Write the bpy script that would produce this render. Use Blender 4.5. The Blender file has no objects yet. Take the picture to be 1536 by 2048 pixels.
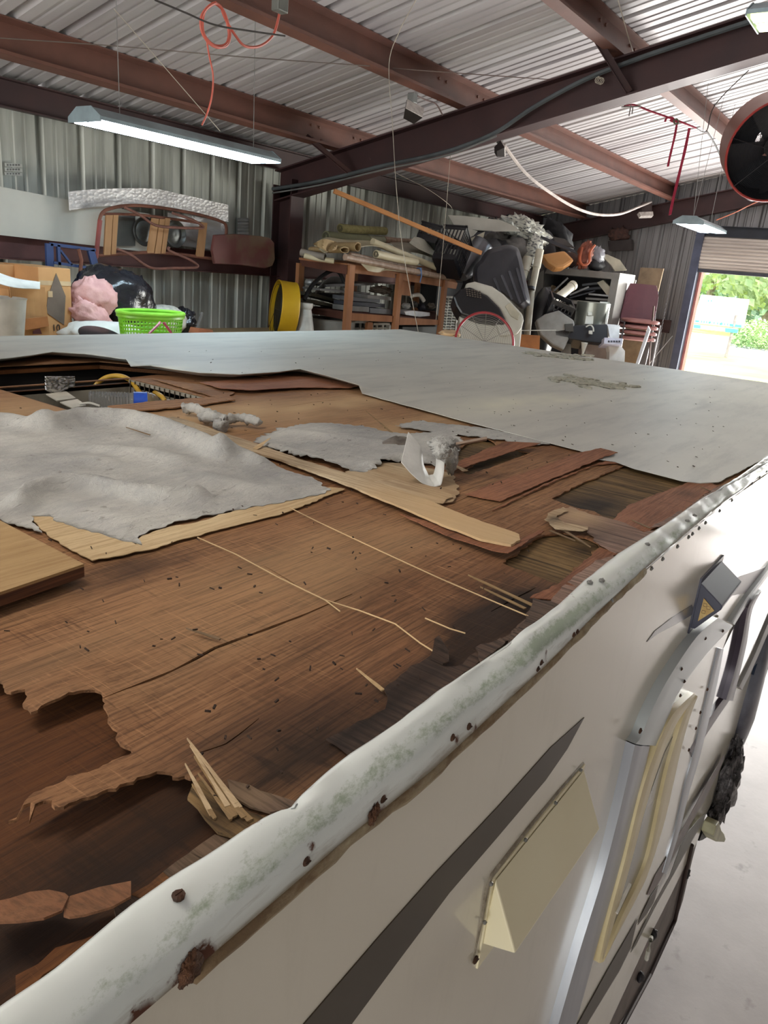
import bpy, bmesh, math, random
import numpy as np
from mathutils import Vector, Matrix, noise
from mathutils.geometry import delaunay_2d_cdt
random.seed(7)
sc = bpy.context.scene
COL = sc.collection
# ------------------------------------------------------------------ camera
EYE = 3.05
P0 = (768.0, 1024.0)
FPX = 1512.29
AX = Vector((0.58382412, -0.19981146, 0.78690836))   # world X in (right, down, forward)
AY = Vector((-0.80701226, -0.2488022, 0.53556388))
AZ = Vector((0.08877273, -0.94771981, -0.30650703))
cam_d = bpy.data.cameras.new('camera')
cam = bpy.data.objects.new('camera', cam_d)
COL.objects.link(cam)
cam_d.sensor_fit = 'VERTICAL'; cam_d.sensor_height = 36.0
cam_d.lens = FPX / 2048 * 36
cam_d.clip_start = 0.02; cam_d.clip_end = 600
rm = Matrix(((AX[0], -AX[1], -AX[2]), (AY[0], -AY[1], -AY[2]), (AZ[0], -AZ[1], -AZ[2])))
cam.matrix_world = Matrix.Translation((0, 0, EYE)) @ rm.to_4x4()
sc.camera = cam
# ------------------------------------------------------------------ view, world, sun, daylight
sc.view_settings.view_transform = 'Standard'
sc.view_settings.look = 'None'
sc.view_settings.gamma = 1
sc.view_settings.use_curve_mapping = False
sc.view_settings.exposure = 0.36
W = bpy.data.worlds.new('world'); sc.world = W; W.use_nodes = True
nt = W.node_tree; nt.nodes.clear()
wo = nt.nodes.new('ShaderNodeOutputWorld'); bg = nt.nodes.new('ShaderNodeBackground')
sky = nt.nodes.new('ShaderNodeTexSky'); sky.sky_type = 'NISHITA'; sky.sun_disc = False
sky.sun_elevation = math.radians(48); sky.sun_rotation = math.radians(200); sky.air_density = 1.0; sky.dust_density = 4.0
mixw = nt.nodes.new('ShaderNodeMixRGB'); mixw.inputs[0].default_value = 0.75
mixw.inputs[2].default_value = (3.6, 3.6, 3.5, 1)
nt.links.new(sky.outputs[0], mixw.inputs[1]); nt.links.new(mixw.outputs[0], bg.inputs[0])
bg.inputs[1].default_value = 0.85
nt.links.new(bg.outputs[0], wo.inputs[0])
def lamp(kind, name, loc, rot, energy, color=(1, 1, 1), **k):
    d = bpy.data.lights.new(name, kind); d.energy = energy; d.color = color
    for a, b in k.items(): setattr(d, a, b)
    o = bpy.data.objects.new(name, d); COL.objects.link(o); o.location = loc; o.rotation_euler = rot
    return o
R = math.radians
lamp('SUN', 'sun', (0, 0, 30), (R(38), 0, R(70)), 5.0, (1, .96, .9), angle=0.01)
# daylight coming in through the roll-up door (far end) and the open front behind the photographer
lamp('AREA', 'daylight_far_door', (10.85, .8, 1.75), (0, R(90), 0), 520, (1, .99, .97), shape='RECTANGLE', size=3.3, size_y=3.9)
lamp('AREA', 'daylight_open_front', (-5.2, 1.4, 2.1), (0, R(-90), 0), 240, (1, .98, .94), shape='RECTANGLE', size=3.6, size_y=6.4)

# ------------------------------------------------------------------ pixel rays
def dirp(u, v):
    c = Vector((u - P0[0], v - P0[1], FPX))
    return Vector((AX.dot(c), AY.dot(c), AZ.dot(c)))
def hz(u, v, z):      # point at height z (world)
    d = dirp(u, v); t = (z - EYE) / d.z; return Vector((d.x * t, d.y * t, z))
def hy(u, v, y):
    d = dirp(u, v); t = y / d.y; return Vector((d.x * t, y, EYE + d.z * t))
def hx(u, v, x):
    d = dirp(u, v); t = x / d.x; return Vector((x, d.y * t, EYE + d.z * t))
def at(u, v, D):      # point at forward distance D
    d = dirp(u, v); t = D / FPX; return Vector((d.x * t, d.y * t, EYE + d.z * t))
RT = Vector((AX[0], AY[0], AZ[0])); UP = -Vector((AX[1], AY[1], AZ[1])); FW = Vector((AX[2], AY[2], AZ[2]))
VX, VY, VZ = Vector((1, 0, 0)), Vector((0, 1, 0)), Vector((0, 0, 1))

# ------------------------------------------------------------------ materials
def lin(c):
    return tuple(((x / 255) / 12.92 if x / 255 <= .04045 else ((x / 255 + .055) / 1.055) ** 2.4) for x in c) + (1,)
MATS = {}
class NG:
    def __init__(s, name, rough=.6, metal=0., spec=.5):
        s.m = bpy.data.materials.new(name); s.m.use_nodes = True
        s.t = s.m.node_tree; s.n = s.t.nodes; s.b = s.n['Principled BSDF']
        s.b.inputs['Roughness'].default_value = rough; s.b.inputs['Metallic'].default_value = metal
        s.b.inputs['Specular IOR Level'].default_value = spec
        s.tc = s.n.new('ShaderNodeTexCoord')
        MATS[name] = s.m
    def l(s, a, b): s.t.links.new(a, b)
    def noise(s, scale, stretch=(1, 1, 1), detail=4, rough=.55, off=(0, 0, 0), src='Object', dist=0.0):
        mp = s.n.new('ShaderNodeMapping'); mp.inputs['Scale'].default_value = stretch; mp.inputs['Location'].default_value = off
        s.l(s.tc.outputs[src], mp.inputs[0])
        t = s.n.new('ShaderNodeTexNoise'); t.inputs['Scale'].default_value = scale; t.inputs['Detail'].default_value = detail
        t.inputs['Roughness'].default_value = rough; t.inputs['Distortion'].default_value = dist
        s.l(mp.outputs[0], t.inputs['Vector']); return t.outputs[0]
    def ramp(s, x, pts):
        r = s.n.new('ShaderNodeValToRGB'); e = r.color_ramp.elements
        while len(e) < len(pts): e.new(.5)
        for k, (p, c) in enumerate(pts):
            e[k].position = p; e[k].color = lin(c) if not isinstance(c, (int, float)) else (c, c, c, 1)
        s.l(x, r.inputs[0]); return r.outputs[0]
    def mix(s, f, a, b, mode='MIX'):
        m = s.n.new('ShaderNodeMixRGB'); m.blend_type = mode
        for k, x in enumerate((f, a, b)):
            if isinstance(x, (int, float)): m.inputs[k].default_value = x if k == 0 else (x, x, x, 1)
            elif isinstance(x, tuple): m.inputs[k].default_value = lin(x) if len(x) == 3 else x
            else: s.l(x, m.inputs[k])
        return m.outputs[0]
    def math(s, op, a, b=0.):
        m = s.n.new('ShaderNodeMath'); m.operation = op; m.use_clamp = True
        for k, x in enumerate((a, b)):
            if isinstance(x, (int, float)): m.inputs[k].default_value = x
            else: s.l(x, m.inputs[k])
        return m.outputs[0]
    def attr(s, name):
        a = s.n.new('ShaderNodeAttribute'); a.attribute_name = name; return a.outputs['Fac']
    def color(s, c): s.l(c, s.b.inputs['Base Color'])
    def bump(s, h, strength=.3, dist=.01):
        b = s.n.new('ShaderNodeBump'); b.inputs['Strength'].default_value = strength; b.inputs['Distance'].default_value = dist
        s.l(h, b.inputs['Height']); s.l(b.outputs[0], s.b.inputs['Normal'])
def M(name, col, rough=.6, metal=0., col2=None, vs=6, st=(1, 1, 1), lo=.35, hi=.7, bump=0., bs=60, bst=None, spec=.5, coat=0., trans=0., alpha=1., emit=0.):
    if name in MATS: return MATS[name]
    g = NG(name, rough, metal, spec)
    c2 = col2 or tuple(int(x * .8) for x in col)
    g.color(g.ramp(g.noise(vs, st), [(lo, col), (hi, c2)]))
    if bump: g.bump(g.noise(bs, bst or st), bump, .01)
    if coat: g.b.inputs['Coat Weight'].default_value = coat
    if trans: g.b.inputs['Transmission Weight'].default_value = trans
    if alpha < 1: g.b.inputs['Alpha'].default_value = alpha
    if emit:
        g.b.inputs['Emission Color'].default_value = lin(col); g.b.inputs['Emission Strength'].default_value = emit
    return g.m

# ------------------------------------------------------------------ mesh builder
class MB:
    def __init__(s): s.v = []; s.f = []; s.mi = []; s.at = {}
    def add(s, vs, fs, mi=0):
        o = len(s.v); s.v += [Vector(a) for a in vs]; s.f += [[o + i for i in f] for f in fs]; s.mi += [mi] * len(fs); return s
    def box(s, c, size, rot=None, mi=0):
        c = Vector(c); x, y, z = [a / 2 for a in size]; q = rot or Matrix.Identity(3)
        vs = [c + q @ Vector((i * x, j * y, k * z)) for i in (-1, 1) for j in (-1, 1) for k in (-1, 1)]
        return s.add(vs, [(0, 1, 3, 2), (4, 6, 7, 5), (0, 4, 5, 1), (2, 3, 7, 6), (0, 2, 6, 4), (1, 5, 7, 3)], mi)
    def bb(s, a, b, mi=0):
        a, b = Vector(a), Vector(b); return s.box((a + b) / 2, [abs(t) for t in (b - a)], None, mi)
    def bar(s, a, b, w, h, up=VZ, mi=0):
        a, b = Vector(a), Vector(b); d = b - a; L = d.length; d = d / L; u = up - d * up.dot(d)
        if u.length < 1e-4: u = VX - d * VX.dot(d)
        u.normalize(); r = d.cross(u); q = Matrix((d, r, u)).transposed()
        return s.box((a + b) / 2, (L, w, h), q, mi)
    def prism(s, pts, vec, mi=0):
        n = len(pts); vec = Vector(vec); pts = [Vector(p) for p in pts]
        vs = pts + [p + vec for p in pts]
        fs = [list(range(n))[::-1], list(range(n, 2 * n))] + [(i, (i + 1) % n, n + (i + 1) % n, n + i) for i in range(n)]
        return s.add(vs, fs, mi)
    def tube(s, pts, r, seg=8, cap=True, closed=False, mi=0):
        pts = [Vector(p) for p in pts]; n = len(pts); rs = r if isinstance(r, (list, tuple)) else [r] * n
        vs = []; pu = None
        for i, p in enumerate(pts):
            a = pts[i - 1] if (i or closed) else p; b = pts[(i + 1) % n] if (i < n - 1 or closed) else p
            d = (b - a)
            d = d.normalized() if d.length > 1e-7 else VZ.copy()
            u = pu if pu is not None else (VZ if abs(d.z) < .9 else VX)
            u = u - d * u.dot(d)
            if u.length < 1e-5: u = VX - d * d.x
            u.normalize(); pu = u; w = d.cross(u)
            for k in range(seg):
                t = 2 * math.pi * k / seg; vs.append(p + (u * math.cos(t) + w * math.sin(t)) * rs[i])
        fs = []
        for i in range(n if closed else n - 1):
            for k in range(seg):
                j = (i + 1) % n; fs.append((i * seg + k, i * seg + (k + 1) % seg, j * seg + (k + 1) % seg, j * seg + k))
        if cap and not closed: fs += [list(range(seg))[::-1], [(n - 1) * seg + k for k in range(seg)]]
        return s.add(vs, fs, mi)
    def lathe(s, prof, c, axis=VZ, seg=24, mi=0, a0=0, a1=2 * math.pi, sx=1.):
        c = Vector(c); ax = Vector(axis).normalized(); u = (VX if abs(ax.x) < .8 else VY); u = (u - ax * u.dot(ax)).normalized(); w = ax.cross(u)
        full = abs(a1 - a0 - 2 * math.pi) < 1e-6; m = seg if full else seg + 1; vs = []
        for (r, h) in prof:
            for k in range(m):
                t = a0 + (a1 - a0) * k / seg; vs.append(c + ax * h + (u * math.cos(t) * sx + w * math.sin(t)) * r)
        fs = []
        for i in range(len(prof) - 1):
            for k in range(seg if full else seg):
                k2 = (k + 1) % m; fs.append((i * m + k, i * m + k2, (i + 1) * m + k2, (i + 1) * m + k))
        return s.add(vs, fs, mi)
    def slab(s, pts, th, mi=0):    # quad or polygon with thickness along its normal
        pts = [Vector(p) for p in pts]; n = (pts[1] - pts[0]).cross(pts[-1] - pts[0]).normalized()
        return s.prism(pts, n * th, mi)
    def grid(s, f, nu, nv, th=0, mi=0):   # f(a,b) in 0..1 -> point; optional thickness
        vs = [Vector(f(i / nu, j / nv)) for i in range(nu + 1) for j in range(nv + 1)]
        q = [(i * (nv + 1) + j, (i + 1) * (nv + 1) + j, (i + 1) * (nv + 1) + j + 1, i * (nv + 1) + j + 1) for i in range(nu) for j in range(nv)]
        if not th: return s.add(vs, q, mi)
        nm = [Vector((0, 0, 0)) for _ in vs]
        for a, b, c, d in q:
            k = (vs[c] - vs[a]).cross(vs[d] - vs[b])
            for i in (a, b, c, d): nm[i] += k
        lo = [v - n.normalized() * th if n.length > 0 else v for v, n in zip(vs, nm)]
        N = len(vs); fs = q + [tuple(N + i for i in reversed(t)) for t in q]
        edge = [(i * (nv + 1)) for i in range(nu + 1)] + [nu * (nv + 1) + j for j in range(1, nv + 1)] + [i * (nv + 1) + nv for i in range(nu - 1, -1, -1)] + [j for j in range(nv - 1, 0, -1)]
        for i in range(len(edge)):
            a, b = edge[i], edge[(i + 1) % len(edge)]; fs.append((b, a, N + a, N + b))
        return s.add(vs + lo, fs, mi)
    def blob(s, c, r3, seed=0, amp=.15, freq=2., rot=None, seg=28, flat=None, mi=0, box=1.0, fold=0.0):
        c = Vector(c); q = rot or Matrix.Identity(3); vs = []; ns, nr = seg, seg // 2; off = Vector((seed * 3.1, seed * 1.7, seed * 5.3))
        for i in range(nr + 1):
            th = math.pi * i / nr
            for k in range(ns):
                ph = 2 * math.pi * k / ns; d = Vector((math.sin(th) * math.cos(ph), math.sin(th) * math.sin(ph), math.cos(th)))
                e = Vector([math.copysign(abs(t) ** box, t) for t in d])
                n = noise.fractal(d * freq + off, .6, 2., 4)
                rr = 1 + amp * n
                if fold: rr += fold * (abs(noise.noise(Vector((d.x * 5, d.y * 5, d.z * 1.5)) * 1.3 + off)) - .25)
                p = Vector((e.x * r3[0], e.y * r3[1], e.z * r3[2])) * rr
                if flat is not None: p.z = max(p.z, flat)
                vs.append(c + q @ p)
        fs = [(i * ns + k, (i + 1) * ns + k, (i + 1) * ns + (k + 1) % ns, i * ns + (k + 1) % ns) for i in range(nr) for k in range(ns)]
        return s.add(vs, fs, mi)

ROOTS = {}
def finish(name, mb, mats, smooth, off, bevel=0.):
    me = bpy.data.meshes.new(name)
    me.from_pydata([v - off for v in mb.v], [], mb.f)
    for m in (mats if isinstance(mats, (list, tuple)) else [mats]): me.materials.append(m)
    if len(me.materials) > 1: me.polygons.foreach_set('material_index', mb.mi)
    for k, vals in mb.at.items():
        a = me.attributes.new(k, 'FLOAT', 'POINT'); a.data.foreach_set('value', list(vals))
    me.update()
    bm = bmesh.new(); bm.from_mesh(me)
    bmesh.ops.recalc_face_normals(bm, faces=bm.faces) if not mb.at else None
    bm.to_mesh(me); bm.free()
    if smooth:
        me.polygons.foreach_set('use_smooth', [True] * len(me.polygons))
        if smooth != 2: me.set_sharp_from_angle(angle=R(38))
    o = bpy.data.objects.new(name, me); COL.objects.link(o)
    if bevel:
        b = o.modifiers.new('bevel', 'BEVEL'); b.width = bevel; b.segments = 2; b.limit_method = 'ANGLE'
    return o
def part(name, mb, mats, parent, smooth=False, label=None, bevel=0., **p):
    off = ROOTS[parent.name]
    o = finish(name, mb, mats, smooth, off, bevel); o.parent = parent; ROOTS[o.name] = off
    if label: o['label'] = label
    for a, b in p.items(): o[a] = b
    return o
def root(name, label, cat, loc, group=None):
    o = bpy.data.objects.new(name, None); COL.objects.link(o); o.empty_display_size = .05
    o.location = loc; o['label'] = label; o['category'] = cat
    if group: o['group'] = group
    ROOTS[o.name] = Vector(loc); return o
def solo(name, mb, mats, label, cat, group=None, smooth=False, bevel=0., kind=None):
    vs = mb.v; lo = [min(v[i] for v in vs) for i in range(3)]; hi = [max(v[i] for v in vs) for i in range(3)]
    off = Vector(((lo[0] + hi[0]) / 2, (lo[1] + hi[1]) / 2, lo[2]))
    o = finish(name, mb, mats, smooth, off, bevel); o.location = off; ROOTS[o.name] = off
    if label: o['label'] = label
    if cat: o['category'] = cat
    if group: o['group'] = group
    if kind: o['kind'] = kind
    return o
def struct(name, mb, mats, smooth=False, bevel=0.):
    o = finish(name, mb, mats, smooth, Vector((0, 0, 0)), bevel); o['kind'] = 'structure'; ROOTS[o.name] = Vector((0, 0, 0)); return o
def copy_tree(o, loc, rz=0., label=None, scale=None):
    c = o.copy(); COL.objects.link(c); c.location = loc; c.rotation_euler = (0, 0, rz)
    if label: c['label'] = label
    if scale: c.scale = scale
    for ch in o.children:
        d = ch.copy(); COL.objects.link(d); d.parent = c
        for g in ch.children:
            e = g.copy(); COL.objects.link(e); e.parent = d
    return c
def spline(pts, n=10):
    pts = [Vector(p) for p in pts]; out = []
    for i in range(len(pts) - 1):
        a = pts[max(i - 1, 0)]; b = pts[i]; c = pts[i + 1]; d = pts[min(i + 2, len(pts) - 1)]
        for k in range(n):
            t = k / n
            out.append(.5 * ((2 * b) + (c - a) * t + (2 * a - 5 * b + 4 * c - d) * t * t + (3 * b - a - 3 * c + d) * t ** 3))
    out.append(pts[-1]); return out

# ================================================================== THE BUILDING
steel_red = M('red_oxide_steel', (118, 78, 66), .5, .1, (98, 66, 56), 3, bump=.05)
steel_dark = M('dark_oxide_steel', (70, 44, 44), .5, .2, (56, 38, 40), 3, bump=.05)
galv = NG('galvanised_roof_sheet', .42, .3)
galv.color(galv.mix(galv.ramp(galv.noise(1.2, (2.5, .35, 1)), [(.3, 0), (.75, 1)]), (214, 211, 212), (172, 167, 170)))
galv.bump(galv.noise(5, (1, .3, 1)), .08, .02); galv = galv.m
gw = NG('weathered_wall_sheet', .45, .3)
gw.color(gw.mix(gw.ramp(gw.noise(7, (1, 1, .12)), [(.38, 0), (.72, 1)]), (186, 188, 180), (120, 122, 114)))
gw.bump(gw.noise(9, (1, 1, .3)), .1, .02); gw = gw.m
gw2 = NG('end_wall_sheet', .45, .3)
gw2.color(gw2.mix(gw2.ramp(gw2.noise(6, (1, 1, .1)), [(.35, 0), (.75, 1)]), (150, 150, 152), (106, 104, 106)))
gw2 = gw2.m

XR, XE, YW = 5.4, 11.0, 5.25
CE = lambda y: EYE + 2.13 - .231 * y           # underside of the roof sheet
RTP = lambda y: EYE + 1.92 - .231 * y          # top of rafter
RB = lambda y: EYE + 1.67 - .233 * y           # bottom of rafter
YR, XB = -3.2, -5.4                            # ridge line, open front
def rib_profile(L, pitch=.305, h=.03, minor=.006):
    out = []; x = 0
    while x < L:
        for a, b in ((0, 0), (.018, h), (.045, h), (.063, 0), (.125, 0), (.133, minor), (.15, minor), (.158, 0), (.205, 0), (.213, minor), (.23, minor), (.238, 0)):
            if x + a < L: out.append((x + a, b))
        x += pitch
    out.append((L, 0)); return out
# roof sheets: ribs run up the slope
mb = MB(); pr = rib_profile(XE + .1 - XB, h=.032)
for (y0, y1, sg) in ((YW + .3, YR, 1), (YR, YR - 7.5, -1)):
    zf = lambda y: CE(y) if y >= YR else CE(2 * YR - y)
    vs = []
    for (x, h) in pr: vs += [(XB + x, y0, zf(y0) + h), (XB + x, y1, zf(y1) + h)]
    vt = [(a, b, c + .004) for a, b, c in vs]
    fs = [(2 * i, 2 * i + 1, 2 * i + 3, 2 * i + 2) for i in range(len(pr) - 1)]
    mb.add(vs, fs)
struct('ceiling', mb, galv)
# walls
def wall_sheet(a, b, z0, zf, nrm, mat, name, skip=None):
    a, b = Vector(a), Vector(b); d = (b - a); L = d.length; d /= L; pr = rib_profile(L, h=.028); mb = MB(); vs = []; cols = []
    for (x, h) in pr: cols.append((a + d * x + nrm * h, x))
    # rib shape stands out of the sheet; openings are left free
    segs = []
    for i in range(len(cols) - 1):
        (p, x0), (q, x1) = cols[i], cols[i + 1]
        lo = z0
        if skip and skip[0] - 1e-6 <= (x0 + x1) / 2 <= skip[1]: lo = skip[2]
        mb.add([(p.x, p.y, lo), (q.x, q.y, lo), (q.x, q.y, zf(q.y)), (p.x, p.y, zf(p.y))], [(0, 1, 2, 3)])
    return struct(name, mb, mat)
wall_sheet((XB, YW, 0), (XE, YW, 0), 0, lambda y: CE(YW) + .0, VY, gw, 'wall_back')
DY0, DY1, DZ = 2.80, -1.25, EYE + .33
zf2 = lambda y: CE(y) if y >= YR else CE(2 * YR - y)
wall_sheet((XE, YW, 0), (XE, YR - 7.5, 0), 0, zf2, VX, gw2, 'wall_end', skip=(YW - DY0, YW - DY1, DZ))
wall_sheet((XB, YR - 7.5, 0), (XE, YR - 7.5, 0), 0, lambda y: zf2(YR - 7.5), -VY, gw, 'wall_side')
# floor
fl = NG('concrete_floor', .55)
c1 = fl.ramp(fl.noise(1.1, detail=6), [(.35, (196, 188, 182)), (.65, (165, 156, 150))])
c2 = fl.ramp(fl.noise(6.5, detail=5, off=(3, 1, 0)), [(.62, 0), (.72, 1)])
fl.color(fl.mix(fl.math('MULTIPLY', c2, .5), c1, (120, 105, 98))); fl.bump(fl.noise(30), .06, .01)
mb = MB(); mb.bb((XB, YR - 7.5, -.15), (XE + .2, YW, 0)); struct('floor', mb, fl.m)
wall_sheet((XB, -.8, 0), (XB, YR - 7.5, 0), 0, zf2, -VX, gw, 'wall_front_blocker')  # added unseen wall, keeps sky light off the trailer's near side

def c_beam(mb, a, b, depth, w, up, side, t=.008):   # C / I section: web + flanges
    a, b = Vector(a), Vector(b)
    mb.bar((a + b) / 2 - (b - a) / 2, b, t, depth, up)
    for k in (-1, 1):
        o = up * (depth / 2 - t / 2) * k
        mb.bar(a + o + side * (w / 2), b + o + side * (w / 2), w, t, up)
slope = Vector((0, -1, .231)).normalized(); nrm = Vector((0, .231, 1)).normalized()
PY = [4.50, 3.32, 2.18, 1.04, -.1, -1.2, -2.3]
for i, y in enumerate(PY):
    mb = MB(); z = CE(y) - .105
    c_beam(mb, (XB, y, z), (XE, y, z), .2, .065, nrm, slope)
    # lips
    mb.bar((XB, y, z - .095) + slope * .064 if False else Vector((XB, y, z)) - nrm * .09 + slope * .064, Vector((XE, y, z)) - nrm * .09 + slope * .064, .006, .02, nrm)
    # lap plates with bolts beside the rafters
    for sx in (-1, 1):
        xx = XR + sx * .28
        for bx in (-.05, .05):
            for bz in (-.05, .05):
                mb.lathe([(0, -.014), (.011, -.014), (.011, 0)], Vector((xx + bx, y, z)) + nrm * bz + slope * .0, Vector((0, 1, 0)), 6)
    struct('purlin', mb, steel_red)
# eave strut
mb = MB(); c_beam(mb, (XB, YW - .1, CE(YW) - .09), (XE, YW - .1, CE(YW) - .09), .17, .06, VZ, -VY); struct('eave_strut', mb, steel_dark)
# main rafter and end rafter
def rafter(x, y0, y1, w, mat):
    mb = MB(); t = .012
    def L(yf, dz0, dz1, wx):
        pts = [(x - wx / 2, y0, yf(y0) + dz0), (x - wx / 2, y1, yf(y1) + dz0), (x - wx / 2, y1, yf(y1) + dz1), (x - wx / 2, y0, yf(y0) + dz1)]
        mb.prism(pts, (wx, 0, 0))
    L(RB, 0, t, w); L(RTP, -t, 0, w)
    pts = [(x - .004, y0, RB(y0) + t), (x - .004, y1, RB(y1) + t), (x - .004, y1, RTP(y1) - .01), (x - .004, y0, RTP(y0) - .01)]
    mb.prism(pts, (.008, 0, 0))
    return struct('rafter', mb, mat)
rafter(XR, YW - .12, YR, .16, steel_dark)
rafter(XE - .1, YW - .12, YR, .14, steel_dark)
mb = MB()
for (x0, x1, yy) in ((XR - .085, XR + .085, 5.13), (XR - .085, XR + .085, 4.92)):
    mb.bb((x0, yy - .006, 0), (x1, yy + .006, RB(yy) + .14))
mb.bb((XR - .004, 4.92, 0), (XR + .004, 5.13, RB(5.0) + .1))
struct('column', mb, steel_dark)
# flange braces: angle struts from purlin to rafter bottom
def brace(p, q, mat=steel_dark):
    mb = MB(); mb.bar(p, q, .045, .005, VX); mb.bar(Vector(p) + VY * .02, Vector(q) + VY * .02, .005, .045, VX); struct('flange_brace', mb, mat)
brace(hy(1192, 75, 2.2), Vector((XR - .07, 2.02, RB(2.02) + .02)))
brace(hy(612, 272, 4.48), Vector((XR - .07, 4.25, RB(4.25) + .02)))
# girts on back wall and end wall
mb = MB(); zg = EYE - .085
c_beam(mb, (XB, YW - .1, zg), (XE, YW - .1, zg), .17, .06, VZ, -VY); struct('wall_girt', mb, M('girt_oxide', (92, 54, 52), .5, .2))
mb = MB(); c_beam(mb, (XB, YW - .1, 1.4), (XE, YW - .1, 1.4), .17, .06, VZ, -VY); struct('wall_girt', mb, steel_dark)
mb = MB(); c_beam(mb, (XE - .1, YW - .1, EYE - .42), (XE - .1, DY0 + .2, EYE - .42), .17, .06, VZ, -VX); struct('wall_girt', mb, steel_dark)
mb = MB(); c_beam(mb, (XE - .1, DY0 + .1, EYE + .82), (XE - .1, YR, EYE + .82), .13, .06, VZ, -VX); struct('door_header', mb, M('header_steel', (52, 56, 66), .5, .3))
# roll-up door: curtain drum part, guide jambs, bottom bar
mb = MB()
def curt(a, b):
    s_ = b * 10.; ph = s_ - math.floor(s_)
    return Vector((XE - .14 - .035 * math.sin(math.pi * b) - .012 * abs(math.sin(math.pi * s_)), DY0 - .02 + (DY1 - DY0) * a, EYE + .345 + .41 * b))
mb.grid(curt, 6, 80, .004)
dr = struct('door_1', mb, M('roller_curtain', (205, 198, 190), .45, .1, (176, 168, 162), 4, (1, .3, 8)), True)
mb = MB(); mb.bb((XE - .16, DY0, EYE + .31), (XE - .05, DY1, EYE + .35)); part('bottom_bar', mb, M('bar_grey', (70, 72, 84), .5, .3), dr)
mb = MB(); mb.bb((XE - .2, DY0 - .02, 0), (XE + .02, DY0 + .08, EYE + .8)); struct('trim_1', mb, M('jamb_steel', (84, 90, 112), .4, .3))
mb = MB(); mb.bb((XE - .06, DY0 - .05, 0), (XE + .08, DY0 - .02, EYE + .33)); struct('trim_2', mb, M('jamb_pink', (200, 128, 122), .5, 0))
mb = MB(); mb.bb((XE - .2, DY1 - .1, 0), (XE + .02, DY1, EYE + .8)); struct('trim_3', mb, MATS['jamb_steel'])
# hoist chain beside the door
mb = MB()
for k in range(95):
    z = EYE + .5 - k * .035
    mb.tube([Vector((XE - .22, DY0 + .28 + (.009 if k % 2 else 0) * math.cos(t) + 0, z + .017 * math.sin(t))) + VX * (.009 * math.cos(t) if not k % 2 else 0) for t in [j * math.pi / 3 for j in range(6)]], .003, 4, closed=True)
solo('hoist_chain', mb, M('chain_steel', (180, 180, 186), .35, .8), 'thin steel hoist chain hanging beside the roll-up door jamb', 'chain')

# ================================================================== THE TRAILER
RZ = EYE - .40                        # roof surface
YS = .295                             # near side wall
XF, XT, YN, YF = -1.3, 4.46, .30, 3.04
TR = root('travel_trailer', 'old white travel trailer with its rotten plywood roof stripped half open', 'trailer', ((XF + XT) / 2, (YN + YF) / 2, 0))

# --- wood: streaks along X (grain), saw scratches along Y, rot from vertex attributes
def wood(name, light, mid, dark, along='X', grain=70, rough=.75, scratch=.35, dk=.5, cross=True, tint=None):
    g = NG(name, rough, 0, .25)
    st = (.035, 1, 1) if along == 'X' else (1, .035, 1)
    ct = (1, .05, 1) if along == 'X' else (.05, 1, 1)
    big = g.noise(2.2, (1, 1.6, 1) if along == 'X' else (1.6, 1, 1), 5, .6)
    fine = g.noise(grain * 3.6, st, 8, .72, dist=.25)
    c = g.ramp(big, [(.32, mid), (.68, light)])
    c = g.mix(g.math('MULTIPLY', g.ramp(fine, [(.44, 0), (.62, 1)]), dk), c, dark)
    pores = g.noise(520, (.09, 1, 1) if along == 'X' else (1, .09, 1), 4, .65, (5, 2, 0))
    c = g.mix(g.math('MULTIPLY', g.ramp(pores, [(.55, 0), (.7, 1)]), .45), c, dark)
    if cross:
        cr = g.noise(330, ct, 6, .68, (1, 7, 0)); msk = g.noise(3.4, (1, 1, 1), 3, .5, (9, 0, 0))
        f = g.math('MULTIPLY', g.ramp(cr, [(.56, 0), (.66, 1)]), g.ramp(msk, [(.42, 0), (.6, scratch)]))
        c = g.mix(f, c, tuple(min(255, int(x * 1.25)) for x in light))
        cd_ = g.noise(260, ct, 6, .7, (4, 3, 0)); mk2 = g.noise(5.5, (1, 1, 1), 4, .6, (2, 8, 0))
        c = g.mix(g.math('MULTIPLY', g.ramp(cd_, [(.54, 0), (.64, 1)]), g.ramp(mk2, [(.5, 0), (.66, .7)])), c, dark)
    st_ = g.attr('stain'); br = g.noise(55, (.12, 1, 1), 5, .7, (2, 2, 0)); br2 = g.noise(70, (1, .1, 1), 4, .7, (4, 2, 0))
    sp = g.math('MAXIMUM', br, br2)
    v = g.math('ADD', st_, g.math('MULTIPLY', g.math('SUBTRACT', sp, .52), g.math('MULTIPLY', st_, 4.)))
    c = g.mix(g.math('MINIMUM', g.math('MULTIPLY', v, .9), .93), c, (30, 22, 18))
    pl = g.attr('pale'); c = g.mix(g.math('MULTIPLY', pl, .85), c, (208, 176, 132))
    g.color(c); g.bump(fine, .35, .004)
    return g.m
w_top = wood('sun_browned_plywood', (172, 130, 92), (134, 92, 62), (58, 37, 24), scratch=.6, dk=.62)
w_low = wood('dark_brown_plywood', (122, 78, 42), (88, 53, 29), (38, 24, 16), dk=.5, scratch=.4)  # darker brown than the top sheet's wood
w_red = wood('red_brown_veneer', (170, 118, 88), (142, 92, 66), (66, 38, 26), 'X', 60)
w_redy = wood('red_brown_cross_veneer', (146, 98, 70), (118, 76, 52), (52, 32, 24), 'Y', 60, cross=False)
w_olive = wood('mouldy_core_ply', (150, 122, 82), (116, 90, 58), (38, 32, 24), 'Y', 36, cross=False, dk=.85)
w_pale = wood('pale_split_wood', (220, 198, 158), (196, 168, 126), (140, 100, 62), 'X', 40, cross=False, dk=.45)
w_paley = wood('pale_cross_wood', (212, 194, 162), (180, 152, 118), (112, 78, 50), 'Y', 40, cross=False, dk=.5)
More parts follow.
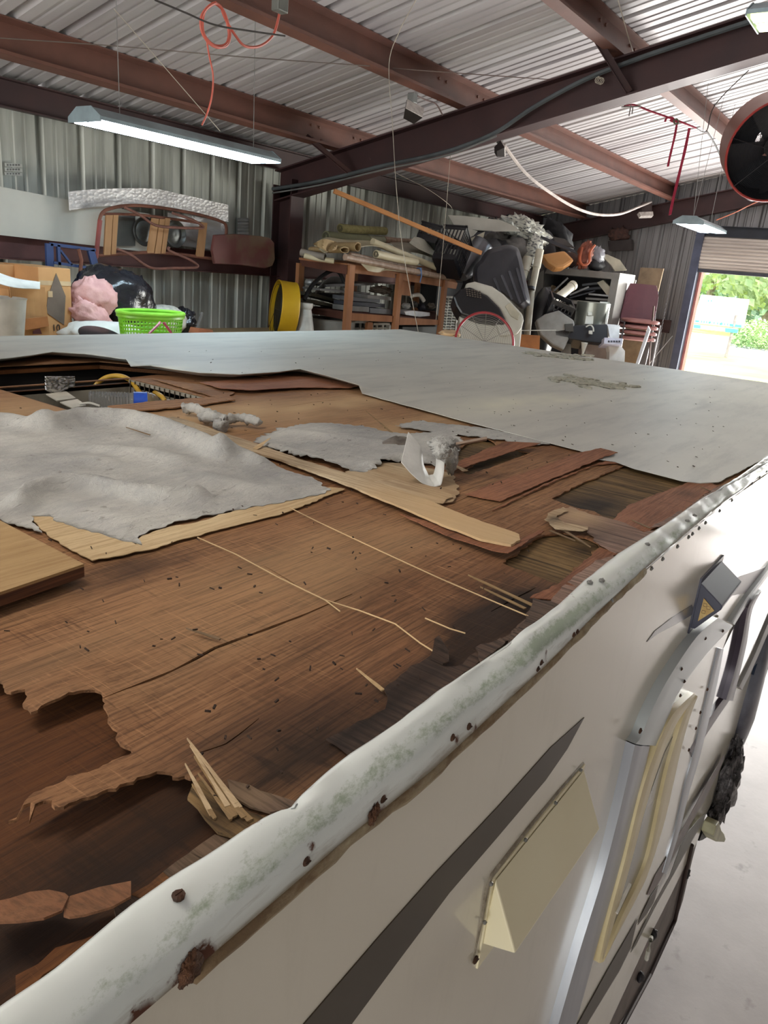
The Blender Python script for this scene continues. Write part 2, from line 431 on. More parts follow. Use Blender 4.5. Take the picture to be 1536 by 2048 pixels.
w_pink = wood('faded_pinkish_edge_ply', (166, 138, 122), (134, 104, 90), (60, 44, 38), 'Y', 46, cross=False, dk=.7)
w_gry = wood('greyed_edge_ply', (112, 92, 78), (76, 58, 48), (30, 24, 22), 'Y', 46, cross=False, dk=.8)

def inside(p, poly):
    x, y = p; r = False; n = len(poly); j = n - 1
    for i in range(n):
        xi, yi = poly[i]; xj, yj = poly[j]
        if (yi > y) != (yj > y) and x < (xj - xi) * (y - yi) / (yj - yi) + xi: r = not r
        j = i
    return r
def PX(pts, z=RZ): return [tuple(hz(u, v, z)[:2]) for u, v in pts]
def jag(poly, amp, step=.012, seed=1, pick=None):
    out = []; rn = random.Random(seed); n = len(poly)
    for i in range(n):
        a, b = Vector(poly[i]), Vector(poly[(i + 1) % n]); L = (b - a).length
        out.append(tuple(a))
        if L > 1.8 and pick is None: continue
        k = int(L / step); nr = Vector((-(b - a).y, (b - a).x)) / max(L, 1e-6)
        for j in range(1, k):
            p = a.lerp(b, j / k)
            out.append(tuple(p + nr * (noise.noise(Vector((p.x * 38, p.y * 38, seed * 3.3))) * 1.3 + rn.uniform(-.5, .5)) * amp))
    return out
def sheet(outline, z, th, step=.05, holes=(), hf=None, stain=None, pale=None, mb=None, mi=0, fine=None):
    """flat torn sheet: outline in world xy, top at z (+hf), thickness th downwards"""
    verts = [Vector(p) for p in outline]; n = len(verts); edges = [(i, (i + 1) % n) for i in range(n)]
    for h in holes:
        o = len(verts); verts += [Vector(p) for p in h]; m = len(h); edges += [(o + i, o + (i + 1) % m) for i in range(m)]
    x0, x1 = min(v.x for v in verts), max(v.x for v in verts); y0, y1 = min(v.y for v in verts), max(v.y for v in verts)
    def fill(sx, sy, box=None):
        nx, ny = int((x1 - x0) / sx) + 1, int((y1 - y0) / sy) + 1
        for i in range(nx):
            for j in range(ny):
                p = (x0 + (i + .5 * (j % 2)) * sx + random.uniform(-.1, .1) * sx, y0 + j * sy + .3 * sy)
                if box and not (box[0] < p[0] < box[1] and box[2] < p[1] < box[3]): continue
                if (not box) and fine and (fine[1] < p[0] < fine[2] and fine[3] < p[1] < fine[4]): continue
                if inside(p, outline) and not any(inside(p, h) for h in holes): verts.append(Vector(p))
    fill(step, step)
    if fine: fill(fine[0], fine[0], fine[1:])
    r = delaunay_2d_cdt(verts, edges, [], 0, 1e-5)
    vo, fo = r[0], r[2]; keep = []
    for f in fo:
        c = sum((vo[i] for i in f), Vector((0, 0))) / len(f)
        if inside(c, outline) and not any(inside(c, h) for h in holes): keep.append(list(f))
    used = sorted({i for f in keep for i in f}); mp = {i: k for k, i in enumerate(used)}
    mb = mb or MB(); zz = [z + (hf(vo[i].x, vo[i].y) if hf else 0) for i in used]
    top = [(vo[i].x, vo[i].y, q) for i, q in zip(used, zz)]; bot = [(a, b, q - th) for a, b, q in top]; N = len(top)
    fs = [[mp[i] for i in f] for f in keep]; fs = [f if (Vector(top[f[1]]) - Vector(top[f[0]])).cross(Vector(top[f[2]]) - Vector(top[f[0]])).z > 0 else f[::-1] for f in fs]
    cnt = {}
    for f in fs:
        for a, b in zip(f, f[1:] + f[:1]): cnt[(a, b)] = 1
    side = [(a, N + a, N + b, b) for (a, b) in cnt if (b, a) not in cnt]
    o = len(mb.v)
    mb.add(top + bot, fs + [[N + i for i in f[::-1]] for f in fs] + [tuple(s[::-1]) for s in side], mi)
    for nm, fn in (('stain', stain), ('pale', pale)):
        vals = [min(1., max(0., fn(a, b))) if fn else 0. for a, b, c in top]
        mb.at.setdefault(nm, []); mb.at[nm] += vals + vals
    return mb
def blobs(lst, z=RZ):   # lst of (u, v, radius along x, radius along y, strength) -> soft stain field in world xy
    L = [(hz(u, v, z), rx, ry, s) for u, v, rx, ry, s in lst]
    def f(x, y):
        r = 0
        for p, rx, ry, s in L:
            d = ((x - p.x) / rx) ** 2 + ((y - p.y) / ry) ** 2
            if d < 4: r += s * math.exp(-d * 1.3)
        r *= 1 + .6 * noise.noise(Vector((x * 9, y * 12, 4)))
        return r
    return f

# outlines (photo coordinates projected on the roof plane)
torn = [(-90, 1335), (0, 1356), (8, 1375), (22, 1382), (50, 1378), (52, 1400), (45, 1410), (62, 1428), (130, 1402), (190, 1384), (205, 1400), (215, 1425), (235, 1455), (240, 1480), (265, 1497),
        (150, 1552), (60, 1606), (16, 1632), (62, 1620), (58, 1633), (105, 1614), (110, 1629), (128, 1627), (165, 1605), (240, 1569), (300, 1543), (330, 1536), (345, 1548), (392, 1546), (410, 1580), (440, 1612), (480, 1640), (500, 1652)]
torn_w = PX(torn)
hole = PX([(-45, 748), (275, 753), (432, 797), (190, 818), (150, 821), (60, 777)])
hx0, hx1 = hz(150, 821, RZ).x, hz(432, 797, RZ).x
hy0 = hz(432, 797, RZ).y; hy1 = hz(275, 753, RZ).y
hole = [(hx0, hy0), (hx1, hy0), (hx1, hy1), (hx0, hy1)]
top_out = [torn_w[0]] + jag(torn_w, .0042, .0045, 3)[1:]
# jag closes the polygon; keep only the torn run
cut = []
for p in top_out:
    cut.append(p)
    if abs(p[0] - torn_w[-1][0]) < 1e-9 and abs(p[1] - torn_w[-1][1]) < 1e-9: break
top_out = cut + [(hz(500, 1652, RZ).x, YN), (XT - .02, YN), (XT - .02, YF - .02), (XF, YF - .02), (XF, torn_w[0][1])]
exA = jag(PX([(1104, 993), (1150, 970), (1185, 955), (1240, 932), (1266, 925), (1330, 944), (1392, 962), (1366, 976), (1290, 1002), (1247, 1034), (1226, 1040), (1190, 1018), (1150, 1010)]), .003, .012, 5)
exB = jag(PX([(1006, 1121), (1050, 1090), (1088, 1066), (1128, 1061), (1172, 1070), (1197, 1082), (1190, 1104), (1158, 1128), (1117, 1162), (1060, 1142)]), .006, .01, 6)
exC = jag(PX([(908, 900), (940, 880), (975, 874), (1000, 890), (1052, 893), (1000, 912), (915, 925)]), .004, .012, 7)
exD = jag(PX([(925, 940), (960, 918), (1035, 898), (1062, 902), (985, 930), (938, 946)]), .004, .012, 8)
xc_ = hz(300, 744, RZ).x
cavity = [(XF + .05, hy1 + .014), (hx1 + .01, hy1 + .014), (xc_, hz(300, 748, RZ).y), (xc_ + .35, hz(470, 762, RZ).y + .012), (xc_ + .35, hz(470, 762, RZ).y + .06), (xc_, hy1 + .34), (XF + .05, hy1 + .34)]
def slit(pts, w=.0022, z=RZ, seed=1):
    p = [Vector(q) for q in PX(pts)]; L = []; Rr = []; q = []
    for a, b in zip(p, p[1:]):
        for k in range(6): q.append(a.lerp(b, k / 6))
    q.append(p[-1]); n = len(q)
    for i, a in enumerate(q):
        d = (q[min(i + 1, n - 1)] - q[max(i - 1, 0)]).normalized(); m = Vector((-d.y, d.x))
        ww = w * math.sin(math.pi * (i + .4) / (n - .2)) ** .5 * (.8 + .6 * noise.noise(Vector((a.x * 30, a.y * 30, seed))))
        a = a + m * .004 * noise.noise(Vector((a.x * 14, a.y * 14, seed)))
        L.append(tuple(a + m * ww)); Rr.append(tuple(a - m * ww))
    return L + Rr[::-1]
slits = [slit([(207, 1400), (345, 1335), (430, 1290), (600, 1226), (704, 1182)], .0026, seed=2),
         slit([(395, 1498), (450, 1478), (520, 1430)], .0012, seed=3), slit([(905, 1003), (1000, 965), (1100, 935), (1180, 918)], .002, seed=4),
         slit([(985, 1020), (1055, 985), (1100, 970)], .0014, seed=5), slit([(985, 1218), (1040, 1185), (1072, 1170)], .0016, seed=6),
         slit([(528, 1126), (590, 1165), (660, 1200)], .0014, seed=7), slit([(670, 890), (740, 868), (780, 857)], .001, seed=8),
         slit([(560, 812), (640, 800), (700, 795)], .0016, seed=9), slit([(1010, 1310), (1060, 1262), (1078, 1245)], .0022, seed=10)]
st_top = blobs([(980, 1235, .10, .05, .9), (1040, 1215, .12, .05, .9), (930, 1290, .1, .03, .5), (890, 1330, .10, .03, .9), (740, 1170, .1, .05, .22), (640, 1290, .1, .04, .25),
                (600, 1430, .08, .06, .40), (560, 1480, .07, .05, .45), (700, 1400, .12, .05, .3), (300, 1130, .1, .04, .28), (250, 1120, .07, .03, .4), (180, 1170, .15, .02, .35),
                (60, 1330, .08, .02, .25), (600, 1520, .09, .03, .4), (430, 1330, .1, .03, .12), (1000, 1150, .12, .05, .25), (930, 1190, .1, .04, .3),
                (520, 1120, .1, .03, .14), (480, 1570, .06, .04, .45), (380, 1505, .06, .02, .3), (1240, 1000, .05, .02, .3), (1185, 1130, .14, .02, .5), (100, 760, .3, .04, .5), (30, 1440, .1, .02, .2), (760, 1440, .14, .03, .35)])  # the band at the vent hole's edge also paints shade under the membrane
pl_top = blobs([(560, 830, .55, .16, .45), (820, 850, .5, .10, .55), (430, 820, .3, .1, .5), (700, 800, .4, .08, .5), (60, 810, .3, .12, .5), (560, 1100, .2, .05, .22), (620, 1160, .2, .05, .12), (980, 1060, .3, .1, .0), (760, 1090, .2, .08, .2), (300, 1250, .3, .05, .10), (480, 1270, .25, .04, .12)])
def torn_lift(x, y):      # curled lips along the torn edges near the camera
    z = 0
    p = Vector((x, y)); tip = Vector(torn_w[21][:2]); root_ = Vector(torn_w[14][:2])
    d = root_ - tip; t = (p - tip).dot(d) / d.length_squared; dist = abs((p - tip).cross(d)) / d.length
    if -.1 < t < 1 and dist < .05 and y < torn_w[14][1] + .02: z += .011 * (1 - max(0, t)) ** 1.2
    e = (p - Vector(torn_w[8][:2])).length
    if e < .09: z += .010 * (1 - e / .09) ** 1.5
    return z + .0012 * noise.noise(Vector((x * 4, y * 4, 0)))
wd = sheet([(XF, YN), (XT - .02, YN), (XT - .02, YF - .02), (XF, YF - .02)], RZ - .018, .012, .05, [hole, cavity],
           stain=blobs([(60, 1440, .1, .02, .35), (310, 1560, .12, .03, .5), (330, 1660, .06, .03, .9), (200, 1740, .12, .02, .8), (380, 1600, .04, .03, .5), (20, 1850, .12, .03, .9), (120, 1900, .1, .03, 1.), (30, 1960, .1, .03, 1.1), (100, 1745, .1, .02, .5), (100, 1490, .1, .01, .3), (250, 1780, .1, .015, .6)], RZ - .018))
part('lower_deck', wd, w_low, TR)
wd = sheet(top_out, RZ - .004, .003, .04, [hole, cavity, exA, exB, exC, exD] + slits, torn_lift, st_top, pl_top, fine=(.016, .3, 2.6, .3, 1.5))
part('upper_deck', wd, w_top, TR, label='sun-browned top sheet of plywood with torn splintered edges')
# mouldy core ply seen through the gaps in the upper sheet
for k, (poly, mt, zz) in enumerate((([(1080, 1000), (1185, 940), (1266, 915), (1410, 962), (1300, 1010), (1250, 1045), (1220, 1050)], w_olive, -.009),
                                    ([(990, 1125), (1085, 1058), (1130, 1050), (1215, 1078), (1200, 1110), (1117, 1172), (1050, 1150)], w_olive, -.0095),
                                    ([(900, 905), (940, 872), (1060, 885), (1075, 905), (940, 955)], w_olive, -.011))):
    stf = blobs([(1150, 1000, .14, .09, .75), (1180, 1020, .2, .05, .45), (1020, 1130, .07, .05, .5), (1180, 1090, .05, .03, .8), (1110, 1155, .06, .03, .4), (950, 900, .1, .06, .6), (970, 930, .1, .05, 1.)])
    part('core_ply', sheet(PX(poly), RZ + zz, .004, .03, (), lambda x, y: .0012 * noise.noise(Vector((x * 60, y * 5, 0))), stf), mt, TR)
# veneer strips and split laths lying on / peeling from the deck
def veneer(pts, mat, z=.001, th=.0016, amp=.0025, lift=None, stain=None, pale=None, step=.02, label=None, seed=1, name='veneer_strip'):
    pl = PX(pts); L = [Vector(p) for p in pl]
    hf = None
    if lift:
        a, b, h = lift; A, B = hz(*a, RZ), hz(*b, RZ); A, B = Vector(A[:2]), Vector(B[:2]); d = B - A
        hf = lambda x, y: h * max(0., min(1.2, (Vector((x, y)) - A).dot(d) / d.length_squared)) ** 1.7 + .0006 * noise.noise(Vector((x * 12, y * 12, seed)))
    part(name, sheet(jag(pl, amp, .010, seed), RZ + z, th, step, (), hf, blobs(stain) if stain else None, blobs(pale) if pale else None), mat, TR, label=label)
veneer([(1000, 1003), (1090, 965), (1160, 938), (1200, 922), (1234, 912), (1200, 903), (1150, 912), (1080, 938), (1000, 962), (930, 990)], w_red, .0015, lift=((960, 985), (1215, 905), .008), seed=11)
veneer([(985, 1022), (1040, 995), (1110, 962), (1190, 930), (1264, 924), (1232, 915), (1160, 940), (1085, 970), (1020, 1002)], w_red, .0006, seed=12)
veneer([(900, 945), (960, 926), (1040, 905), (1080, 897), (1010, 892), (975, 902), (918, 925)], w_red, .002, lift=((920, 940), (1060, 895), .012), seed=13, stain=[(1000, 895, .05, .02, .5)])
veneer([(1225, 1040), (1255, 1012), (1310, 990), (1385, 962), (1425, 968), (1440, 975), (1408, 990), (1362, 1030), (1292, 1065), (1250, 1052)], w_red, .0012, seed=14, stain=[(1378, 988, .05, .015, .7)])
veneer([(1117, 1020), (1140, 1015), (1190, 1033), (1240, 1045), (1292, 1068), (1270, 1100), (1232, 1108), (1195, 1088), (1175, 1062), (1120, 1045), (1090, 1040)], w_pink, .0022, amp=.005, seed=15, pale=[(1150, 1030, .08, .06, .6)], stain=[(1190, 1070, .05, .02, .5), (1240, 1080, .04, .03, .25)])
veneer([(1088, 1045), (1100, 1030), (1125, 1020), (1135, 1028), (1112, 1040), (1128, 1052), (1175, 1060), (1165, 1068), (1110, 1064)], w_paley, .006, amp=.005, seed=16, stain=[(1110, 1045, .03, .015, .9)])
veneer([(1120, 1165), (1200, 1095), (1238, 1106), (1205, 1125), (1150, 1175), (1110, 1200), (1060, 1195), (1098, 1178)], w_red, .0004, seed=17, stain=[(1140, 1160, .08, .01, .7), (1210, 1115, .05, .01, .6)])
# pinkish cross-laid edge pieces that peep out beside the rail
edge_px = [((1100, 1205), (1130, 1170), (1165, 1180), (1148, 1196), (1118, 1212)), ((1135, 1165), (1190, 1122), (1225, 1112), (1232, 1118), (1200, 1142), (1168, 1178)), ((1232, 1106), (1270, 1070), (1310, 1062), (1262, 1096), (1240, 1112)),
           ((1300, 1058), (1362, 1022), (1370, 1030), (1330, 1052)), ((1345, 1040), (1425, 980), (1448, 972), (1425, 990), (1372, 1022)),
           ((1015, 1292), (1052, 1238), (1065, 1200), (1100, 1206), (1118, 1213), (1060, 1255)), ((960, 1330), (1010, 1290), (1000, 1280), (950, 1300))]
for i, e in enumerate(edge_px):
    veneer(list(e), (w_pink if i < 5 else w_gry), .001 + .0004 * i, amp=.003, seed=20 + i, stain=[(1040, 1240, .05, .03, .5)] if i > 4 else None)
# long split lath running across the roof
veneer([(322, 842), (345, 838), (375, 845), (440, 868), (515, 893), (600, 925), (705, 958), (790, 985), (850, 1008), (935, 1045), (1036, 1082), (1038, 1094), (1020, 1104), (960, 1092), (880, 1060), (780, 1014), (680, 972), (560, 925), (480, 903), (400, 868), (335, 851)],
       w_paley, .006, .004, .0022, lift=((400, 860), (1000, 1090), .006), pale=[(900, 1045, .25, .14, .9), (980, 1080, .2, .12, .9), (800, 1000, .12, .08, .5)], stain=[(450, 880, .2, .08, .30), (600, 930, .18, .08, .28), (340, 845, .08, .05, .3)], label='long pale split lath lying across the brown plywood', name='split_lath')
veneer([(860, 1048), (935, 1075), (1012, 1103), (1075, 1065), (1088, 1066), (1015, 1118), (985, 1112), (900, 1078), (800, 1032)], w_red, .004, seed=32, lift=((940, 1060), (1012, 1115), .006), stain=[(900, 1075, .1, .02, .3)])
# dun sheet of torn veneer under the curl
veneer([(690, 945), (760, 925), (830, 930), (905, 950), (918, 985), (905, 1005), (870, 1012), (820, 1000), (745, 975), (725, 962)], w_paley, .002, .0015, .005, seed=33, pale=[(820, 960, .2, .15, .2)], stain=[(780, 950, .1, .1, .12)])
veneer([(725, 972), (790, 965), (850, 975), (880, 985), (905, 1000), (885, 1013), (840, 1008), (800, 995)], w_paley, .006, .0015, .006, seed=34, pale=[(860, 1000, .08, .05, .7)])
# pale split band beside the left felt
veneer([(58, 1034), (85, 1024), (130, 1036), (190, 1060), (240, 1075), (272, 1090), (285, 1072), (340, 1054), (400, 1043), (470, 1022), (540, 1008), (600, 990), (660, 975), (690, 978), (620, 1008), (560, 1030), (420, 1064), (300, 1100), (185, 1122), (160, 1110), (100, 1075)],
       w_pale, .0008, .0012, .003, seed=35, name='pale_split_band')
# top veneer flap, far upper middle
veneer([(440, 782), (500, 786), (600, 778), (700, 778), (722, 772), (640, 757), (560, 752), (470, 762), (400, 768)], w_red, .002, .0015, .004, lift=((560, 752), (560, 786), .006), seed=36)
veneer([(300, 757), (350, 763), (420, 772), (470, 785), (455, 795), (440, 797), (380, 780)], w_top, .001, .0015, .004, seed=37, stain=[(400, 785, .1, .03, .3)])
veneer([(215, 815), (300, 806), (400, 798), (465, 795), (470, 802), (400, 812), (300, 822), (240, 824)], w_top, .004, .003, .005, seed=38)
# dark wet strips hugging the rail in the foreground
veneer([(652, 1480), (700, 1455), (770, 1420), (775, 1395), (768, 1378), (800, 1352), (850, 1320), (868, 1302), (892, 1318), (890, 1335), (925, 1330), (960, 1300), (1010, 1275), (1050, 1240), (1068, 1248), (1000, 1293), (890, 1378), (770, 1467), (700, 1514)], w_gry, .0012, .0016, .003, seed=40,
       stain=[(800, 1380, .1, .03, .6), (700, 1480, .06, .02, .6), (760, 1440, .08, .015, .6), (870, 1330, .05, .02, .6)])
veneer([(866, 1302), (874, 1300), (895, 1316), (897, 1330), (885, 1334), (860, 1322)], w_gry, .004, .002, .002, lift=((860, 1325), (872, 1300), .014), seed=41, stain=[(875, 1318, .05, .03, .8)], step=.01)
# cross-laid plies along the rail, bottom left
veneer([(375, 1590), (384, 1568), (400, 1555), (432, 1580), (462, 1600), (500, 1620), (530, 1630), (515, 1645), (470, 1668), (436, 1658), (410, 1630)], w_olive, -.002, .003, .005, seed=42, stain=[(440, 1620, .03, .02, .6), (480, 1640, .03, .02, .4)])
veneer([(455, 1560), (500, 1572), (545, 1590), (590, 1604), (600, 1592), (585, 1618), (540, 1626), (500, 1615), (462, 1590)], w_gry, .001, .002, .003, seed=43, pale=[(500, 1590, .05, .03, .2)])
lath = [((430, 1655), (468, 1668), (410, 1704), (380, 1690)), ((380, 1690), (408, 1706), (350, 1748), (326, 1728)), ((326, 1728), (350, 1750), (300, 1786), (262, 1772)), ((262, 1772), (300, 1790), (235, 1830), (228, 1800))]
for i, e in enumerate(lath):
    veneer(list(e), w_gry if i != 2 else w_low, -.006 - .0004 * i, .003, .002, seed=50 + i, pale=[(400, 1690, .04, .02, .12)])
veneer([(-20, 1808), (60, 1786), (130, 1790), (138, 1800), (125, 1845), (90, 1868), (40, 1868), (-20, 1860)], w_redy, .001, .002, .0045, seed=55, lift=((60, 1790), (60, 1868), .010), pale=[(60, 1820, .1, .03, .1)], label='loose red-brown veneer scrap in the corner by the rail')
veneer([(140, 1796), (200, 1776), (262, 1764), (262, 1800), (225, 1828), (170, 1850), (140, 1855), (128, 1848)], w_redy, .001, .002, .0045, seed=56, lift=((200, 1770), (190, 1850), .008), pale=[(200, 1800, .1, .03, .1)])
veneer([(30, 1935), (110, 1880), (170, 1862), (200, 1850), (150, 1890), (60, 1965), (30, 1985)], w_low, -.006, .003, .003, seed=57)
# splinters sticking up from the edge plies
def splinter(u0, v0, u1, v1, w, z0=.0, z1=.01, mat=w_pale, seed=0):
    a, b = hz(u0, v0, RZ), hz(u1, v1, RZ); a.z = RZ + z0; b.z = RZ + z1
    b = EYEV + (b - EYEV)
    d = (b - a); s_ = d.cross(VZ).normalized(); pts = []; rn = random.Random(seed); mb = MB(); n = 6
    for k in range(n + 1):
        t = k / n; q = a + d * t; ww = w * (1 - t) ** .6 * (.7 + .5 * rn.random()) + .0004
        pts.append((q + s_ * ww, q - s_ * ww, q - VZ * .0018 - s_ * ww * .5, q - VZ * .0018 + s_ * ww * .5))
    vs = [p for r_ in pts for p in r_]; fs = []
    for k in range(n):
        for j in range(4): fs.append((k * 4 + j, k * 4 + (j + 1) % 4, k * 4 + 4 + (j + 1) % 4, k * 4 + 4 + j))
    fs += [(0, 1, 2, 3), (n * 4 + 3, n * 4 + 2, n * 4 + 1, n * 4)]
    mb.add(vs, fs); mb.at = {'stain': [0.] * len(mb.v), 'pale': [0.3] * len(mb.v)}
    part('splinter', mb, mat, TR)
EYEV = Vector((0, 0, EYE))
for i, s_ in enumerate([(478, 1620, 374, 1504, .0022, .002, .014), (470, 1634, 388, 1532, .0026, .001, .010), (455, 1618, 384, 1520, .0016, .003, .012), (424, 1630, 370, 1556, .002, .0, .014), (500, 1640, 415, 1560, .003, 0, .006), (472, 1612, 392, 1524, .0014, .003, .010), (488, 1636, 402, 1546, .0018, .001, .008), (462, 1640, 396, 1560, .0014, .001, .007), (430, 1636, 384, 1580, .0014, 0, .006), (446, 1600, 380, 1512, .001, .003, .011),
                        (1066, 1212, 935, 1158, .004, .001, .007), (1050, 1218, 960, 1178, .003, .001, .004), (765, 1383, 712, 1346, .0022, .002, .006), (440, 1280, 372, 1260, .002, .0015, .003),
                        (800, 880, 730, 835, .003, .002, .02), (1120, 1058, 1180, 1100, .004, .002, .006), (300, 880, 252, 868, .002, .012, .016), (1100, 1062, 1150, 1085, .003, .001, .004),
                        (1300, 1058, 1262, 1045, .003, .002, .006), (1420, 985, 1400, 978, .002, .004, .006), (930, 945, 905, 935, .008, .004, .008), (510, 905, 540, 893, .007, .008, .02)]):
    splinter(*s_, mat=(w_paley if i in (0, 2, 3, 5, 9, 20) else w_olive if i in (1, 4, 6, 7, 8, 10, 11, 14) else w_pale if i in (12, 21) else w_gry), seed=i)
# pale threads of fibre
for pts in ([(395, 1078), (470, 1112), (560, 1160), (650, 1203), (720, 1225), (790, 1252), (840, 1290), (866, 1308)], [(580, 1018), (640, 1048), (760, 1105), (880, 1160), (1000, 1212), (1056, 1236)], [(650, 1203), (665, 1215), (680, 1228)], [(850, 1240), (900, 1262), (930, 1270)]):
    mb = MB(); mb.tube([hz(u, v, RZ) + VZ * (.002 + .003 * abs(noise.noise(Vector((u * .02, v * .02, 0))))) for u, v in pts], .0009, 5); part('wood_fibre', mb, M('fibre_straw', (214, 184, 138), .8), TR)
# chips and crumbs
rn = random.Random(5); chips = MB(); chips.at = {'stain': [], 'pale': []}
for i in range(420):
    if i < 240: u, v = rn.uniform(0, 1150), rn.uniform(800, 1600)
    else: u, v = rn.uniform(350, 1450), rn.uniform(700, 950)
    p = hz(u, v, RZ)
    if p.y < YN + .04 or p.y > YF - .1 or (hx0 - .02 < p.x < hx1 + .02 and hy0 - .02 < p.y < hy1 + .02): continue
    if u < 400 and v > 1330: continue
    a = rn.uniform(0, 3.14); d = Vector((math.cos(a), math.sin(a), 0)); s_ = rn.uniform(.002, .007); w = rn.uniform(.0008, .002)
    chips.bar(p + VZ * (.003 if p.y < 1.8 else .0055) - d * s_ * .5, p + VZ * .004 + d * s_ * .5, w, w)
chips.at = {'stain': [rn.random() * .0 + .5] * len(chips.v), 'pale': [0.] * len(chips.v)}
part('wood_crumbs', chips, w_gry, TR, kind='stuff')

# --- roof membrane
mm = NG('roof_membrane', .5, 0, .45)
c = mm.ramp(mm.noise(1.6, (1, 2.2, 1), 5, .6), [(.3, (184, 184, 177)), (.7, (204, 203, 193))])
c = mm.mix(mm.math('MULTIPLY', mm.ramp(mm.noise(9, (.25, 1.6, 1), 6, .7, (3, 0, 0)), [(.5, 0), (.75, 1)]), .55), c, (146, 149, 148))
c = mm.mix(mm.math('MULTIPLY', mm.ramp(mm.noise(60, (1, 1, 1), 3, .6, (3, 3, 0)), [(.68, 0), (.74, 1)]), .35), c, (110, 108, 100))
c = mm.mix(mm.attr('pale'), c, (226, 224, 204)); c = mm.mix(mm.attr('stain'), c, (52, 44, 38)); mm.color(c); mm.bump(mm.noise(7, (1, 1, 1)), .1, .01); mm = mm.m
medge = [(-60, 732), (0, 728), (60, 720), (105, 712), (170, 716), (252, 727), (262, 742), (300, 740), (350, 748), (400, 755), (480, 758), (560, 752), (600, 751), (650, 764), (740, 790), (830, 815), (920, 840), (1000, 860), (1080, 880), (1160, 900), (1195, 917), (1230, 922), (1270, 937), (1310, 947), (1365, 961), (1400, 965), (1437, 963), (1470, 947), (1500, 932), (1530, 917)]
me_w = [tuple(hz(u, v, RZ + (.012 if u < 600 else .004))[:2]) for u, v in medge]
k_ = [i for i, p in enumerate(me_w)]
m_out = []
for i in range(len(me_w) - 1):
    a, b = Vector(me_w[i]), Vector(me_w[i + 1]); n = max(1, int((b - a).length / .02))
    for j in range(n):
        p = a.lerp(b, j / n); q = .004 * noise.noise(Vector((p.x * 22, p.y * 22, 2.)))
        m_out.append((p.x + q, p.y + q))
m_out += [me_w[-1], (XT, YN + .01), (XT, YF), (XF, YF), (XF, me_w[0][1])]
medge_v = [Vector(p) for p in me_w]
def m_lift(x, y):
    p = Vector((x, y)); best = 9
    for a, b in zip(medge_v, medge_v[1:]):
        d = b - a; t = max(0, min(1, (p - a).dot(d) / max(d.length_squared, 1e-9))); best = min(best, (p - a - d * t).length)
    z = .0015 * noise.noise(Vector((x * 3, y * 3, 1)))
    if best < .12:
        s = 1 - best / .12; a = 0
        if x < 2.9 and y > 1.5: a = .024 * min(1, (2.9 - x) / .5)
        if x > 3.1 and y < .9: a = max(a, .004)
        z += (a + .0008) * s * s
    return z
m_pale = blobs([(1010, 810, .35, .12, .75), (1130, 800, .12, .08, .5), (330, 738, .12, .04, .8), (200, 670, .8, .03, .35), (420, 748, .2, .03, .3), (1210, 770, .18, .1, .4)])
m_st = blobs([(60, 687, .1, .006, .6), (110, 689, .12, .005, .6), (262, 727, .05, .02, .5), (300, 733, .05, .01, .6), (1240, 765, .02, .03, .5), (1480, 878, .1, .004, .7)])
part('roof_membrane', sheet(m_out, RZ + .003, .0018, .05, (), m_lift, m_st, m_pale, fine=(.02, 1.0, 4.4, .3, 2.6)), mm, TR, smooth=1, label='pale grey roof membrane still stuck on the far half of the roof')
# crusts of old sealant left on the membrane
cr = NG('sealant_crust', .8); cr.color(cr.ramp(cr.noise(50), [(.35, (196, 192, 176)), (.7, (150, 150, 138))])); cr.bump(cr.noise(60), .8, .01); cr = cr.m
def crust(cu, cv, lu, lv, n, s, seed):
    rn = random.Random(seed); mb = MB()
    for i in range(n):
        t = rn.uniform(-1, 1); p = hz(cu + lu * t + rn.gauss(0, s * 6), cv + lv * t + rn.gauss(0, s), RZ)
        mb.blob(p + VZ * .005, (rn.uniform(.012, .05), rn.uniform(.008, .03), rn.uniform(.003, .008)), seed + i, .5, 3, Matrix.Rotation(rn.uniform(0, 3), 3, 'Z'), 10)
    part('sealant_patch', mb, cr, TR, smooth=1)
crust(1115, 715, 60, 6, 34, 1.2, 3); crust(1190, 768, 60, 8, 60, 3.5, 60); crust(1130, 711, 70, 3, 16, 1, 130)

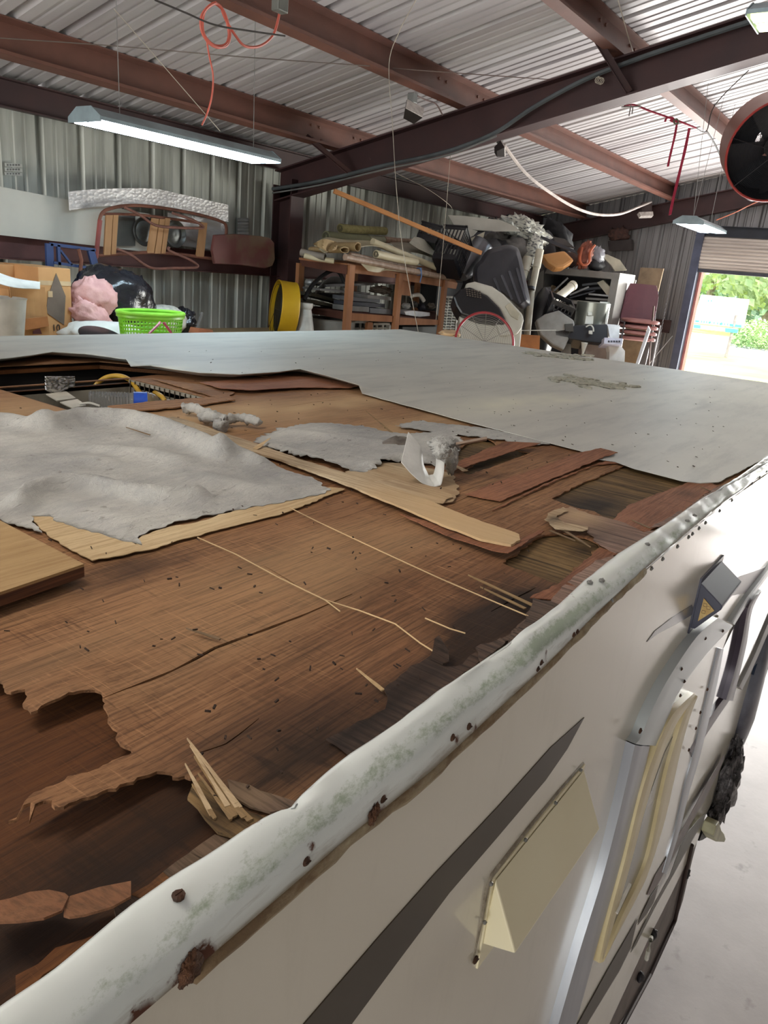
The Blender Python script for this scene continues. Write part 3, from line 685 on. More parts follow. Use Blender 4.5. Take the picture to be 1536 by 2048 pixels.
# --- felt backing torn from the membrane
ft = NG('grey_fibre_felt', .95, 0, .1)
c = ft.ramp(ft.noise(5, (1, 1, 1), 6, .65), [(.3, (156, 156, 154)), (.7, (204, 203, 196))])
c = ft.mix(ft.math('MULTIPLY', ft.ramp(ft.noise(60, (.15, 1, 1), 5, .7, (2, 0, 0), dist=.6), [(.45, 0), (.75, 1)]), .45), c, (146, 146, 150))
c = ft.mix(ft.math('MULTIPLY', ft.ramp(ft.noise(40, (1, 1, 1), 3, .6, (7, 2, 0)), [(.66, 0), (.72, 1)]), .4), c, (80, 70, 60))
ft.color(c); ft.bump(ft.noise(120, (.3, 1, 1), 4, .7, dist=.5), .8, .006); ft = ft.m
def felt(pts, h, seed, ridges=(), name='felt_patch', label=None, base=.002, step=.012, amp=.006):
    pl = jag(PX(pts), amp, .008, seed); P2 = [Vector(p) for p in pl]
    rg = [([Vector(hz(u, v, RZ)[:2]) for u, v in r], w, hh) for r, w, hh in ridges]
    def hf(x, y):
        p = Vector((x, y)); best = min(((p - q).length_squared for q in P2)) ** .5; s = min(1, best / .035)
        z = h * s * (.55 + .6 * noise.noise(Vector((x * 5, y * 5, seed))) + .18 * noise.noise(Vector((x * 22, y * 28, seed))) + .06 * noise.noise(Vector((x * 90, y * 90, seed))))
        for r, w, hh in rg:
            b = 9
            for a, c_ in zip(r, r[1:]):
                d = c_ - a; t = max(0, min(1, (p - a).dot(d) / max(d.length_squared, 1e-9))); b = min(b, (p - a - d * t).length)
            z += hh * math.exp(-(b / w) ** 2)
        return max(z, 0)
    return part(name, sheet(pl, RZ + base, .001, step, (), hf), ft, TR, smooth=2, label=label)
felt([(-90, 830), (0, 838), (40, 842), (90, 852), (130, 840), (150, 832), (200, 838), (260, 840), (300, 838), (345, 847), (380, 868), (430, 888), (500, 918), (560, 938), (620, 955), (662, 982), (640, 990), (560, 1008), (470, 1022), (380, 1040), (300, 1062), (275, 1078), (284, 1092), (230, 1078), (150, 1056), (100, 1034), (62, 1034), (70, 1050), (85, 1068), (30, 1050), (-90, 1020)],
     .013, 3, [([(40, 1020), (60, 1002), (110, 984), (180, 984), (260, 1000), (330, 1010), (400, 1006)], .016, .024), ([(100, 862), (160, 850), (260, 855), (330, 868), (390, 890), (440, 925)], .03, .032), ([(-60, 850), (20, 848), (70, 862)], .03, .02), ([(440, 925), (470, 915), (520, 935)], .025, .018), ([(0, 940), (90, 925), (200, 930)], .03, .008), ([(200, 905), (300, 915), (360, 935)], .03, .010), ([(420, 970), (500, 985), (560, 985)], .03, .008)],
     label='large fuzzy grey felt sheet at left over the plywood')
felt([(512, 878), (535, 868), (590, 851), (650, 847), (720, 852), (800, 868), (860, 866), (905, 862), (925, 880), (912, 905), (880, 935), (830, 925), (770, 928), (735, 945), (700, 945), (650, 930), (600, 918), (560, 905), (525, 897)],
     .007, 9, [([(540, 895), (600, 912), (680, 940)], .02, .008), ([(560, 862), (640, 875), (760, 890)], .02, .006), ([(740, 935), (790, 918), (850, 920)], .015, .012)], label='thin felt fluff in the middle of the roof beside the white curl', amp=.012)
felt([(790, 852), (840, 842), (900, 850), (960, 856), (1030, 868), (1085, 880), (1100, 888), (1060, 892), (1000, 880), (930, 872), (880, 868)], .003, 14, amp=.012)
tf = MB()
def tuft(pts, r, seed):
    pp = spline([hz(u, v, RZ) + VZ * z for u, v, z in pts], 8); mbx = MB(); rs = [r * (.8 + .5 * abs(noise.noise(Vector((i * .5, seed, 0))))) for i in range(len(pp))]
    mbx.tube(pp, rs, 14)
    for v in mbx.v: v += Vector([noise.noise(v * 60 + Vector((k * 9., seed, 0))) for k in range(3)]) * .007 + Vector([noise.noise(v * 160 + Vector((k * 9., seed, 0))) for k in range(3)]) * .003
    tf.add(mbx.v, mbx.f)
tuft([(365, 828, .016), (390, 832, .02), (415, 842, .018), (438, 850, .016)], .014, 1); tuft([(400, 845, .014), (425, 850, .02), (450, 855, .018)], .015, 2)
tuft([(432, 858, .01), (450, 862, .01)], .016, 4); tuft([(450, 850, .012), (480, 850, .018), (520, 855, .014)], .013, 3)
part('felt_roll', tf, ft, TR, smooth=2, label='rolled tuft of felt at the head of the long lath')

# --- white curled scrap of membrane
cm = M('curled_membrane_scrap', (226, 226, 222), .45, 0, (190, 190, 186), 12, bump=.15, bs=40)
a0, b0, c0 = hz(812, 880, RZ), hz(812, 945, RZ), hz(858, 975, RZ)
D0 = 1.9
def curlf(a, b):
    # strip: rises from the deck at the left, dips to a point, comes back up as a rolled lip at the right
    key = [((816, 865), (802, 925), 0), ((830, 880), (822, 948), .0), ((841, 896), (840, 964), .0), ((846, 930), (855, 973), -.0), ((856, 952), (869, 975), -.0), ((868, 950), (883, 970), -.0), ((873, 932), (888, 944), .0), ((874, 914), (889, 925), .0)]
    t = a * (len(key) - 1); i = min(int(t), len(key) - 2); f = t - i
    (p0, p1, d0), (q0, q1, d1) = key[i], key[i + 1]
    u = (p0[0] + (p1[0] - p0[0]) * b) * (1 - f) + (q0[0] + (q1[0] - q0[0]) * b) * f
    v = (p0[1] + (p1[1] - p0[1]) * b) * (1 - f) + (q0[1] + (q1[1] - q0[1]) * b) * f
    return at(u, v, DCURL + .055 * (1 - b) + (d0 * (1 - f) + d1 * f))
pb = hz(858, 970, RZ + .004); DCURL = FW.dot(pb - EYEV)
mb = MB(); mb.grid(curlf, 30, 8, .0018)
part('membrane_curl', mb, cm, TR, smooth=1, label='white scrap of membrane curled up like a peel')
mb = MB()
def curl2(a, b):
    u = 765 + 55 * a; v = 878 + (8 - 14 * math.sin(a * 2.4)) * (1 - b) + 10 * b + (2 if a > .5 else 0); return at(u, v, DCURL + .12 - .03 * b)
mb.grid(curl2, 14, 5, .002); part('membrane_curl', mb, M('curl_underside', (120, 112, 104), .8, 0, (70, 64, 58), 30), TR, smooth=1)
mb = MB()
def curl3(a, b):
    u = 912 + 62 * a; v = 893 - 12 * a + 4 * b - 9 * math.sin(b * 2.2); return at(u, v, DCURL + .10 - .04 * b)
mb.grid(curl3, 14, 6, .002); part('membrane_curl', mb, M('curl_tan', (178, 156, 138), .8, 0, (140, 118, 100), 20), TR, smooth=1)
mb = MB(); mb.blob(at(884, 903, DCURL + .03), (.020, .018, .015), 4, .3, 4, seg=30); mb.blob(at(904, 922, DCURL + .07), (.012, .012, .028), 8, .3, 4, seg=24); mb.blob(at(888, 888, DCURL + .09), (.04, .03, .014), 9, .3, 4, seg=30)
part('felt_tuft', mb, ft, TR, smooth=2)

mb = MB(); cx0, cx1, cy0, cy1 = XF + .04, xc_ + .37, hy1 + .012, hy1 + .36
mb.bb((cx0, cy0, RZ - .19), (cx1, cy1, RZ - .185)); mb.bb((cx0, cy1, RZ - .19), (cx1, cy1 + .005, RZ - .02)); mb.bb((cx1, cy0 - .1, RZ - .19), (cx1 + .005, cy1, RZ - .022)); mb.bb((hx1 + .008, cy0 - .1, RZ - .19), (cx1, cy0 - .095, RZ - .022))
part('roof_cavity', mb, M('cavity_shade_black', (22, 19, 17), .95), TR, label='gap between the lifted membrane and the vent well, lined black for its shade')  # lining coloured black to stand in for shade in the gap
# --- vent hole box
mb = MB(); zb = RZ - .17; tk = .006
mb.bb((hx0 - tk, hy1, zb), (hx1 + tk, hy1 + tk, RZ - .02)); mb.bb((hx1, hy0, zb), (hx1 + tk, hy1, RZ - .006)); mb.bb((hx0 - tk, hy0, zb), (hx0, hy1, RZ - .02)); mb.bb((hx0, hy0 - tk, zb), (hx1, hy0, RZ - .02)); mb.bb((hx0 - tk, hy0 - tk, zb - tk), (hx1 + tk, hy1 + tk, zb))
part('vent_well', mb, M('well_grey_tin', (168, 164, 150), .5, .1, (120, 112, 98), 14), TR, label='dusty square vent well cut through the roof')
mb = MB()
for k in range(17):
    y = hy0 + (hy1 - hy0) * (k + .5) / 17; mb.bar((hx1 - .003, y, RZ - .06), (hx1 - .003, y, RZ - .008), .002, .003, VX)
part('gauze_strip', mb, M('gauze_brown', (84, 74, 60), .8), TR)
mb = MB(); 
def foil(a, b):
    u = 88 + 60 * a; v = 752 + 28 * b + 6 * math.sin(a * 5) * b; p = hy(u, v, hy1 - .004)
    return p + Vector((0, -.012 * abs(noise.noise(Vector((a * 9, b * 7, 1)))) - .003, .0))
mb.grid(foil, 26, 14, .0006); part('foil_tape', mb, M('crumpled_foil', (214, 214, 214), .22, 1., (190, 190, 190), 9), TR, smooth=2, label='crumpled silver foil tape on the vent well wall')

# --- side rail (bent white metal edge moulding)
inner_px = [(-60, 2062), (0, 2018), (100, 1950), (170, 1892), (230, 1842), (273, 1806), (350, 1752), (410, 1716), (460, 1684), (505, 1652), (545, 1628), (588, 1618), (596, 1600), (640, 1560), (695, 1514), (770, 1465), (890, 1375), (1013, 1292), (1119, 1210), (1170, 1162), (1236, 1109), (1330, 1050), (1408, 995), (1462, 968), (1500, 944), (1536, 920)]
crest_px = [(0, 2072), (150, 1990), (310, 1872), (430, 1772), (520, 1705), (600, 1648), (695, 1577), (860, 1465), (1000, 1362), (1100, 1276), (1200, 1196), (1300, 1112), (1400, 1040), (1470, 985), (1536, 935)]
seam_px = [(262, 2048), (480, 1862), (700, 1672), (860, 1545), (960, 1452), (1086, 1336), (1200, 1222), (1290, 1138), (1382, 1058), (1440, 1010), (1536, 945)]
ip = [hz(u, v, RZ + .006) for u, v in inner_px]
def interp(tab, x):
    if x <= tab[0][0]: return tab[0][1]
    for (a, b), (c, d) in zip(tab, tab[1:]):
        if x <= c: return b + (d - b) * (x - a) / (c - a)
    return tab[-1][1]
itab = sorted((p.x, p.y) for p in ip)
itab = [(a, min(b, .335)) for a, b in itab]
stab = sorted((hy(u, v, YS - .012).x, hy(u, v, YS - .012).z) for u, v in seam_px)
wht = NG('chalky_white_rail_paint', .28, 0, .5)
alg = wht.attr('algae'); rst = wht.attr('rust'); drt_shd = wht.attr('dirt_shade')
n1 = wht.noise(75, (.6, 1, 1), 7, .8); n2 = wht.noise(16, (1, 1, 1), 4, .6, (3, 0, 0))
c = wht.ramp(wht.noise(4, detail=5), [(.35, (238, 243, 239)), (.7, (220, 228, 224))])
fa = wht.math('MULTIPLY', wht.math('ADD', alg, -.34), 1.5); fa = wht.math('MULTIPLY', wht.ramp(wht.math('ADD', wht.math('MULTIPLY', fa, .62), wht.math('MULTIPLY', wht.math('SUBTRACT', n1, .47), 1.6)), [(.22, 0), (.55, 1)]), .7)
c = wht.mix(fa, c, (136, 156, 120)); 
fd = wht.ramp(wht.math('ADD', wht.math('MULTIPLY', drt_shd, 1.0), wht.math('SUBTRACT', wht.noise(70, (.2, 1, 1), 5, .7), .5)), [(.3, 0), (.75, 1)])
c = wht.mix(wht.math('MULTIPLY', fd, .8), c, (128, 112, 88))
fr = wht.ramp(wht.math('ADD', rst, wht.math('MULTIPLY', wht.math('SUBTRACT', wht.noise(120, (1, 1, 1), 4, .7), .5), .9)), [(.38, 0), (.6, 1)])
c = wht.mix(fr, c, (88, 48, 28)); wht.color(c)
wht.l(wht.mix(fr, .25, .85), wht.b.inputs['Roughness']); wht.bump(n1, .08, .003); wht = wht.m
rust_pts = [(357, 1790, .010), (745, 1632, .014), (380, 1930, .020), (612, 1690, .006), (765, 1600, .006), (1085, 1310, .010), (1100, 1335, .006), (505, 1660, .012), (950, 1335, .008), (778, 1462, .006), (960, 1340, .009), (1018, 1298, .008), (905, 1475, .007), (938, 1455, .008), (1140, 1205, .010), (1130, 1210, .008), (955, 1450, .006), (270, 2030, .014)]
rw = [(hz(u, v, RZ) if i in (0, 7, 8, 9, 10, 11, 14, 15) else hy(u, v, YS - .008), r) for i, (u, v, r) in enumerate(rust_pts)]
mb = MB(); NX = 620; xs = [XF + (XT - XF) * i / NX for i in range(NX + 1)]
vs = []; at_a, at_ds, at_r = [], [], []
def dent(x): return .0045 * noise.noise(Vector((x * 7, 0, 3))) + .002 * noise.noise(Vector((x * 23, 5, 3)))
for x in xs:
    yi = interp(itab, x) + .001 * noise.noise(Vector((x * 30, 2, 2))); zs = interp(stab, x); d = dent(x); d2 = .003 * noise.noise(Vector((x * 9, 8, 1)))
    notch = math.exp(-((x - .985) / .035) ** 2)
    prof = [(yi + .001, RZ - .004, .0), (yi, RZ + .006, .0), (yi - .004, RZ + .0095, 0.), ((yi + YS) / 2 + .004, RZ + .010 + d - .004 * notch, .22), (YS + .004, RZ + .006 + d, .55), (YS - .003, RZ - .001 + d, .95), (YS - .0095 + d2, RZ - .006 + d * .5, .85), (YS - .0115 + d2, RZ - .013, .35), (YS - .012, (zs + RZ - .02) / 2, .12), (YS - .013, zs + .004, .05), (YS - .010, zs, .0), (YS - .001, zs - .001, 0)]
    for k, (y, z, al) in enumerate(prof):
        p = Vector((x, y, z)); vs.append(p)
        w_ = 1.0 if x < 2.2 else max(.15, 1 - (x - 2.2))
        at_a.append(al * w_ * (.75 + .5 * noise.noise(Vector((x * 3, 0, 7))))); at_ds.append({7: .22, 8: .42, 9: .75, 10: .95, 11: .95, 1: .18}.get(k, .08) * (1 if x < 2.2 else .6))  # seam dirt, plus painted shade on the flange below the crest
        at_r.append(max([math.exp(-((p - q).length / r) ** 2) for q, r in rw] + [0]))
m = 12
fs = [(i * m + k, (i + 1) * m + k, (i + 1) * m + k + 1, i * m + k + 1) for i in range(NX) for k in range(m - 1)]
mb.add(vs, fs); mb.at = {'algae': at_a, 'dirt_shade': at_ds, 'rust': at_r}
rail = part('edge_rail', mb, wht, TR, smooth=2, label='bent white metal edge rail, green with algae and spotted with rust')
sol = rail.modifiers.new('thick', 'SOLIDIFY'); sol.thickness = .0012
# screws along the rail
scr = M('rusty_screw', (92, 62, 44), .7, .4, (50, 36, 28), 60)
scr2 = M('dull_zinc_screw', (150, 150, 146), .4, .7)
def screw(p, n, r=.0045, mat=scr, parent=None, name='screw'):
    mb = MB(); n = Vector(n).normalized(); mb.lathe([(0, .0022), (r * .6, .0018), (r, .0004), (r * .9, -.002)], p, n, 10)
    mb.box(Vector(p) + n * .0022, (r * 1.4, r * .3, .0006), n.to_track_quat('Z', 'Y').to_matrix())
    part(name, mb, mat, parent or rail)
for u, v in [(615, 1690), (766, 1598), (905, 1475), (938, 1453), (1075, 1338), (1085, 1308), (1158, 1210), (1165, 1205), (1223, 1202), (1258, 1184), (1297, 1168), (1345, 1140), (1372, 1099), (1383, 1078), (1395, 1072), (1410, 1052), (1437, 1033), (1462, 1010), (1500, 985), (1515, 972), (1530, 955), (1255, 1183), (1323, 1132)]:
    p = hy(u, v, YS - .013)
    if p.z > RZ - .015 or p.z < interp(stab, p.x): p.z = min(max(p.z, interp(stab, p.x) + .008), RZ - .022)
    screw(p, (0, -1, 0), .004, scr if u < 1200 else scr2)
for u, v in [(1204, 1160), (1180, 1164), (1295, 1088), (1375, 1041), (1390, 1030), (357, 1790)]:
    p = hz(u, v, RZ + .010); screw(p, (0, 0, 1), .0045, scr2 if u > 500 else scr)

# --- side wall with its paint scheme
sd = NG('cream_white_side_panel', .16, 0, .5)
c = sd.ramp(sd.noise(.9, detail=3), [(.3, (222, 215, 198)), (.7, (213, 207, 191))]); c = sd.mix(sd.math('MULTIPLY', sd.ramp(sd.noise(30, (.5, 1, .12), 5, .7), [(.55, 0), (.8, 1)]), .12), c, (150, 140, 120)); sd.color(c); sd.bump(sd.noise(1.4, detail=2), .10, .03)
sd = sd.m
bottom_px = [(1150, 2190), (1219, 2048), (1296, 1880), (1336, 1801), (1395, 1682), (1411, 1631), (1430, 1594), (1460, 1500), (1491, 1400), (1515, 1315), (1536, 1245)]
bp = [hy(u, v, YS) for u, v in bottom_px]
outl = [(XF, bp[0].z)] + [(p.x, p.z) for p in bp] + [(XT, bp[-1].z), (XT, RZ - .012), (XF, RZ - .012)]
mb = MB(); mb.prism([(x, YS, z) for x, z in outl], (0, .03, 0)); 
sw = part('side_wall', mb, sd, TR, label='glossy cream-white side wall with brown swoosh stripes')
def decal(pts, mat, name='swoosh_stripe', th=.0012, y=YS, parent=None, label=None):
    mb = MB(); P = [hy(u, v, y - th) for u, v in pts]; mb.prism(P, (0, th, 0)); return part(name, mb, mat, parent or sw, label=label)
st_b = M('stripe_brown', (76, 68, 56), .4, 0, (70, 62, 50), spec=.3); st_g = M('stripe_grey', (128, 122, 122), .35, 0, (120, 114, 114))
decal([(1169, 1435), (1135, 1498), (1092, 1560), (995, 1675), (900, 1785), (795, 1925), (704, 2048), (640, 2140), (540, 2140), (609, 2048), (760, 1872), (868, 1750), (900, 1716), (995, 1615), (1102, 1495)], st_b)
decal([(1294, 1284), (1310, 1262), (1345, 1235), (1384, 1210), (1390, 1226), (1350, 1250), (1315, 1268)], M('stripe_slate', (108, 108, 112), .2))
decal([(1454, 1169), (1480, 1152), (1510, 1142), (1545, 1128), (1545, 1142), (1512, 1180), (1463, 1192)], st_g)
decal([(1448, 1510), (1417, 1562), (1382, 1627), (1355, 1675), (1330, 1720), (1310, 1752), (1294, 1790), (1300, 1790), (1318, 1765), (1342, 1720), (1367, 1674), (1386, 1640), (1408, 1603), (1425, 1569), (1449, 1518)], M('stripe_mauve', (112, 96, 90), .4, spec=.3), y=YS - .0135)
decal([(1275, 1838), (1214, 1943), (1155, 2050), (1120, 2110), (1140, 2110), (1178, 2042), (1240, 1940), (1262, 1895)], st_b, y=YS - .0135)
decal([(1412, 1626), (1396, 1640), (1378, 1662), (1362, 1690), (1340, 1750), (1304, 1815), (1270, 1885), (1262, 1905), (1272, 1890), (1310, 1815), (1352, 1740), (1384, 1682), (1402, 1650)], M('stripe_moss', (88, 84, 70), .4, spec=.3), y=YS - .0135)
decal([(1317, 1770), (1300, 1795), (1283, 1830), (1276, 1850), (1292, 1830), (1308, 1805)], st_b, y=YS - .0135)
# caulk bead under the rail
ck = NG('dirty_caulk', .8); ck.color(ck.ramp(ck.noise(30, (.4, 1, 1), 6, .7), [(.35, (176, 162, 132)), (.6, (120, 98, 70))])); ck.bump(ck.noise(60), .6, .006); ck = ck.m
mb = MB(); pts = []
for i in range(150):
    x = .25 + i * .02; 
    if x > 2.9: break
    pts.append(Vector((x, YS - .0085, interp(stab, x) - .004 + .0015 * noise.noise(Vector((x * 20, 0, 0))))))
mb.tube(pts, [max(.0012, (.0085 if p.x < 1.15 else .0032) * (1 + .5 * noise.noise(Vector((p.x * 25, 3, 0))))) for p in pts], 8)
part('caulk_bead', mb, ck, sw, smooth=2)
for u, v, r in [(745, 1634, .006), (752, 1620, .004), (383, 1935, .008), (372, 1948, .006)]:
    mb = MB(); mb.blob(hy(u, v, YS - .014), (r, .003, r * 1.4), u, .6, 3, seg=18); part('rust_bloom', mb, M('rust_scab', (112, 74, 48), .9, 0, (56, 38, 28), 80, bump=.8, bs=200), rail, smooth=2)
# other walls, belly, chassis
mb = MB(); zb2 = bp[1].z
mb.bb((XF, YF - .03, zb2), (XT, YF, RZ - .02)); mb.bb((XF, YS + .03, zb2), (XF + .03, YF - .03, RZ - .02)); mb.bb((XT - .03, YS + .03, 1.2), (XT, YF - .03, RZ - .02))
part('body_shell', mb, sd, TR)
mb = MB(); mb.bb((XF + .03, YS + .04, zb2 + .02), (3.2, YF - .04, zb2 + .07)); part('belly_pan', mb, M('belly_black', (42, 40, 40), .8), TR)
mb = MB()
mb.prism([hy(u, v, YS + .004) for u, v in [(1140, 2190), (1219, 2046), (1296, 1878), (1336, 1799), (1395, 1680), (1384, 1722), (1366, 1800), (1347, 1858), (1312, 1930), (1240, 2048), (1160, 2200)]], (0, .03, 0))
part('skirt_rail', mb, M('skirt_brown', (106, 92, 82), .5, .2, (70, 58, 50), 9), TR, label='dull brown metal skirt rail under the side wall')
mb = MB(); mb.tube([hy(1384, 1690, YS - .005), hy(1350, 1840, YS - .005), hy(1300, 1950, YS - .005), hy(1230, 2080, YS - .005)], .008, 8); part('skirt_tube', mb, M('skirt_dark', (64, 50, 46), .5, .4), TR)
for y in (.9, 2.3):
    mb = MB(); mb.bb((XF, y, zb2 - .12), (4.2, y + .06, zb2 + .02)); part('chassis_beam', mb, M('chassis_black', (32, 30, 30), .6), TR)
for (x, y) in ((-.6, .93), (-.6, 2.33), (4.0, .93), (4.0, 2.33)):
    mb = MB(); mb.bb((x - .05, y - .05, 0), (x + .05, y + .05, zb2 - .1)); mb.bb((x - .12, y - .12, 0), (x + .12, y + .12, .02)); part('jack_stand', mb, MATS['chassis_black'], TR)
for x in (1.0, 1.9):
    for y in (.55, 2.62):
        mb = MB(); mb.lathe([(.12, -.09), (.2, -.1), (.33, -.085), (.355, -.05), (.355, .05), (.33, .085), (.2, .1), (.12, .09)], (x, y, .356), VY, 36)
        wl = part('wheel', mb, M('tyre_rubber', (34, 34, 36), .8), TR, smooth=1)
        mb = MB(); mb.lathe([(0, -.06), (.06, -.07), (.1, -.05), (.19, -.06), (.2, -.085), (.205, .08), (0, .05)], (x, y, .356), VY, 30); part('wheel_rim', mb, M('rim_white', (206, 206, 204), .4, .2), wl, smooth=1)
# skirt fittings
blk = M('fitting_black', (30, 28, 32), .5)
for u, v in ((1374, 1748), (1307, 1870), (1281, 1955)):
    mb = MB(); p = hy(u, v, YS - .006); mb.blob(p, (.018, .012, .022), u, .3, 2, seg=14); part('rubber_bumper', mb, blk, TR, smooth=1)
cb = M('bracket_cream', (188, 184, 150), .5, 0, (140, 136, 104))
mb = MB(); mb.prism([hy(u, v, YS - .004) for u, v in [(1408, 1640), (1414, 1632), (1420, 1650), (1427, 1658), (1431, 1668), (1428, 1675), (1410, 1673), (1402, 1660)]], (0, -.05, 0)); part('awning_bracket', mb, cb, TR, bevel=.004)
mb = MB(); mb.prism([hy(u, v, YS - .003) for u, v in [(1408, 1658), (1418, 1652), (1424, 1668), (1405, 1680), (1398, 1682)]], (0, .03, 0)); part('bracket_foot', mb, blk, TR)
mb = MB(); a = hy(1296, 1876, YS - .02); mb.tube([hy(1303, 1874, YS), hy(1301, 1880, YS - .03), hy(1297, 1900, YS - .03), hy(1293, 1918, YS - .02)], .007, 8); part('drain_elbow', mb, M('elbow_white', (214, 212, 200), .4), TR, smooth=1)
# dark lower trim and crumpled wrapping at the far end
mb = MB(); mb.prism([hy(u, v, YS + .002) for u, v in [(1536, 1200), (1560, 1200), (1548, 1300), (1520, 1390), (1490, 1445), (1466, 1512), (1446, 1562), (1432, 1598), (1428, 1597), (1460, 1500), (1491, 1400), (1515, 1315)]], (0, .05, 0))
part('lower_trim', mb, M('trim_plum', (62, 54, 62), .4, .1, (48, 42, 52), 6), TR, label='dark plum lower trim at the far end')
wr = M('crumpled_wrapping', (96, 92, 92), .25, .5, (40, 38, 40), 40, bump=.9, bs=60)
mb = MB(); mb.blob(hy(1452, 1562, YS - .02), (.14, .05, .20), 3, .35, 3, seg=40); o = part('crumpled_wrapping', mb, wr, TR, smooth=2, label='shiny crumpled dark wrapping hanging below the side wall')
mb = MB(); mb.blob(hy(1471, 1524, YS - .02), (.03, .02, .06), 9, .5, 3, seg=16); part('crumpled_wrapping', mb, M('wrap_tail', (120, 124, 118), .4, .2), TR, smooth=2)
mb = MB(); mb.blob(hy(1494, 1398, YS + .0), (.12, .05, .36), 9, .08, 1.5, seg=24); part('wheel_cover', mb, M('cover_grey', (120, 122, 132), .3, .2, (70, 70, 80), 5), TR, smooth=1)
mb = MB(); mb.prism([hy(u, v, YS - .01) for u, v in [(1560, 1250), (1538, 1268), (1524, 1300), (1507, 1350), (1519, 1353), (1530, 1340), (1545, 1320), (1560, 1300)]], (0, .05, 0)); part('mud_flap', mb, M('flap_navy', (36, 52, 76), .4), TR)

# --- range vent hood (cream wedge)
vh = M('yellowed_cream_plastic', (236, 227, 194), .38, 0, (228, 216, 180), 3); vh2 = M('yellowed_sealant', (150, 140, 122), .7, 0, (110, 98, 80), 40, bump=.5, bs=90)
xa, xb = .762, 1.071; za, zb_ = EYE - .742, EYE - .876
A1, A2 = Vector((xa, YS, za)), Vector((xb, YS, za)); O1, O2 = Vector((xa, .247, EYE - .835)), Vector((xb, .250, EYE - .848)); L1, L2 = Vector((xa, YS, EYE - .852)), Vector((xb, YS, EYE - .872))
mb = MB(); mb.prism([A1 - VY * .004, O1, L1 - VY * .0], A2 - A1); hood = part('range_vent_hood', mb, vh, TR, label='yellowed cream wedge vent hood screwed to the side wall', bevel=.0025)
mb = MB(); mb.bb((xa - .006, YS - .003, EYE - .89), (xb + .006, YS + .002, za + .006)); part('hood_flange', mb, vh, hood, bevel=.001)
mb = MB(); mb.tube([hy(945, 1925, YS), hy(962, 1840, YS), hy(972, 1775, YS), hy(980, 1752, YS), hy(1060, 1650, YS), hy(1120, 1578, YS), hy(1166, 1526, YS)], [.0015, .003, .004, .004, .0035, .003, .002], 8); part('sealant_bead', mb, vh2, hood, smooth=2)
for u, v in ((983, 1768), (1052, 1680), (1112, 1606), (1162, 1540), (970, 1845)): p = hy(u, v, YS - .006); screw(p, (0, -1, .3), .003, scr2, hood)
screw(hy(952, 1920, YS - .004), (0, -1, 0), .006, scr, hood)
# --- porch light (navy wedge with amber lens)
nv = M('navy_plastic', (66, 68, 86), .35, 0, (58, 60, 78)); am = NG('amber_lens', .25); am.color(am.ramp(am.noise(60), [(.4, (206, 176, 112)), (.7, (190, 152, 88))])); am.bump(am.noise(120), .3, .003); am = am.m
xa, xb = 1.70, 1.90
T1, B1 = Vector((xa, YS, EYE - .600)), Vector((xa, YS, EYE - .712)); Q1 = hx(1443, 1219, xa)
mb = MB(); n_ = Vector((xb - xa, 0, 0))
mb.prism([T1, Q1 + Vector((0, 0, .008)), Q1, Q1 - Vector((0, -.004, .006)), B1 + Vector((0, -.012, 0)), B1], n_); pl_ = part('porch_light', mb, nv, TR, label='dark navy wedge porch light with an amber lens', bevel=.002)
lc = [hx(u, v, xa - .001) for u, v in ((1408, 1196), (1429, 1221), (1396, 1242))]
mb = MB(); mb.prism(lc, (-.002, 0, 0)); part('amber_lens', mb, am, pl_, label='amber triangular lens')
mb = MB()
for u, v in ((1410, 1210), (1417, 1216), (1407, 1224)):
    c_ = hx(u, v, xa - .0035); q = .0035
    for a_, b_ in (((-q, -q), (q, -q)), ((q, -q), (q, q)), ((q, q), (-q, q)), ((-q, q), (-q, -q))): mb.bar(c_ + Vector((0, a_[0], a_[1])), c_ + Vector((0, b_[0], b_[1])), .0008, .0008, VX)
part('lens_marking', mb, M('amber_dark', (150, 112, 60), .4), pl_)
mb = MB(); mb.bb((xa - .004, YS - .004, EYE - .725), (xb + .01, YS, EYE - .59)); part('mount_plate', mb, nv, pl_)

# --- entry door with moulded frame
fr1 = M('frame_blue_white', (190, 197, 198), .3, 0, (180, 188, 190)); fr2 = M('frame_silver', (170, 174, 180), .3, .5, (150, 155, 165), 20, (1, 1, .1))
door = None
mb = MB(); mb.prism([hy(u, v, YS - .012) for u, v in [(1120, 2060), (1180, 1850), (1230, 1690), (1285, 1490), (1305, 1440), (1345, 1365), (1395, 1292), (1432, 1250), (1462, 1250), (1450, 1285), (1434, 1330), (1390, 1500), (1355, 1640), (1318, 1760), (1260, 1930), (1200, 2080), (1160, 2150), (1100, 2150)]], (0, .012, 0))
door = part('entry_door', mb, sd, TR, label='entry door with rounded top in the side wall')
def band(pl, pr, y0, y1, mat, name, parent, label=None, th=None):
    L_ = [hy(u, v, y0) for u, v in pl]; R_ = [hy(u, v, y0) for u, v in pr]; mb = MB()
    L_ = spline(L_, 5); R_ = spline(R_, 5); n = min(len(L_), len(R_))
    vs = []
    for a, b in zip(L_, R_):
        mid = (a + b) / 2
        vs += [a + VY * (y1 - y0), a, a.lerp(b, .22) - VY * .004, a.lerp(b, .5) - VY * .001, a.lerp(b, .8) - VY * .003, b, b + VY * (y1 - y0)]
    m = 7; fs = [(i * m + k, i * m + k + 1, (i + 1) * m + k + 1, (i + 1) * m + k) for i in range(n - 1) for k in range(m - 1)] + [tuple(range(m)), tuple((n - 1) * m + k for k in reversed(range(m)))]
    mb.add(vs, fs); return part(name, mb, mat, parent, smooth=1, label=label)
band([(1095, 2130), (1117, 2048), (1160, 1900), (1205, 1755), (1240, 1620), (1270, 1490)], [(1130, 2130), (1152, 2048), (1195, 1890), (1240, 1735), (1285, 1560), (1300, 1492)], YS - .018, YS, fr2, 'door_frame_jamb', door, 'silver door frame jamb with faint blue shading')
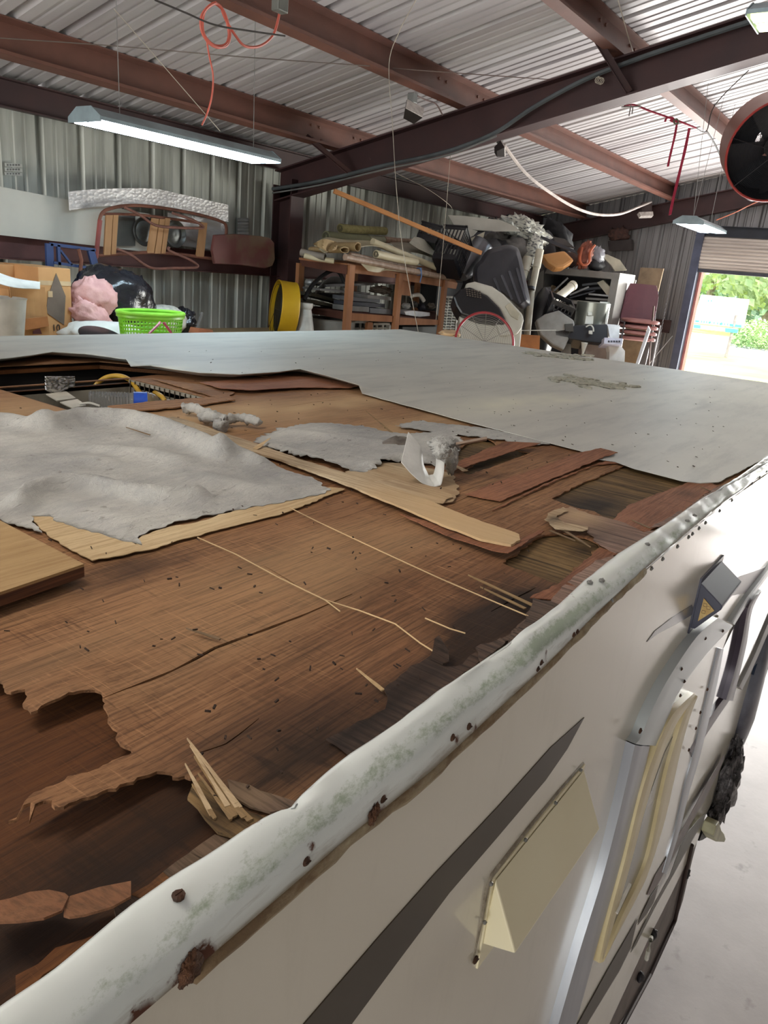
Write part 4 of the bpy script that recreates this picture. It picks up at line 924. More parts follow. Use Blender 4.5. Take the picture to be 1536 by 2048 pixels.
band([(1271, 1488), (1283, 1472), (1302, 1424), (1340, 1352), (1395, 1272), (1436, 1236)], [(1322, 1492), (1328, 1465), (1350, 1400), (1382, 1348), (1420, 1300), (1466, 1252)], YS - .020, YS, fr1, 'door_frame_cap', door, 'curved pale blue-white cap of the door frame')
mb = MB(); mb.tube(spline([hy(u, v, YS - .002) for u, v in [(1122, 2020), (1180, 1820), (1230, 1650), (1268, 1480), (1283, 1445), (1310, 1395), (1365, 1310), (1435, 1232)]], 6), .003, 6); part('frame_sealant', mb, M('frame_dirt', (84, 74, 62), .8, 0, (140, 130, 110), 30), door)
for u, v in ((1281, 1462), (1363, 1338), (1411, 1277), (1446, 1262), (1361, 1391), (1369, 1363)): screw(hy(u, v, YS - .024), (0, -1, 0), .0045 if u != 1281 else .006, scr, door)
# inner cream window frame of the door
cf = M('aged_cream_frame', (222, 207, 164), .35, 0, (206, 188, 144)); 
band([(1198, 1926), (1215, 1850), (1250, 1720), (1282, 1590), (1312, 1500), (1345, 1430), (1388, 1386)], [(1206, 1915), (1226, 1850), (1262, 1725), (1296, 1600), (1324, 1515), (1352, 1450), (1390, 1392)], YS - .026, YS - .01, cf, 'window_frame_inner', door)
band([(1212, 1905), (1245, 1830), (1278, 1762), (1300, 1700), (1330, 1560), (1352, 1480), (1372, 1420), (1390, 1390)], [(1204, 1925), (1232, 1872), (1270, 1802), (1297, 1745), (1330, 1640), (1362, 1500), (1378, 1440), (1394, 1392)], YS - .022, YS - .01, cf, 'window_frame_outer', door, 'deep aged cream window frame')
mb = MB(); mb.prism([hy(u, v, YS - .0135) for u, v in [(1222, 1860), (1262, 1725), (1296, 1600), (1330, 1505), (1368, 1430), (1352, 1485), (1330, 1565), (1300, 1700), (1276, 1765), (1240, 1835)]], (0, .002, 0)); part('window_pane', mb, M('frosted_pane', (150, 146, 134), .2, 0, (120, 118, 106), 3), door)
mb = MB(); mb.bar(hy(1233, 1826, YS - .03), hy(1260, 1768, YS - .03), .006, .006, VY); part('pane_clip', mb, M('clip_white', (236, 234, 228), .4), door)
# right jamb with rivets
band([(1437, 1296), (1425, 1345), (1405, 1430), (1386, 1510), (1370, 1570), (1350, 1660), (1325, 1745)], [(1447, 1298), (1438, 1350), (1418, 1440), (1398, 1520), (1380, 1580), (1358, 1665), (1332, 1748)], YS - .016, YS - .008, fr2, 'door_hinge', door)
for u, v in ((1415, 1379), (1401, 1425), (1392, 1457), (1378, 1500)): screw(hy(u, v, YS - .02), (0, -1, 0), .005, scr, door)
# lower hinge plates
for u, v in ((1283, 1835), (1276, 1862), (1262, 1900)):
    mb = MB(); p = hy(u, v, YS - .006); mb.tube([p + VZ * .02, p - VZ * .02], .005, 8); part('hinge_knuckle', mb, fr2, door)
# --- large window beyond the door: reflective glass, plum mullion and sill frame
gl = NG('mirror_window_glass', .06, .9, .5); gl.b.inputs['Base Color'].default_value = lin((150, 148, 152)); gl = gl.m
pf = M('plum_window_frame', (84, 74, 84), .35, .2, (66, 58, 70), 4)
mb = MB(); mb.prism([hy(u, v, YS - .004) for u, v in [(1470, 1250), (1500, 1200), (1560, 1110), (1560, 1190), (1520, 1270), (1460, 1390), (1390, 1508), (1393, 1480), (1445, 1300)]], (0, .006, 0)); win = part('side_window', mb, gl, TR, label='wide side window reflecting the bright floor')
band([(1378, 1500), (1400, 1462), (1425, 1428), (1450, 1394)], [(1384, 1520), (1406, 1480), (1432, 1440), (1458, 1402)], YS - .012, YS, pf, 'window_sill', win)
band([(1452, 1400), (1470, 1340), (1484, 1280), (1496, 1216), (1512, 1190)], [(1466, 1402), (1480, 1345), (1494, 1285), (1504, 1222), (1524, 1180)], YS - .02, YS - .004, pf, 'mullion', win)
band([(1478, 1374), (1500, 1330), (1520, 1285), (1545, 1225)], [(1484, 1380), (1506, 1335), (1526, 1290), (1551, 1230)], YS - .012, YS, M('frame_grey', (140, 138, 136), .4), 'window_frame', win)
band([(1462, 1244), (1490, 1200), (1520, 1160), (1550, 1120)], [(1468, 1250), (1496, 1206), (1526, 1166), (1556, 1126)], YS - .012, YS, fr1, 'window_frame', win)

# ================================================================== STORAGE DECKS BEHIND THE TRAILER
ply = M('loft_plywood', (176, 150, 112), .8, 0, (150, 124, 90), 3, (1, 8, 1)); lum = M('orange_lumber', (176, 122, 84), .7, 0, (148, 98, 64), 8, (1, 1, .2), bump=.1)
DL, DR_ = 2.45, 2.0
def platform(x0, x1, y0, y1, z, label):
    t = root('storage_platform', label, 'platform', ((x0 + x1) / 2, (y0 + y1) / 2, 0))
    mb = MB(); mb.bb((x0, y0, z - .02), (x1, y1, z)); part('deck_board', mb, ply, t)
    for y in (y0 + .03, y1 - .03):
        mb = MB(); mb.bb((x0, y - .02, z - .16), (x1, y + .02, z - .02)); part('joist', mb, lum, t)
    n = max(2, int((x1 - x0) / 1.4))
    for i in range(n + 1):
        for y in (y0 + .05, y1 - .05):
            x = x0 + .05 + (x1 - x0 - .1) * i / n; mb = MB(); mb.bb((x - .045, y - .045, 0), (x + .045, y + .045, z - .16)); part('post', mb, lum, t)
platform(1.0, 5.2, 3.45, 4.86, DL, 'left plywood storage platform under the cardboard boxes and basket')
platform(5.24, 10.8, 2.82, 4.86, DR_, 'right plywood storage platform under the wooden bench and chairs')

card = M('cardboard', (196, 148, 98), .85, 0, (178, 130, 84), 5); card2 = M('cardboard_inner', (176, 124, 76), .85)
def G(pts, D, dep, mb=None, mi=0, vec=None):
    mb = mb or MB(); return mb.prism([at(u, v, D) for u, v in pts], vec if vec is not None else FW * dep, mi)
def Gy(pts, y, dep, mb=None, mi=0):
    mb = mb or MB(); return mb.prism([hy(u, v, y) for u, v in pts], VY * dep, mi)
def gx(u, v, y): return hy(u, v, y).x
# ---- left group: boxes, bag, basket
t = root('cardboard_box', 'upright brown cardboard box with a dark diamond marking, on the left platform', 'box', (gx(110, 600, 4.25), 4.4, DL))
x0, x1, zt = gx(79, 600, 4.25), gx(143, 600, 4.25), hy(110, 536, 4.25).z
mb = MB(); mb.bb((x0, 4.25, DL), (x1, 4.62, zt)); part('carton', mb, card, t, bevel=.004)
mb = MB(); mb.prism([hy(u, v, 4.248) for u, v in [(112, 546), (131, 592), (128, 650), (92, 625), (95, 596)]], (0, -.002, 0)); part('diamond_marking', mb, M('ink_grey_brown', (112, 96, 84), .7), t)
mb = MB(); mb.bb((x0, 4.2475, hy(110, 571, 4.25).z), (x1, 4.249, hy(110, 562, 4.25).z)); mb.bb((gx(95, 590, 4.25), 4.243, hy(95, 594, 4.25).z), (gx(104, 590, 4.25), 4.2475, hy(100, 582, 4.25).z)); part('packing_tape', mb, M('tape_tan', (206, 176, 138), .4), t)
def glyphs(txt, u, v, y, h, mat, parent, name='lettering'):
    cu = bpy.data.curves.new(name, 'FONT'); cu.body = txt; cu.size = h; cu.extrude = .0006
    o = bpy.data.objects.new(name, cu); COL.objects.link(o); p = hy(u, v, y); o.parent = parent
    dg = bpy.context.evaluated_depsgraph_get(); me = bpy.data.meshes.new_from_object(o.evaluated_get(dg)); COL.objects.unlink(o); bpy.data.objects.remove(o)
    me.materials.clear(); me.materials.append(mat); o = bpy.data.objects.new(name, me); COL.objects.link(o)
    o.parent = parent; o.location = p - ROOTS[parent.name]; o.rotation_euler = (R(90), 0, 0); ROOTS[o.name] = ROOTS[parent.name]; return o
ink = M('black_ink', (40, 34, 30), .6)
glyphs('10', 104, 662, 4.246, .055, ink, t)
t = root('cardboard_box', 'open cardboard box with torn flap leaning in front of the upright box', 'box', (gx(55, 620, 4.05), 4.1, DL))
x0, x1 = gx(22, 620, 4.02), gx(92, 620, 4.02); zt = hy(50, 573, 4.02).z
mb = MB(); mb.grid(lambda a, b: Vector((x0 + (x1 - x0) * a + .02 * (1 - b), 4.02 + .10 * b * 0 + .01 * math.sin(a * 3), DL + (zt - DL) * b)), 6, 6, .005); mb.bb((x0, 4.03, DL), (x0 + .005, 4.2, zt - .02)); mb.bb((x1 - .005, 4.03, DL), (x1, 4.2, zt - .02)); mb.bb((x0, 4.195, DL), (x1, 4.2, zt - .03)); part('carton', mb, card, t)
mb = MB(); Gy([(30, 640), (95, 633), (98, 652), (34, 664)], 4.012, .004, mb); part('flap', mb, M('cardboard_red', (184, 120, 70), .85), t)
mb = MB(); Gy([(66, 662), (80, 657), (84, 668), (66, 668)], 4.008, .003, mb); part('printed_mark', mb, M('ink_maroon', (84, 30, 30), .7), t)
mb = MB(); mb.grid(lambda a, b: hy(-5 + 85 * a, 545 + 22 * a + (22 - 8 * a) * b + 3 * math.sin(a * 4), 4.02 - .12 * b), 10, 5, .003)
solo('white_card_sheet', mb, M('white_card', (232, 230, 222), .7), 'sagging white card sheet draped over the open cardboard box', 'card sheet', smooth=1)
mb = MB(); mb.bb((gx(-25, 560, 4.5), 4.5, DL), (gx(66, 560, 4.5), 4.8, hy(30, 530, 4.5).z)); solo('cardboard_box', mb, card, 'plain cardboard box at far left behind the white card sheet', 'box', bevel=.004)
mb = MB(); c_ = hy(2, 668, 3.95); c_.z = DL; mb.lathe([(0, 0), (.10, 0), (.13, .27), (.135, .28), (.125, .27), (.09, .02), (0, .02)], c_, VZ, 24); solo('plastic_pail', mb, M('pail_grey', (196, 192, 184), .5), 'grey-white plastic pail at the far left edge before the boxes', 'pail', smooth=1)
bagm = M('black_plastic_bag', (24, 24, 28), .22, 0, (40, 42, 50), 8, bump=.6, bs=22, spec=.7)
t = root('trash_bag', 'bulging shiny black trash bag spilling pink fabric', 'bag', (gx(225, 600, 4.5), 4.5, DL))
mb = MB(); mb.blob(hy(228, 600, 4.5), (.27, .22, .215), 5, .10, 1.5, Matrix.Rotation(R(14), 3, 'Y'), 48, box=.9, fold=.12); part('bag', mb, bagm, t, smooth=2)
pinkm = M('pink_fabric', (214, 166, 160), .9, 0, (192, 142, 138), 10, bump=.3, bs=60)
mb = MB(); mb.blob(hy(186, 596, 4.3), (.15, .11, .12), 2, .15, 1.8, None, 40, fold=.28); part('pink_cloth', mb, pinkm, t, smooth=2)
mb = MB(); mb.blob(hy(180, 632, 4.24), (.13, .09, .085), 7, .2, 2.0, Matrix.Rotation(R(25), 3, 'Y'), 40, fold=.25); part('pink_cloth', mb, pinkm, t, smooth=2)
whc = M('white_cloth', (212, 210, 202), .9, 0, (188, 186, 182), 5, bump=.2, bs=20)
mb = MB(); mb.blob(hy(205, 668, 4.15), (.27, .14, .08), 3, .15, 2, None, 30); solo('white_sack', mb, whc, 'white cloth sack lying under the pink fabric', 'sack', smooth=2)
mb = MB(); mb.blob(hy(325, 640, 4.45), (.17, .12, .10), 4, .12, 2, None, 30, box=.8); solo('pillow', mb, M('striped_pillow', (214, 210, 196), .9, 0, (176, 174, 166), 40, (1, 1, .1)), 'pale striped pillow behind the green basket', 'pillow', smooth=2)
mb = MB(); mb.blob(hy(368, 645, 4.45), (.07, .10, .10), 8, .3, 2.5, None, 30, fold=.3); solo('trash_bag', mb, bagm, 'small black trash bag tucked behind the right end of the green basket', 'bag', smooth=2)
mb = MB(); c_ = hy(203, 668, 3.9); mb.lathe([(0, .004), (.10, 0), (.125, -.008), (.125, -.014), (0, -.010)], c_, (0, -.35, 1), 30); o_ = solo('pan_lid', mb, M('lid_black', (28, 26, 28), .3), 'round black lid lying in front of the white sack', 'lid', smooth=1)
mb = MB(); mb.tube([hy(390, 668, 4.6), hy(405, 625, 4.6)], .012, 8); mb.v[0]; solo('metal_tube', mb, M('tube_zinc', (170, 172, 172), .35, .8), 'short grey metal tube leaning to the right of the basket', 'pipe', smooth=1)
mb = MB(); Gy([(396, 668), (400, 657), (425, 660), (428, 668)], 4.2, .1, mb); solo('clay_brick', mb, M('brick_orange', (170, 104, 70), .9), 'orange-brown brick peeping over the roof edge right of the tube', 'brick')
# green basket
grn = NG('lime_green_plastic', .4); grn.color(grn.ramp(grn.noise(3), [(.3, (134, 204, 54)), (.7, (120, 190, 44))])); grn = grn.m
t = root('laundry_basket', 'lime-green plastic laundry basket with pink handles on the left platform', 'basket', (gx(309, 660, 3.75), 3.75, DL))
mb = MB(); c_ = Vector((gx(309, 660, 3.75), 3.78, DL)); hB = hy(309, 632, 3.6).z - DL; w_ = (gx(366, 640, 3.75) - gx(252, 640, 3.75)) / 2
N = 52; rows = 9
for k in range(N):
    for j in range(rows):
        a0_, a1_ = 2 * math.pi * (k + .22) / N, 2 * math.pi * (k + .78) / N; z0_, z1_ = hB * (.1 + .72 * j / rows), hB * (.1 + .72 * (j + .62) / rows)
def rbk(z): return .86 + .14 * z / hB
def bpt(a, z, s_=1.): r_ = rbk(z) * s_; return c_ + Vector((math.cos(a) * w_ * r_, math.sin(a) * w_ * .72 * r_, z))
for k in range(N):
    a = 2 * math.pi * k / N; mb.bar(bpt(a, 0), bpt(a, hB), .005, .006, Vector((-math.sin(a), math.cos(a), 0)))
for j in range(10):
    z = hB * j / 9 * .84; mb.tube([bpt(2 * math.pi * k / 40, z) for k in range(40)], .0045, 5, closed=True)
part('basket_body', mb, grn, t)
mb = MB(); mb.tube([bpt(2 * math.pi * k / 60, hB, 1.02) for k in range(60)], .011, 8, closed=True); mb.tube([bpt(2 * math.pi * k / 60, hB * .92, 1.01) for k in range(60)], .012, 6, closed=True); part('rim', mb, M('lime_rim', (150, 222, 72), .35), t, smooth=1)
mb = MB(); mb.lathe([(0, 0), (w_ * .84, 0), (w_ * .84, .004), (0, .004)], c_, VZ, 30, sx=1.); mb.v = [Vector((v.x, c_.y + (v.y - c_.y) * .7, v.z)) for v in mb.v]; part('base', mb, grn, t)
pk = M('pink_handle_plastic', (206, 90, 116), .4)
for (a, b, c) in (((298, 668), (318, 648), (320, 645)), ((344, 668), (331, 650), (327, 645))):
    mb = MB(); mb.tube([hy(a[0], a[1], 3.50), hy(b[0], b[1], 3.50), hy(c[0], c[1], 3.51)], .008, 6); part('handle', mb, pk, t, smooth=1)

# ---- things on the girt of the back wall
yg = 5.08
mb = MB(); Gy([(-30, 366), (0, 373), (138, 400), (300, 428), (300, 505), (196, 492), (0, 470), (-30, 467)], yg - .03, .008, mb); solo('white_siding_sheet', mb, M('white_panel', (198, 196, 186), .35, 0, (186, 184, 176), 3), 'long white panel resting on the wall girt behind the rusty frame', 'panel')
dp = NG('diamond_plate', .4, .5); v_ = dp.n.new('ShaderNodeTexVoronoi'); v_.inputs['Scale'].default_value = 34; mp_ = dp.n.new('ShaderNodeMapping'); mp_.inputs['Scale'].default_value = (1.0, 1, 1.6); dp.l(dp.tc.outputs['Object'], mp_.inputs[0]); dp.l(mp_.outputs[0], v_.inputs['Vector']); dp.bump(v_.outputs['Distance'], .3, .006); dp.color(dp.ramp(dp.noise(3), [(.3, (206, 204, 204)), (.7, (176, 172, 170))])); dp = dp.m
tp = spline([hy(136, 383, 4.97), hy(200, 378, 4.98), hy(300, 377, 5.0), (hy(360, 388, 5.0)), hy(456, 410, 5.0)], 8); bt = spline([hy(138, 421, 4.97), hy(200, 413, 4.98), hy(300, 412, 5.0), hy(360, 425, 5.0), hy(456, 444, 5.0)], 8)
mb = MB(); n_ = len(tp) - 1; mb.grid(lambda a, b: tp[round(a * n_)].lerp(bt[round(a * n_)], b), n_, 4, .003); solo('checker_plate', mb, dp, 'curved strip of silver diamond-pattern checker plate above the rusty frame', 'metal sheet', smooth=1)
mb = MB(); mb.grid(lambda a, b: hy(335 + 115 * a, 425 + 18 * a + 62 * b, 5.045 - .02 * math.sin(a * 8)), 20, 6, .003); solo('checker_plate', mb, dp, 'crinkled shiny checker plate behind the right part of the rusty frame', 'metal sheet', smooth=1)
for (u, v, r, lb) in ((290, 463, 31, 'dark round hub cap behind the rusty frame, left of two'), (350, 468, 30, 'round bright-rimmed hub cap behind the rusty frame, right of two')):
    mb = MB(); mb.lathe([(0, .0), (r * .0012, .004), (r * .0024, -.01), (r * .0030, .006), (r * .0033, .012), (r * .0034, .0)], hy(u, v, 4.98), (0, -1, 0), 30); solo('hub_cap', mb, M('hub_steel', (120, 122, 120), .35, .7, (76, 76, 76), 9), lb, 'hub cap', smooth=1)
mb = MB(); mb.grid(lambda a, b: hy(225 + 45 * a, 432 + 60 * b, 5.02), 3, 3, .004); solo('black_board', mb, M('board_dull', (96, 94, 90), .6), 'dull grey board behind the left slats of the rusty frame', 'board')
rusty = M('rusty_tube', (132, 84, 66), .6, .3, (100, 62, 50), 16)
t = root('hand_truck', 'rusty tubular hand truck with wooden slats hung flat on the wall girt', 'hand truck', hy(330, 520, 4.93))
yq = 4.90
def TY(pts, r, y=yq, n=6): return spline([hy(u, v, y + (dy[0] if (dy := p_[2:]) else 0)) for p_ in pts for u, v in [p_[:2]]], n)
for pts, r in (([(192, 518), (196, 465), (203, 428), (225, 416), (260, 411), (300, 413), (350, 420), (400, 430), (440, 442), (452, 452), (451, 480), (447, 505), (438, 520)], .012),
               ([(196, 511), (240, 508), (300, 505), (350, 508), (400, 514), (438, 520)], .012), ([(203, 428), (280, 430), (360, 440), (405, 447)], .010)):
    mb = MB(); mb.tube(TY(pts, r), r, 8); part('frame', mb, rusty, t, smooth=1)
for pts in ([(235, 498), (262, 510), (290, 530), (310, 537), (350, 536), (395, 534), (380, 520), (340, 502), (338, 494)], [(250, 415), (280, 430), (310, 450), (350, 455), (400, 456), (405, 452), (385, 440), (345, 426)]):
    mb = MB(); mb.tube(TY([p + (-.10,) for p in pts], .010), .010, 8); part('handle_loop', mb, M('rust_pink', (140, 96, 84), .55, .3, (108, 74, 66), 14), t, smooth=1)
mb = MB(); mb.tube([hy(192, 515, yq - .01), hy(200, 440, yq - .01)], .016, 8); part('toe_plate', mb, M('red_painted_tube', (140, 60, 54), .5), t, smooth=1)
sl = M('slat_wood', (178, 134, 92), .7, 0, (150, 108, 70), 10, (1, 1, .15))
for (a, b, c, d) in (((213, 430), (226, 430), (221, 510), (208, 510)), ((227, 430), (237, 430), (232, 508), (223, 509)), ((305, 436), (318, 438), (308, 506), (295, 506)), ((320, 438), (330, 438), (321, 507), (310, 507)), ((331, 436), (341, 437), (331, 507), (323, 507)), ((402, 444), (415, 446), (408, 514), (393, 513))):
    mb = MB(); Gy([a, b, c, d], yq - .015, .014, mb); part('slat', mb, sl, t)
blu = M('blue_painted_steel', (52, 72, 118), .5, .2, (44, 60, 98), 8)
t = root('step_stool', 'blue metal folding frame standing under the wall girt behind the boxes', 'frame', hy(150, 540, 4.8))
for pts, w in ((((98, 487), (100, 545)), .05), (((116, 490), (118, 530)), .02), (((181, 500), (193, 545)), .05), (((100, 488), (190, 500)), .02), (((120, 500), (143, 530)), .012), (((105, 525), (195, 538)), .018)):
    mb = MB(); mb.bar(hy(*pts[0], 4.85), hy(*pts[1], 4.85), .02, w, VX if w > .03 else VZ); part('frame_bar', mb, blu, t)
for u in (102, 190):
    mb = MB(); p = hy(u, 545, 4.85); mb.bb((p.x - .02, 4.84, DL), (p.x + .02, 4.86, p.z + .02)); part('leg', mb, blu, t)
mb = MB(); mb.tube([hy(157, 498, 4.83), hy(163, 520, 4.83), hy(160, 548, 4.83)], .012, 8); part('brace', mb, rusty, t, smooth=1)
mb = MB(); P = [(430, 470), (470, 468), (520, 472), (540, 476), (549, 486), (550, 520), (545, 532), (530, 537), (480, 530), (430, 528), (425, 500)]; Gy(P, 4.86, .03, mb)
solo('tailgate_panel', mb, M('maroon_brown_paint', (112, 66, 62), .5, .2, (116, 92, 72), 2.6, lo=.45, hi=.55), 'rounded maroon and brown painted panel leaning left of the column', 'panel', bevel=.006)
mb = MB(); mb.grid(lambda a, b: hy(475 + 22 * a, 436 + 42 * b, 5.22 + .012 * math.sin(b * 40)), 3, 24, .002); solo('louvre_sheet', mb, M('louvre_white', (210, 212, 210), .4, .2), 'small pale ribbed sheet against the wall above the maroon panel', 'metal sheet')
t = root('wall_placard', 'small white placard with three rows of lettering high on the left wall', 'sign', hy(27, 352, YW - .03))
for k, (v0, v1) in enumerate(((326, 333), (335, 342), (344, 350))):
    mb = MB(); Gy([(10, v0), (44, v0 + 2), (45, v1 + 2), (11, v1)], YW - .035, .004, mb); part('placard_strip', mb, M('placard_white', (206, 206, 200), .5), t)
    mb = MB()
    for j in range(5):
        u = 14 + j * 5.6; Gy([(u, v0 + 2), (u + 3.2, v0 + 2.2), (u + 3.2, v1 - 1.2), (u, v1 - 1.4)], YW - .0375, .002, mb)
    part('lettering', mb, M('placard_ink', (120, 120, 118), .6), t)
# ---- yellow drum fan and white vase by the column
yl = M('yellow_drum_paint', (214, 172, 36), .4, .1, (196, 150, 26), 4)
t = root('drum_fan', 'yellow steel drum fan standing on edge beside the column', 'fan', hy(580, 668, 4.5))
c_ = hy(574, 621, 4.5); ax = (RT * .93 + FW * .36 - VZ * .05).normalized()
mb = MB(); r_ = .235; mb.lathe([(r_ * .985, -.10), (r_, -.10), (r_ * 1.015, -.095), (r_, -.085), (r_, .035), (r_ * 1.015, .045), (r_, .05), (r_ * .985, .05), (r_ * .985, -.10)], c_, ax, 48); part('drum', mb, yl, t, smooth=1)
mb = MB(); 
mb.lathe([(r_ * .97, -.06), (r_ * .25, -.02), (r_ * .25, -.015), (r_ * .97, -.05)], c_, ax, 30)
for k in range(4): mb.tube([c_ - ax * .10 + Vector((0, 0, 0)), c_ - ax * .10 + (Matrix.Rotation(2 * math.pi * k / 8, 3, ax) @ ax.cross(VZ).normalized()) * r_], .002, 5)
for q in (.2,): mb.tube([c_ - ax * .10 + (Matrix.Rotation(2 * math.pi * k / 30, 3, ax) @ ax.cross(VZ).normalized()) * q for k in range(30)], .002, 4, closed=True)
mb.lathe([(0, -.03), (.05, -.03), (.05, .04), (0, .04)], c_, ax, 16); part('grille', mb, M('grille_black', (26, 26, 26), .5), t)
mb = MB(); mb.bb((c_.x - .1, c_.y - .1, DL), (c_.x + .1, c_.y + .1, c_.z - r_ + .01)); part('foot', mb, M('foot_black', (40, 38, 36), .6), t)
mb = MB(); c2 = hy(607, 668, 4.35); zt = hy(607, 606, 4.35).z; H = zt - DR_; mb.lathe([(0, 0), (.10, 0), (.10, H - .3), (.062, H - .08), (.055, H - .05), (.066, H - .03), (.066, H), (.058, H), (.05, H - .05), (0, H - .3)], (c2.x, 4.35, DR_), VZ, 28)
solo('white_vase', mb, M('white_plastic_vase', (222, 222, 216), .4), 'white flared plastic vase standing right of the yellow fan', 'vase', smooth=1)

# ---- wooden bench with its load
YBN = 4.2
t = root('wooden_bench', 'rough orange lumber bench with a middle shelf, piled with vinyl rolls', 'bench', (gx(790, 660, YBN), 4.4, DR_))
def post(u, vt, y, w=.075):
    x = gx(u, 600, y); mb = MB(); mb.bb((x - w / 2, y - .02, DR_), (x + w / 2, y + .02, hy(u, vt, y).z)); part('leg', mb, lum, t)
post(697, 530, YBN); post(795, 546, YBN, .065); post(886, 556, YBN, .055); post(597, 526, 4.78, .07); post(706, 540, 4.75, .05); post(832, 545, 4.75, .06)
def rail_(pts, y, name='rail', dep=.04): mb = MB(); Gy(pts, y, dep, mb); part(name, mb, lum, t)
rail_([(705, 530), (790, 546), (790, 556), (705, 546)], YBN + .002); rail_([(802, 548), (915, 568), (912, 578), (802, 560)], YBN + .002)
rail_([(700, 626), (785, 632), (785, 644), (700, 641)], YBN + .002); rail_([(800, 635), (880, 640), (878, 650), (798, 650)], YBN + .002)
mb = MB(); mb.prism([hy(600, 518, 4.78), hy(694, 530, YBN), hy(694, 549, YBN), hy(600, 531, 4.78)], (.03, .02, 0)); part('side_rail', mb, M('dark_lumber', (110, 68, 54), .7), t)
mb = MB(); mb.prism([hy(618, 612, 4.78), hy(692, 624, YBN), hy(692, 640, YBN), hy(618, 626, 4.78)], (.03, .02, 0)); part('side_rail', mb, M('dark_lumber', (110, 68, 54), .7), t)
a_, b_, c_, d_ = hy(598, 515, 4.78), hy(695, 527, YBN), hy(915, 566, YBN), hy(890, 535, 4.78)
mb = MB(); mb.prism([a_, b_, c_, d_], (0, 0, -.018)); part('bench_top', mb, lum, t)
a_, b_, c_, d_ = hy(612, 612, 4.78), hy(695, 624, YBN + .01), hy(880, 640, YBN + .01), hy(870, 622, 4.78)
mb = MB(); mb.prism([a_, b_, c_, d_], (0, 0, -.018)); part('shelf_board', mb, M('dark_lumber', (110, 68, 54), .7), t)
mb = MB(); Gy([(802, 560), (821, 562), (821, 592), (803, 590)], YBN + .05, .02, mb); part('block', mb, lum, t)
def roll(p, q, r, mat, label, group=None, name='vinyl_roll', hollow=True, extra=None):
    mb = MB(); p, q = Vector(p), Vector(q); mb.tube(spline([p, (p + q) / 2 + VZ * -.004, q], 8), r, 16)
    rt = root(name, label, 'roll', tuple((p + q) / 2 - VZ * r), group); part('roll', mb, mat, rt, smooth=1)
    if hollow:
        d = (q - p).normalized(); u_ = d.cross(VZ).normalized(); w_ = d.cross(u_)
        for e, s_ in ((p, -1), (q, 1)):
            mb = MB(); mb.tube([e + d * s_ * .002 + (u_ * math.cos(a) + w_ * math.sin(a)) * (r * (.85 - .6 * k / 40)) for k in range(41) for a in [k * .42]], r * .05 + .0008, 4); part('spiral_end', mb, M('spiral_dark', (70, 64, 50), .8), rt)
    return rt
olv = M('olive_carpet', (136, 128, 84), .95, 0, (112, 104, 66), 30, bump=.6, bs=120); olv2 = M('green_khaki_vinyl', (120, 120, 92), .8, 0, (102, 102, 76), 8)
crm = M('cream_vinyl', (214, 204, 174), .5, 0, (190, 180, 150), 5); brn = M('brownish_vinyl', (172, 148, 130), .5, 0, (140, 116, 98), 26, (1, 1, .3)); tan = M('tan_backing', (170, 146, 106), .8, 0, (146, 122, 86), 12)
roll(hy(680, 456, 4.55), hy(770, 462, 4.55), .037, olv, 'short olive carpet roll topmost of the bench pile')
roll(hy(652, 473, 4.55), hy(735, 480, 4.55), .047, olv2, 'green-khaki vinyl roll directly under the olive roll')
roll(hy(735, 480, 4.55), hy(765, 482, 4.55), .045, M('sage_vinyl', (150, 150, 126), .7), 'pale sage end piece of roll beside the khaki roll', hollow=False)
roll(hy(768, 479, 4.6), hy(828, 484, 4.6), .030, brn, 'thin brown mottled roll sticking out right of the sage piece')
def drape(f, nu, nv, mat, label, th=.004, name='vinyl_sheet'):
    mb = MB(); mb.grid(f, nu, nv, th); return solo(name, mb, mat, label, 'vinyl sheet', smooth=1)
def band2(top, bot, y0, y1, wob=.0, seed=0):
    T = spline([(u, v, 0) for u, v in top], 6); B = spline([(u, v, 0) for u, v in bot], 6); n = min(len(T), len(B)) - 1
    def f(a, b):
        i = a * n; k = min(int(i), n - 1); g = i - k; p = T[k].lerp(T[k + 1], g); q = B[k].lerp(B[k + 1], g); m_ = p.lerp(q, b)
        return hy(m_.x, m_.y, y0 + (y1 - y0) * b + wob * math.sin(a * 9 + b * 5 + seed))
    return f
drape(band2([(628, 492), (650, 476), (690, 480), (740, 482), (768, 486)], [(648, 506), (668, 502), (700, 500), (740, 492), (790, 500)], 4.5, 4.25, .02), 22, 8, crm, 'large curled cream vinyl sheet draped over the left of the pile')
drape(band2([(626, 488), (650, 478), (676, 486)], [(648, 500), (660, 504), (672, 498)], 4.2, 4.16, .02), 10, 6, tan, 'tan curled corner of sheet at the far left end of the pile')
for (u, v, rx, rz_, lb) in ((716, 494, .045, .035, 'loose coil of brown-backed vinyl, upper left at the pile front'), (690, 500, .06, .022, 'flattened fold of brown-backed vinyl at the pile front')):
    mb = MB(); c_ = hy(u, v, 4.16); pts = []
    mb.grid(lambda a, b: c_ + Vector((math.cos(a * 8.5 + .6) * rx * (1 - .25 * a), .35 * b, math.sin(a * 8.5 + .6) * rz_ * (1 - .2 * a) - .02 * b)), 40, 3, .005); solo('vinyl_coil', mb, tan, lb, 'vinyl coil', smooth=1)
roll(hy(752, 508, 4.16), hy(832, 524, 4.14), .034, crm, 'cream vinyl roll showing its spiral end at the pile front')
roll(hy(745, 483, 4.3), hy(917, 552, 4.1), .030, crm, 'longest cream roll slanting down over the bench to the right end', hollow=False)
roll(hy(690, 514, 4.15), hy(898, 556, 4.1), .026, brn, 'long brown mottled roll lying along the bench front edge', hollow=False)
roll(hy(700, 508, 4.22), hy(860, 541, 4.2), .016, brn, 'thin brown roll just above the long mottled roll', hollow=False)
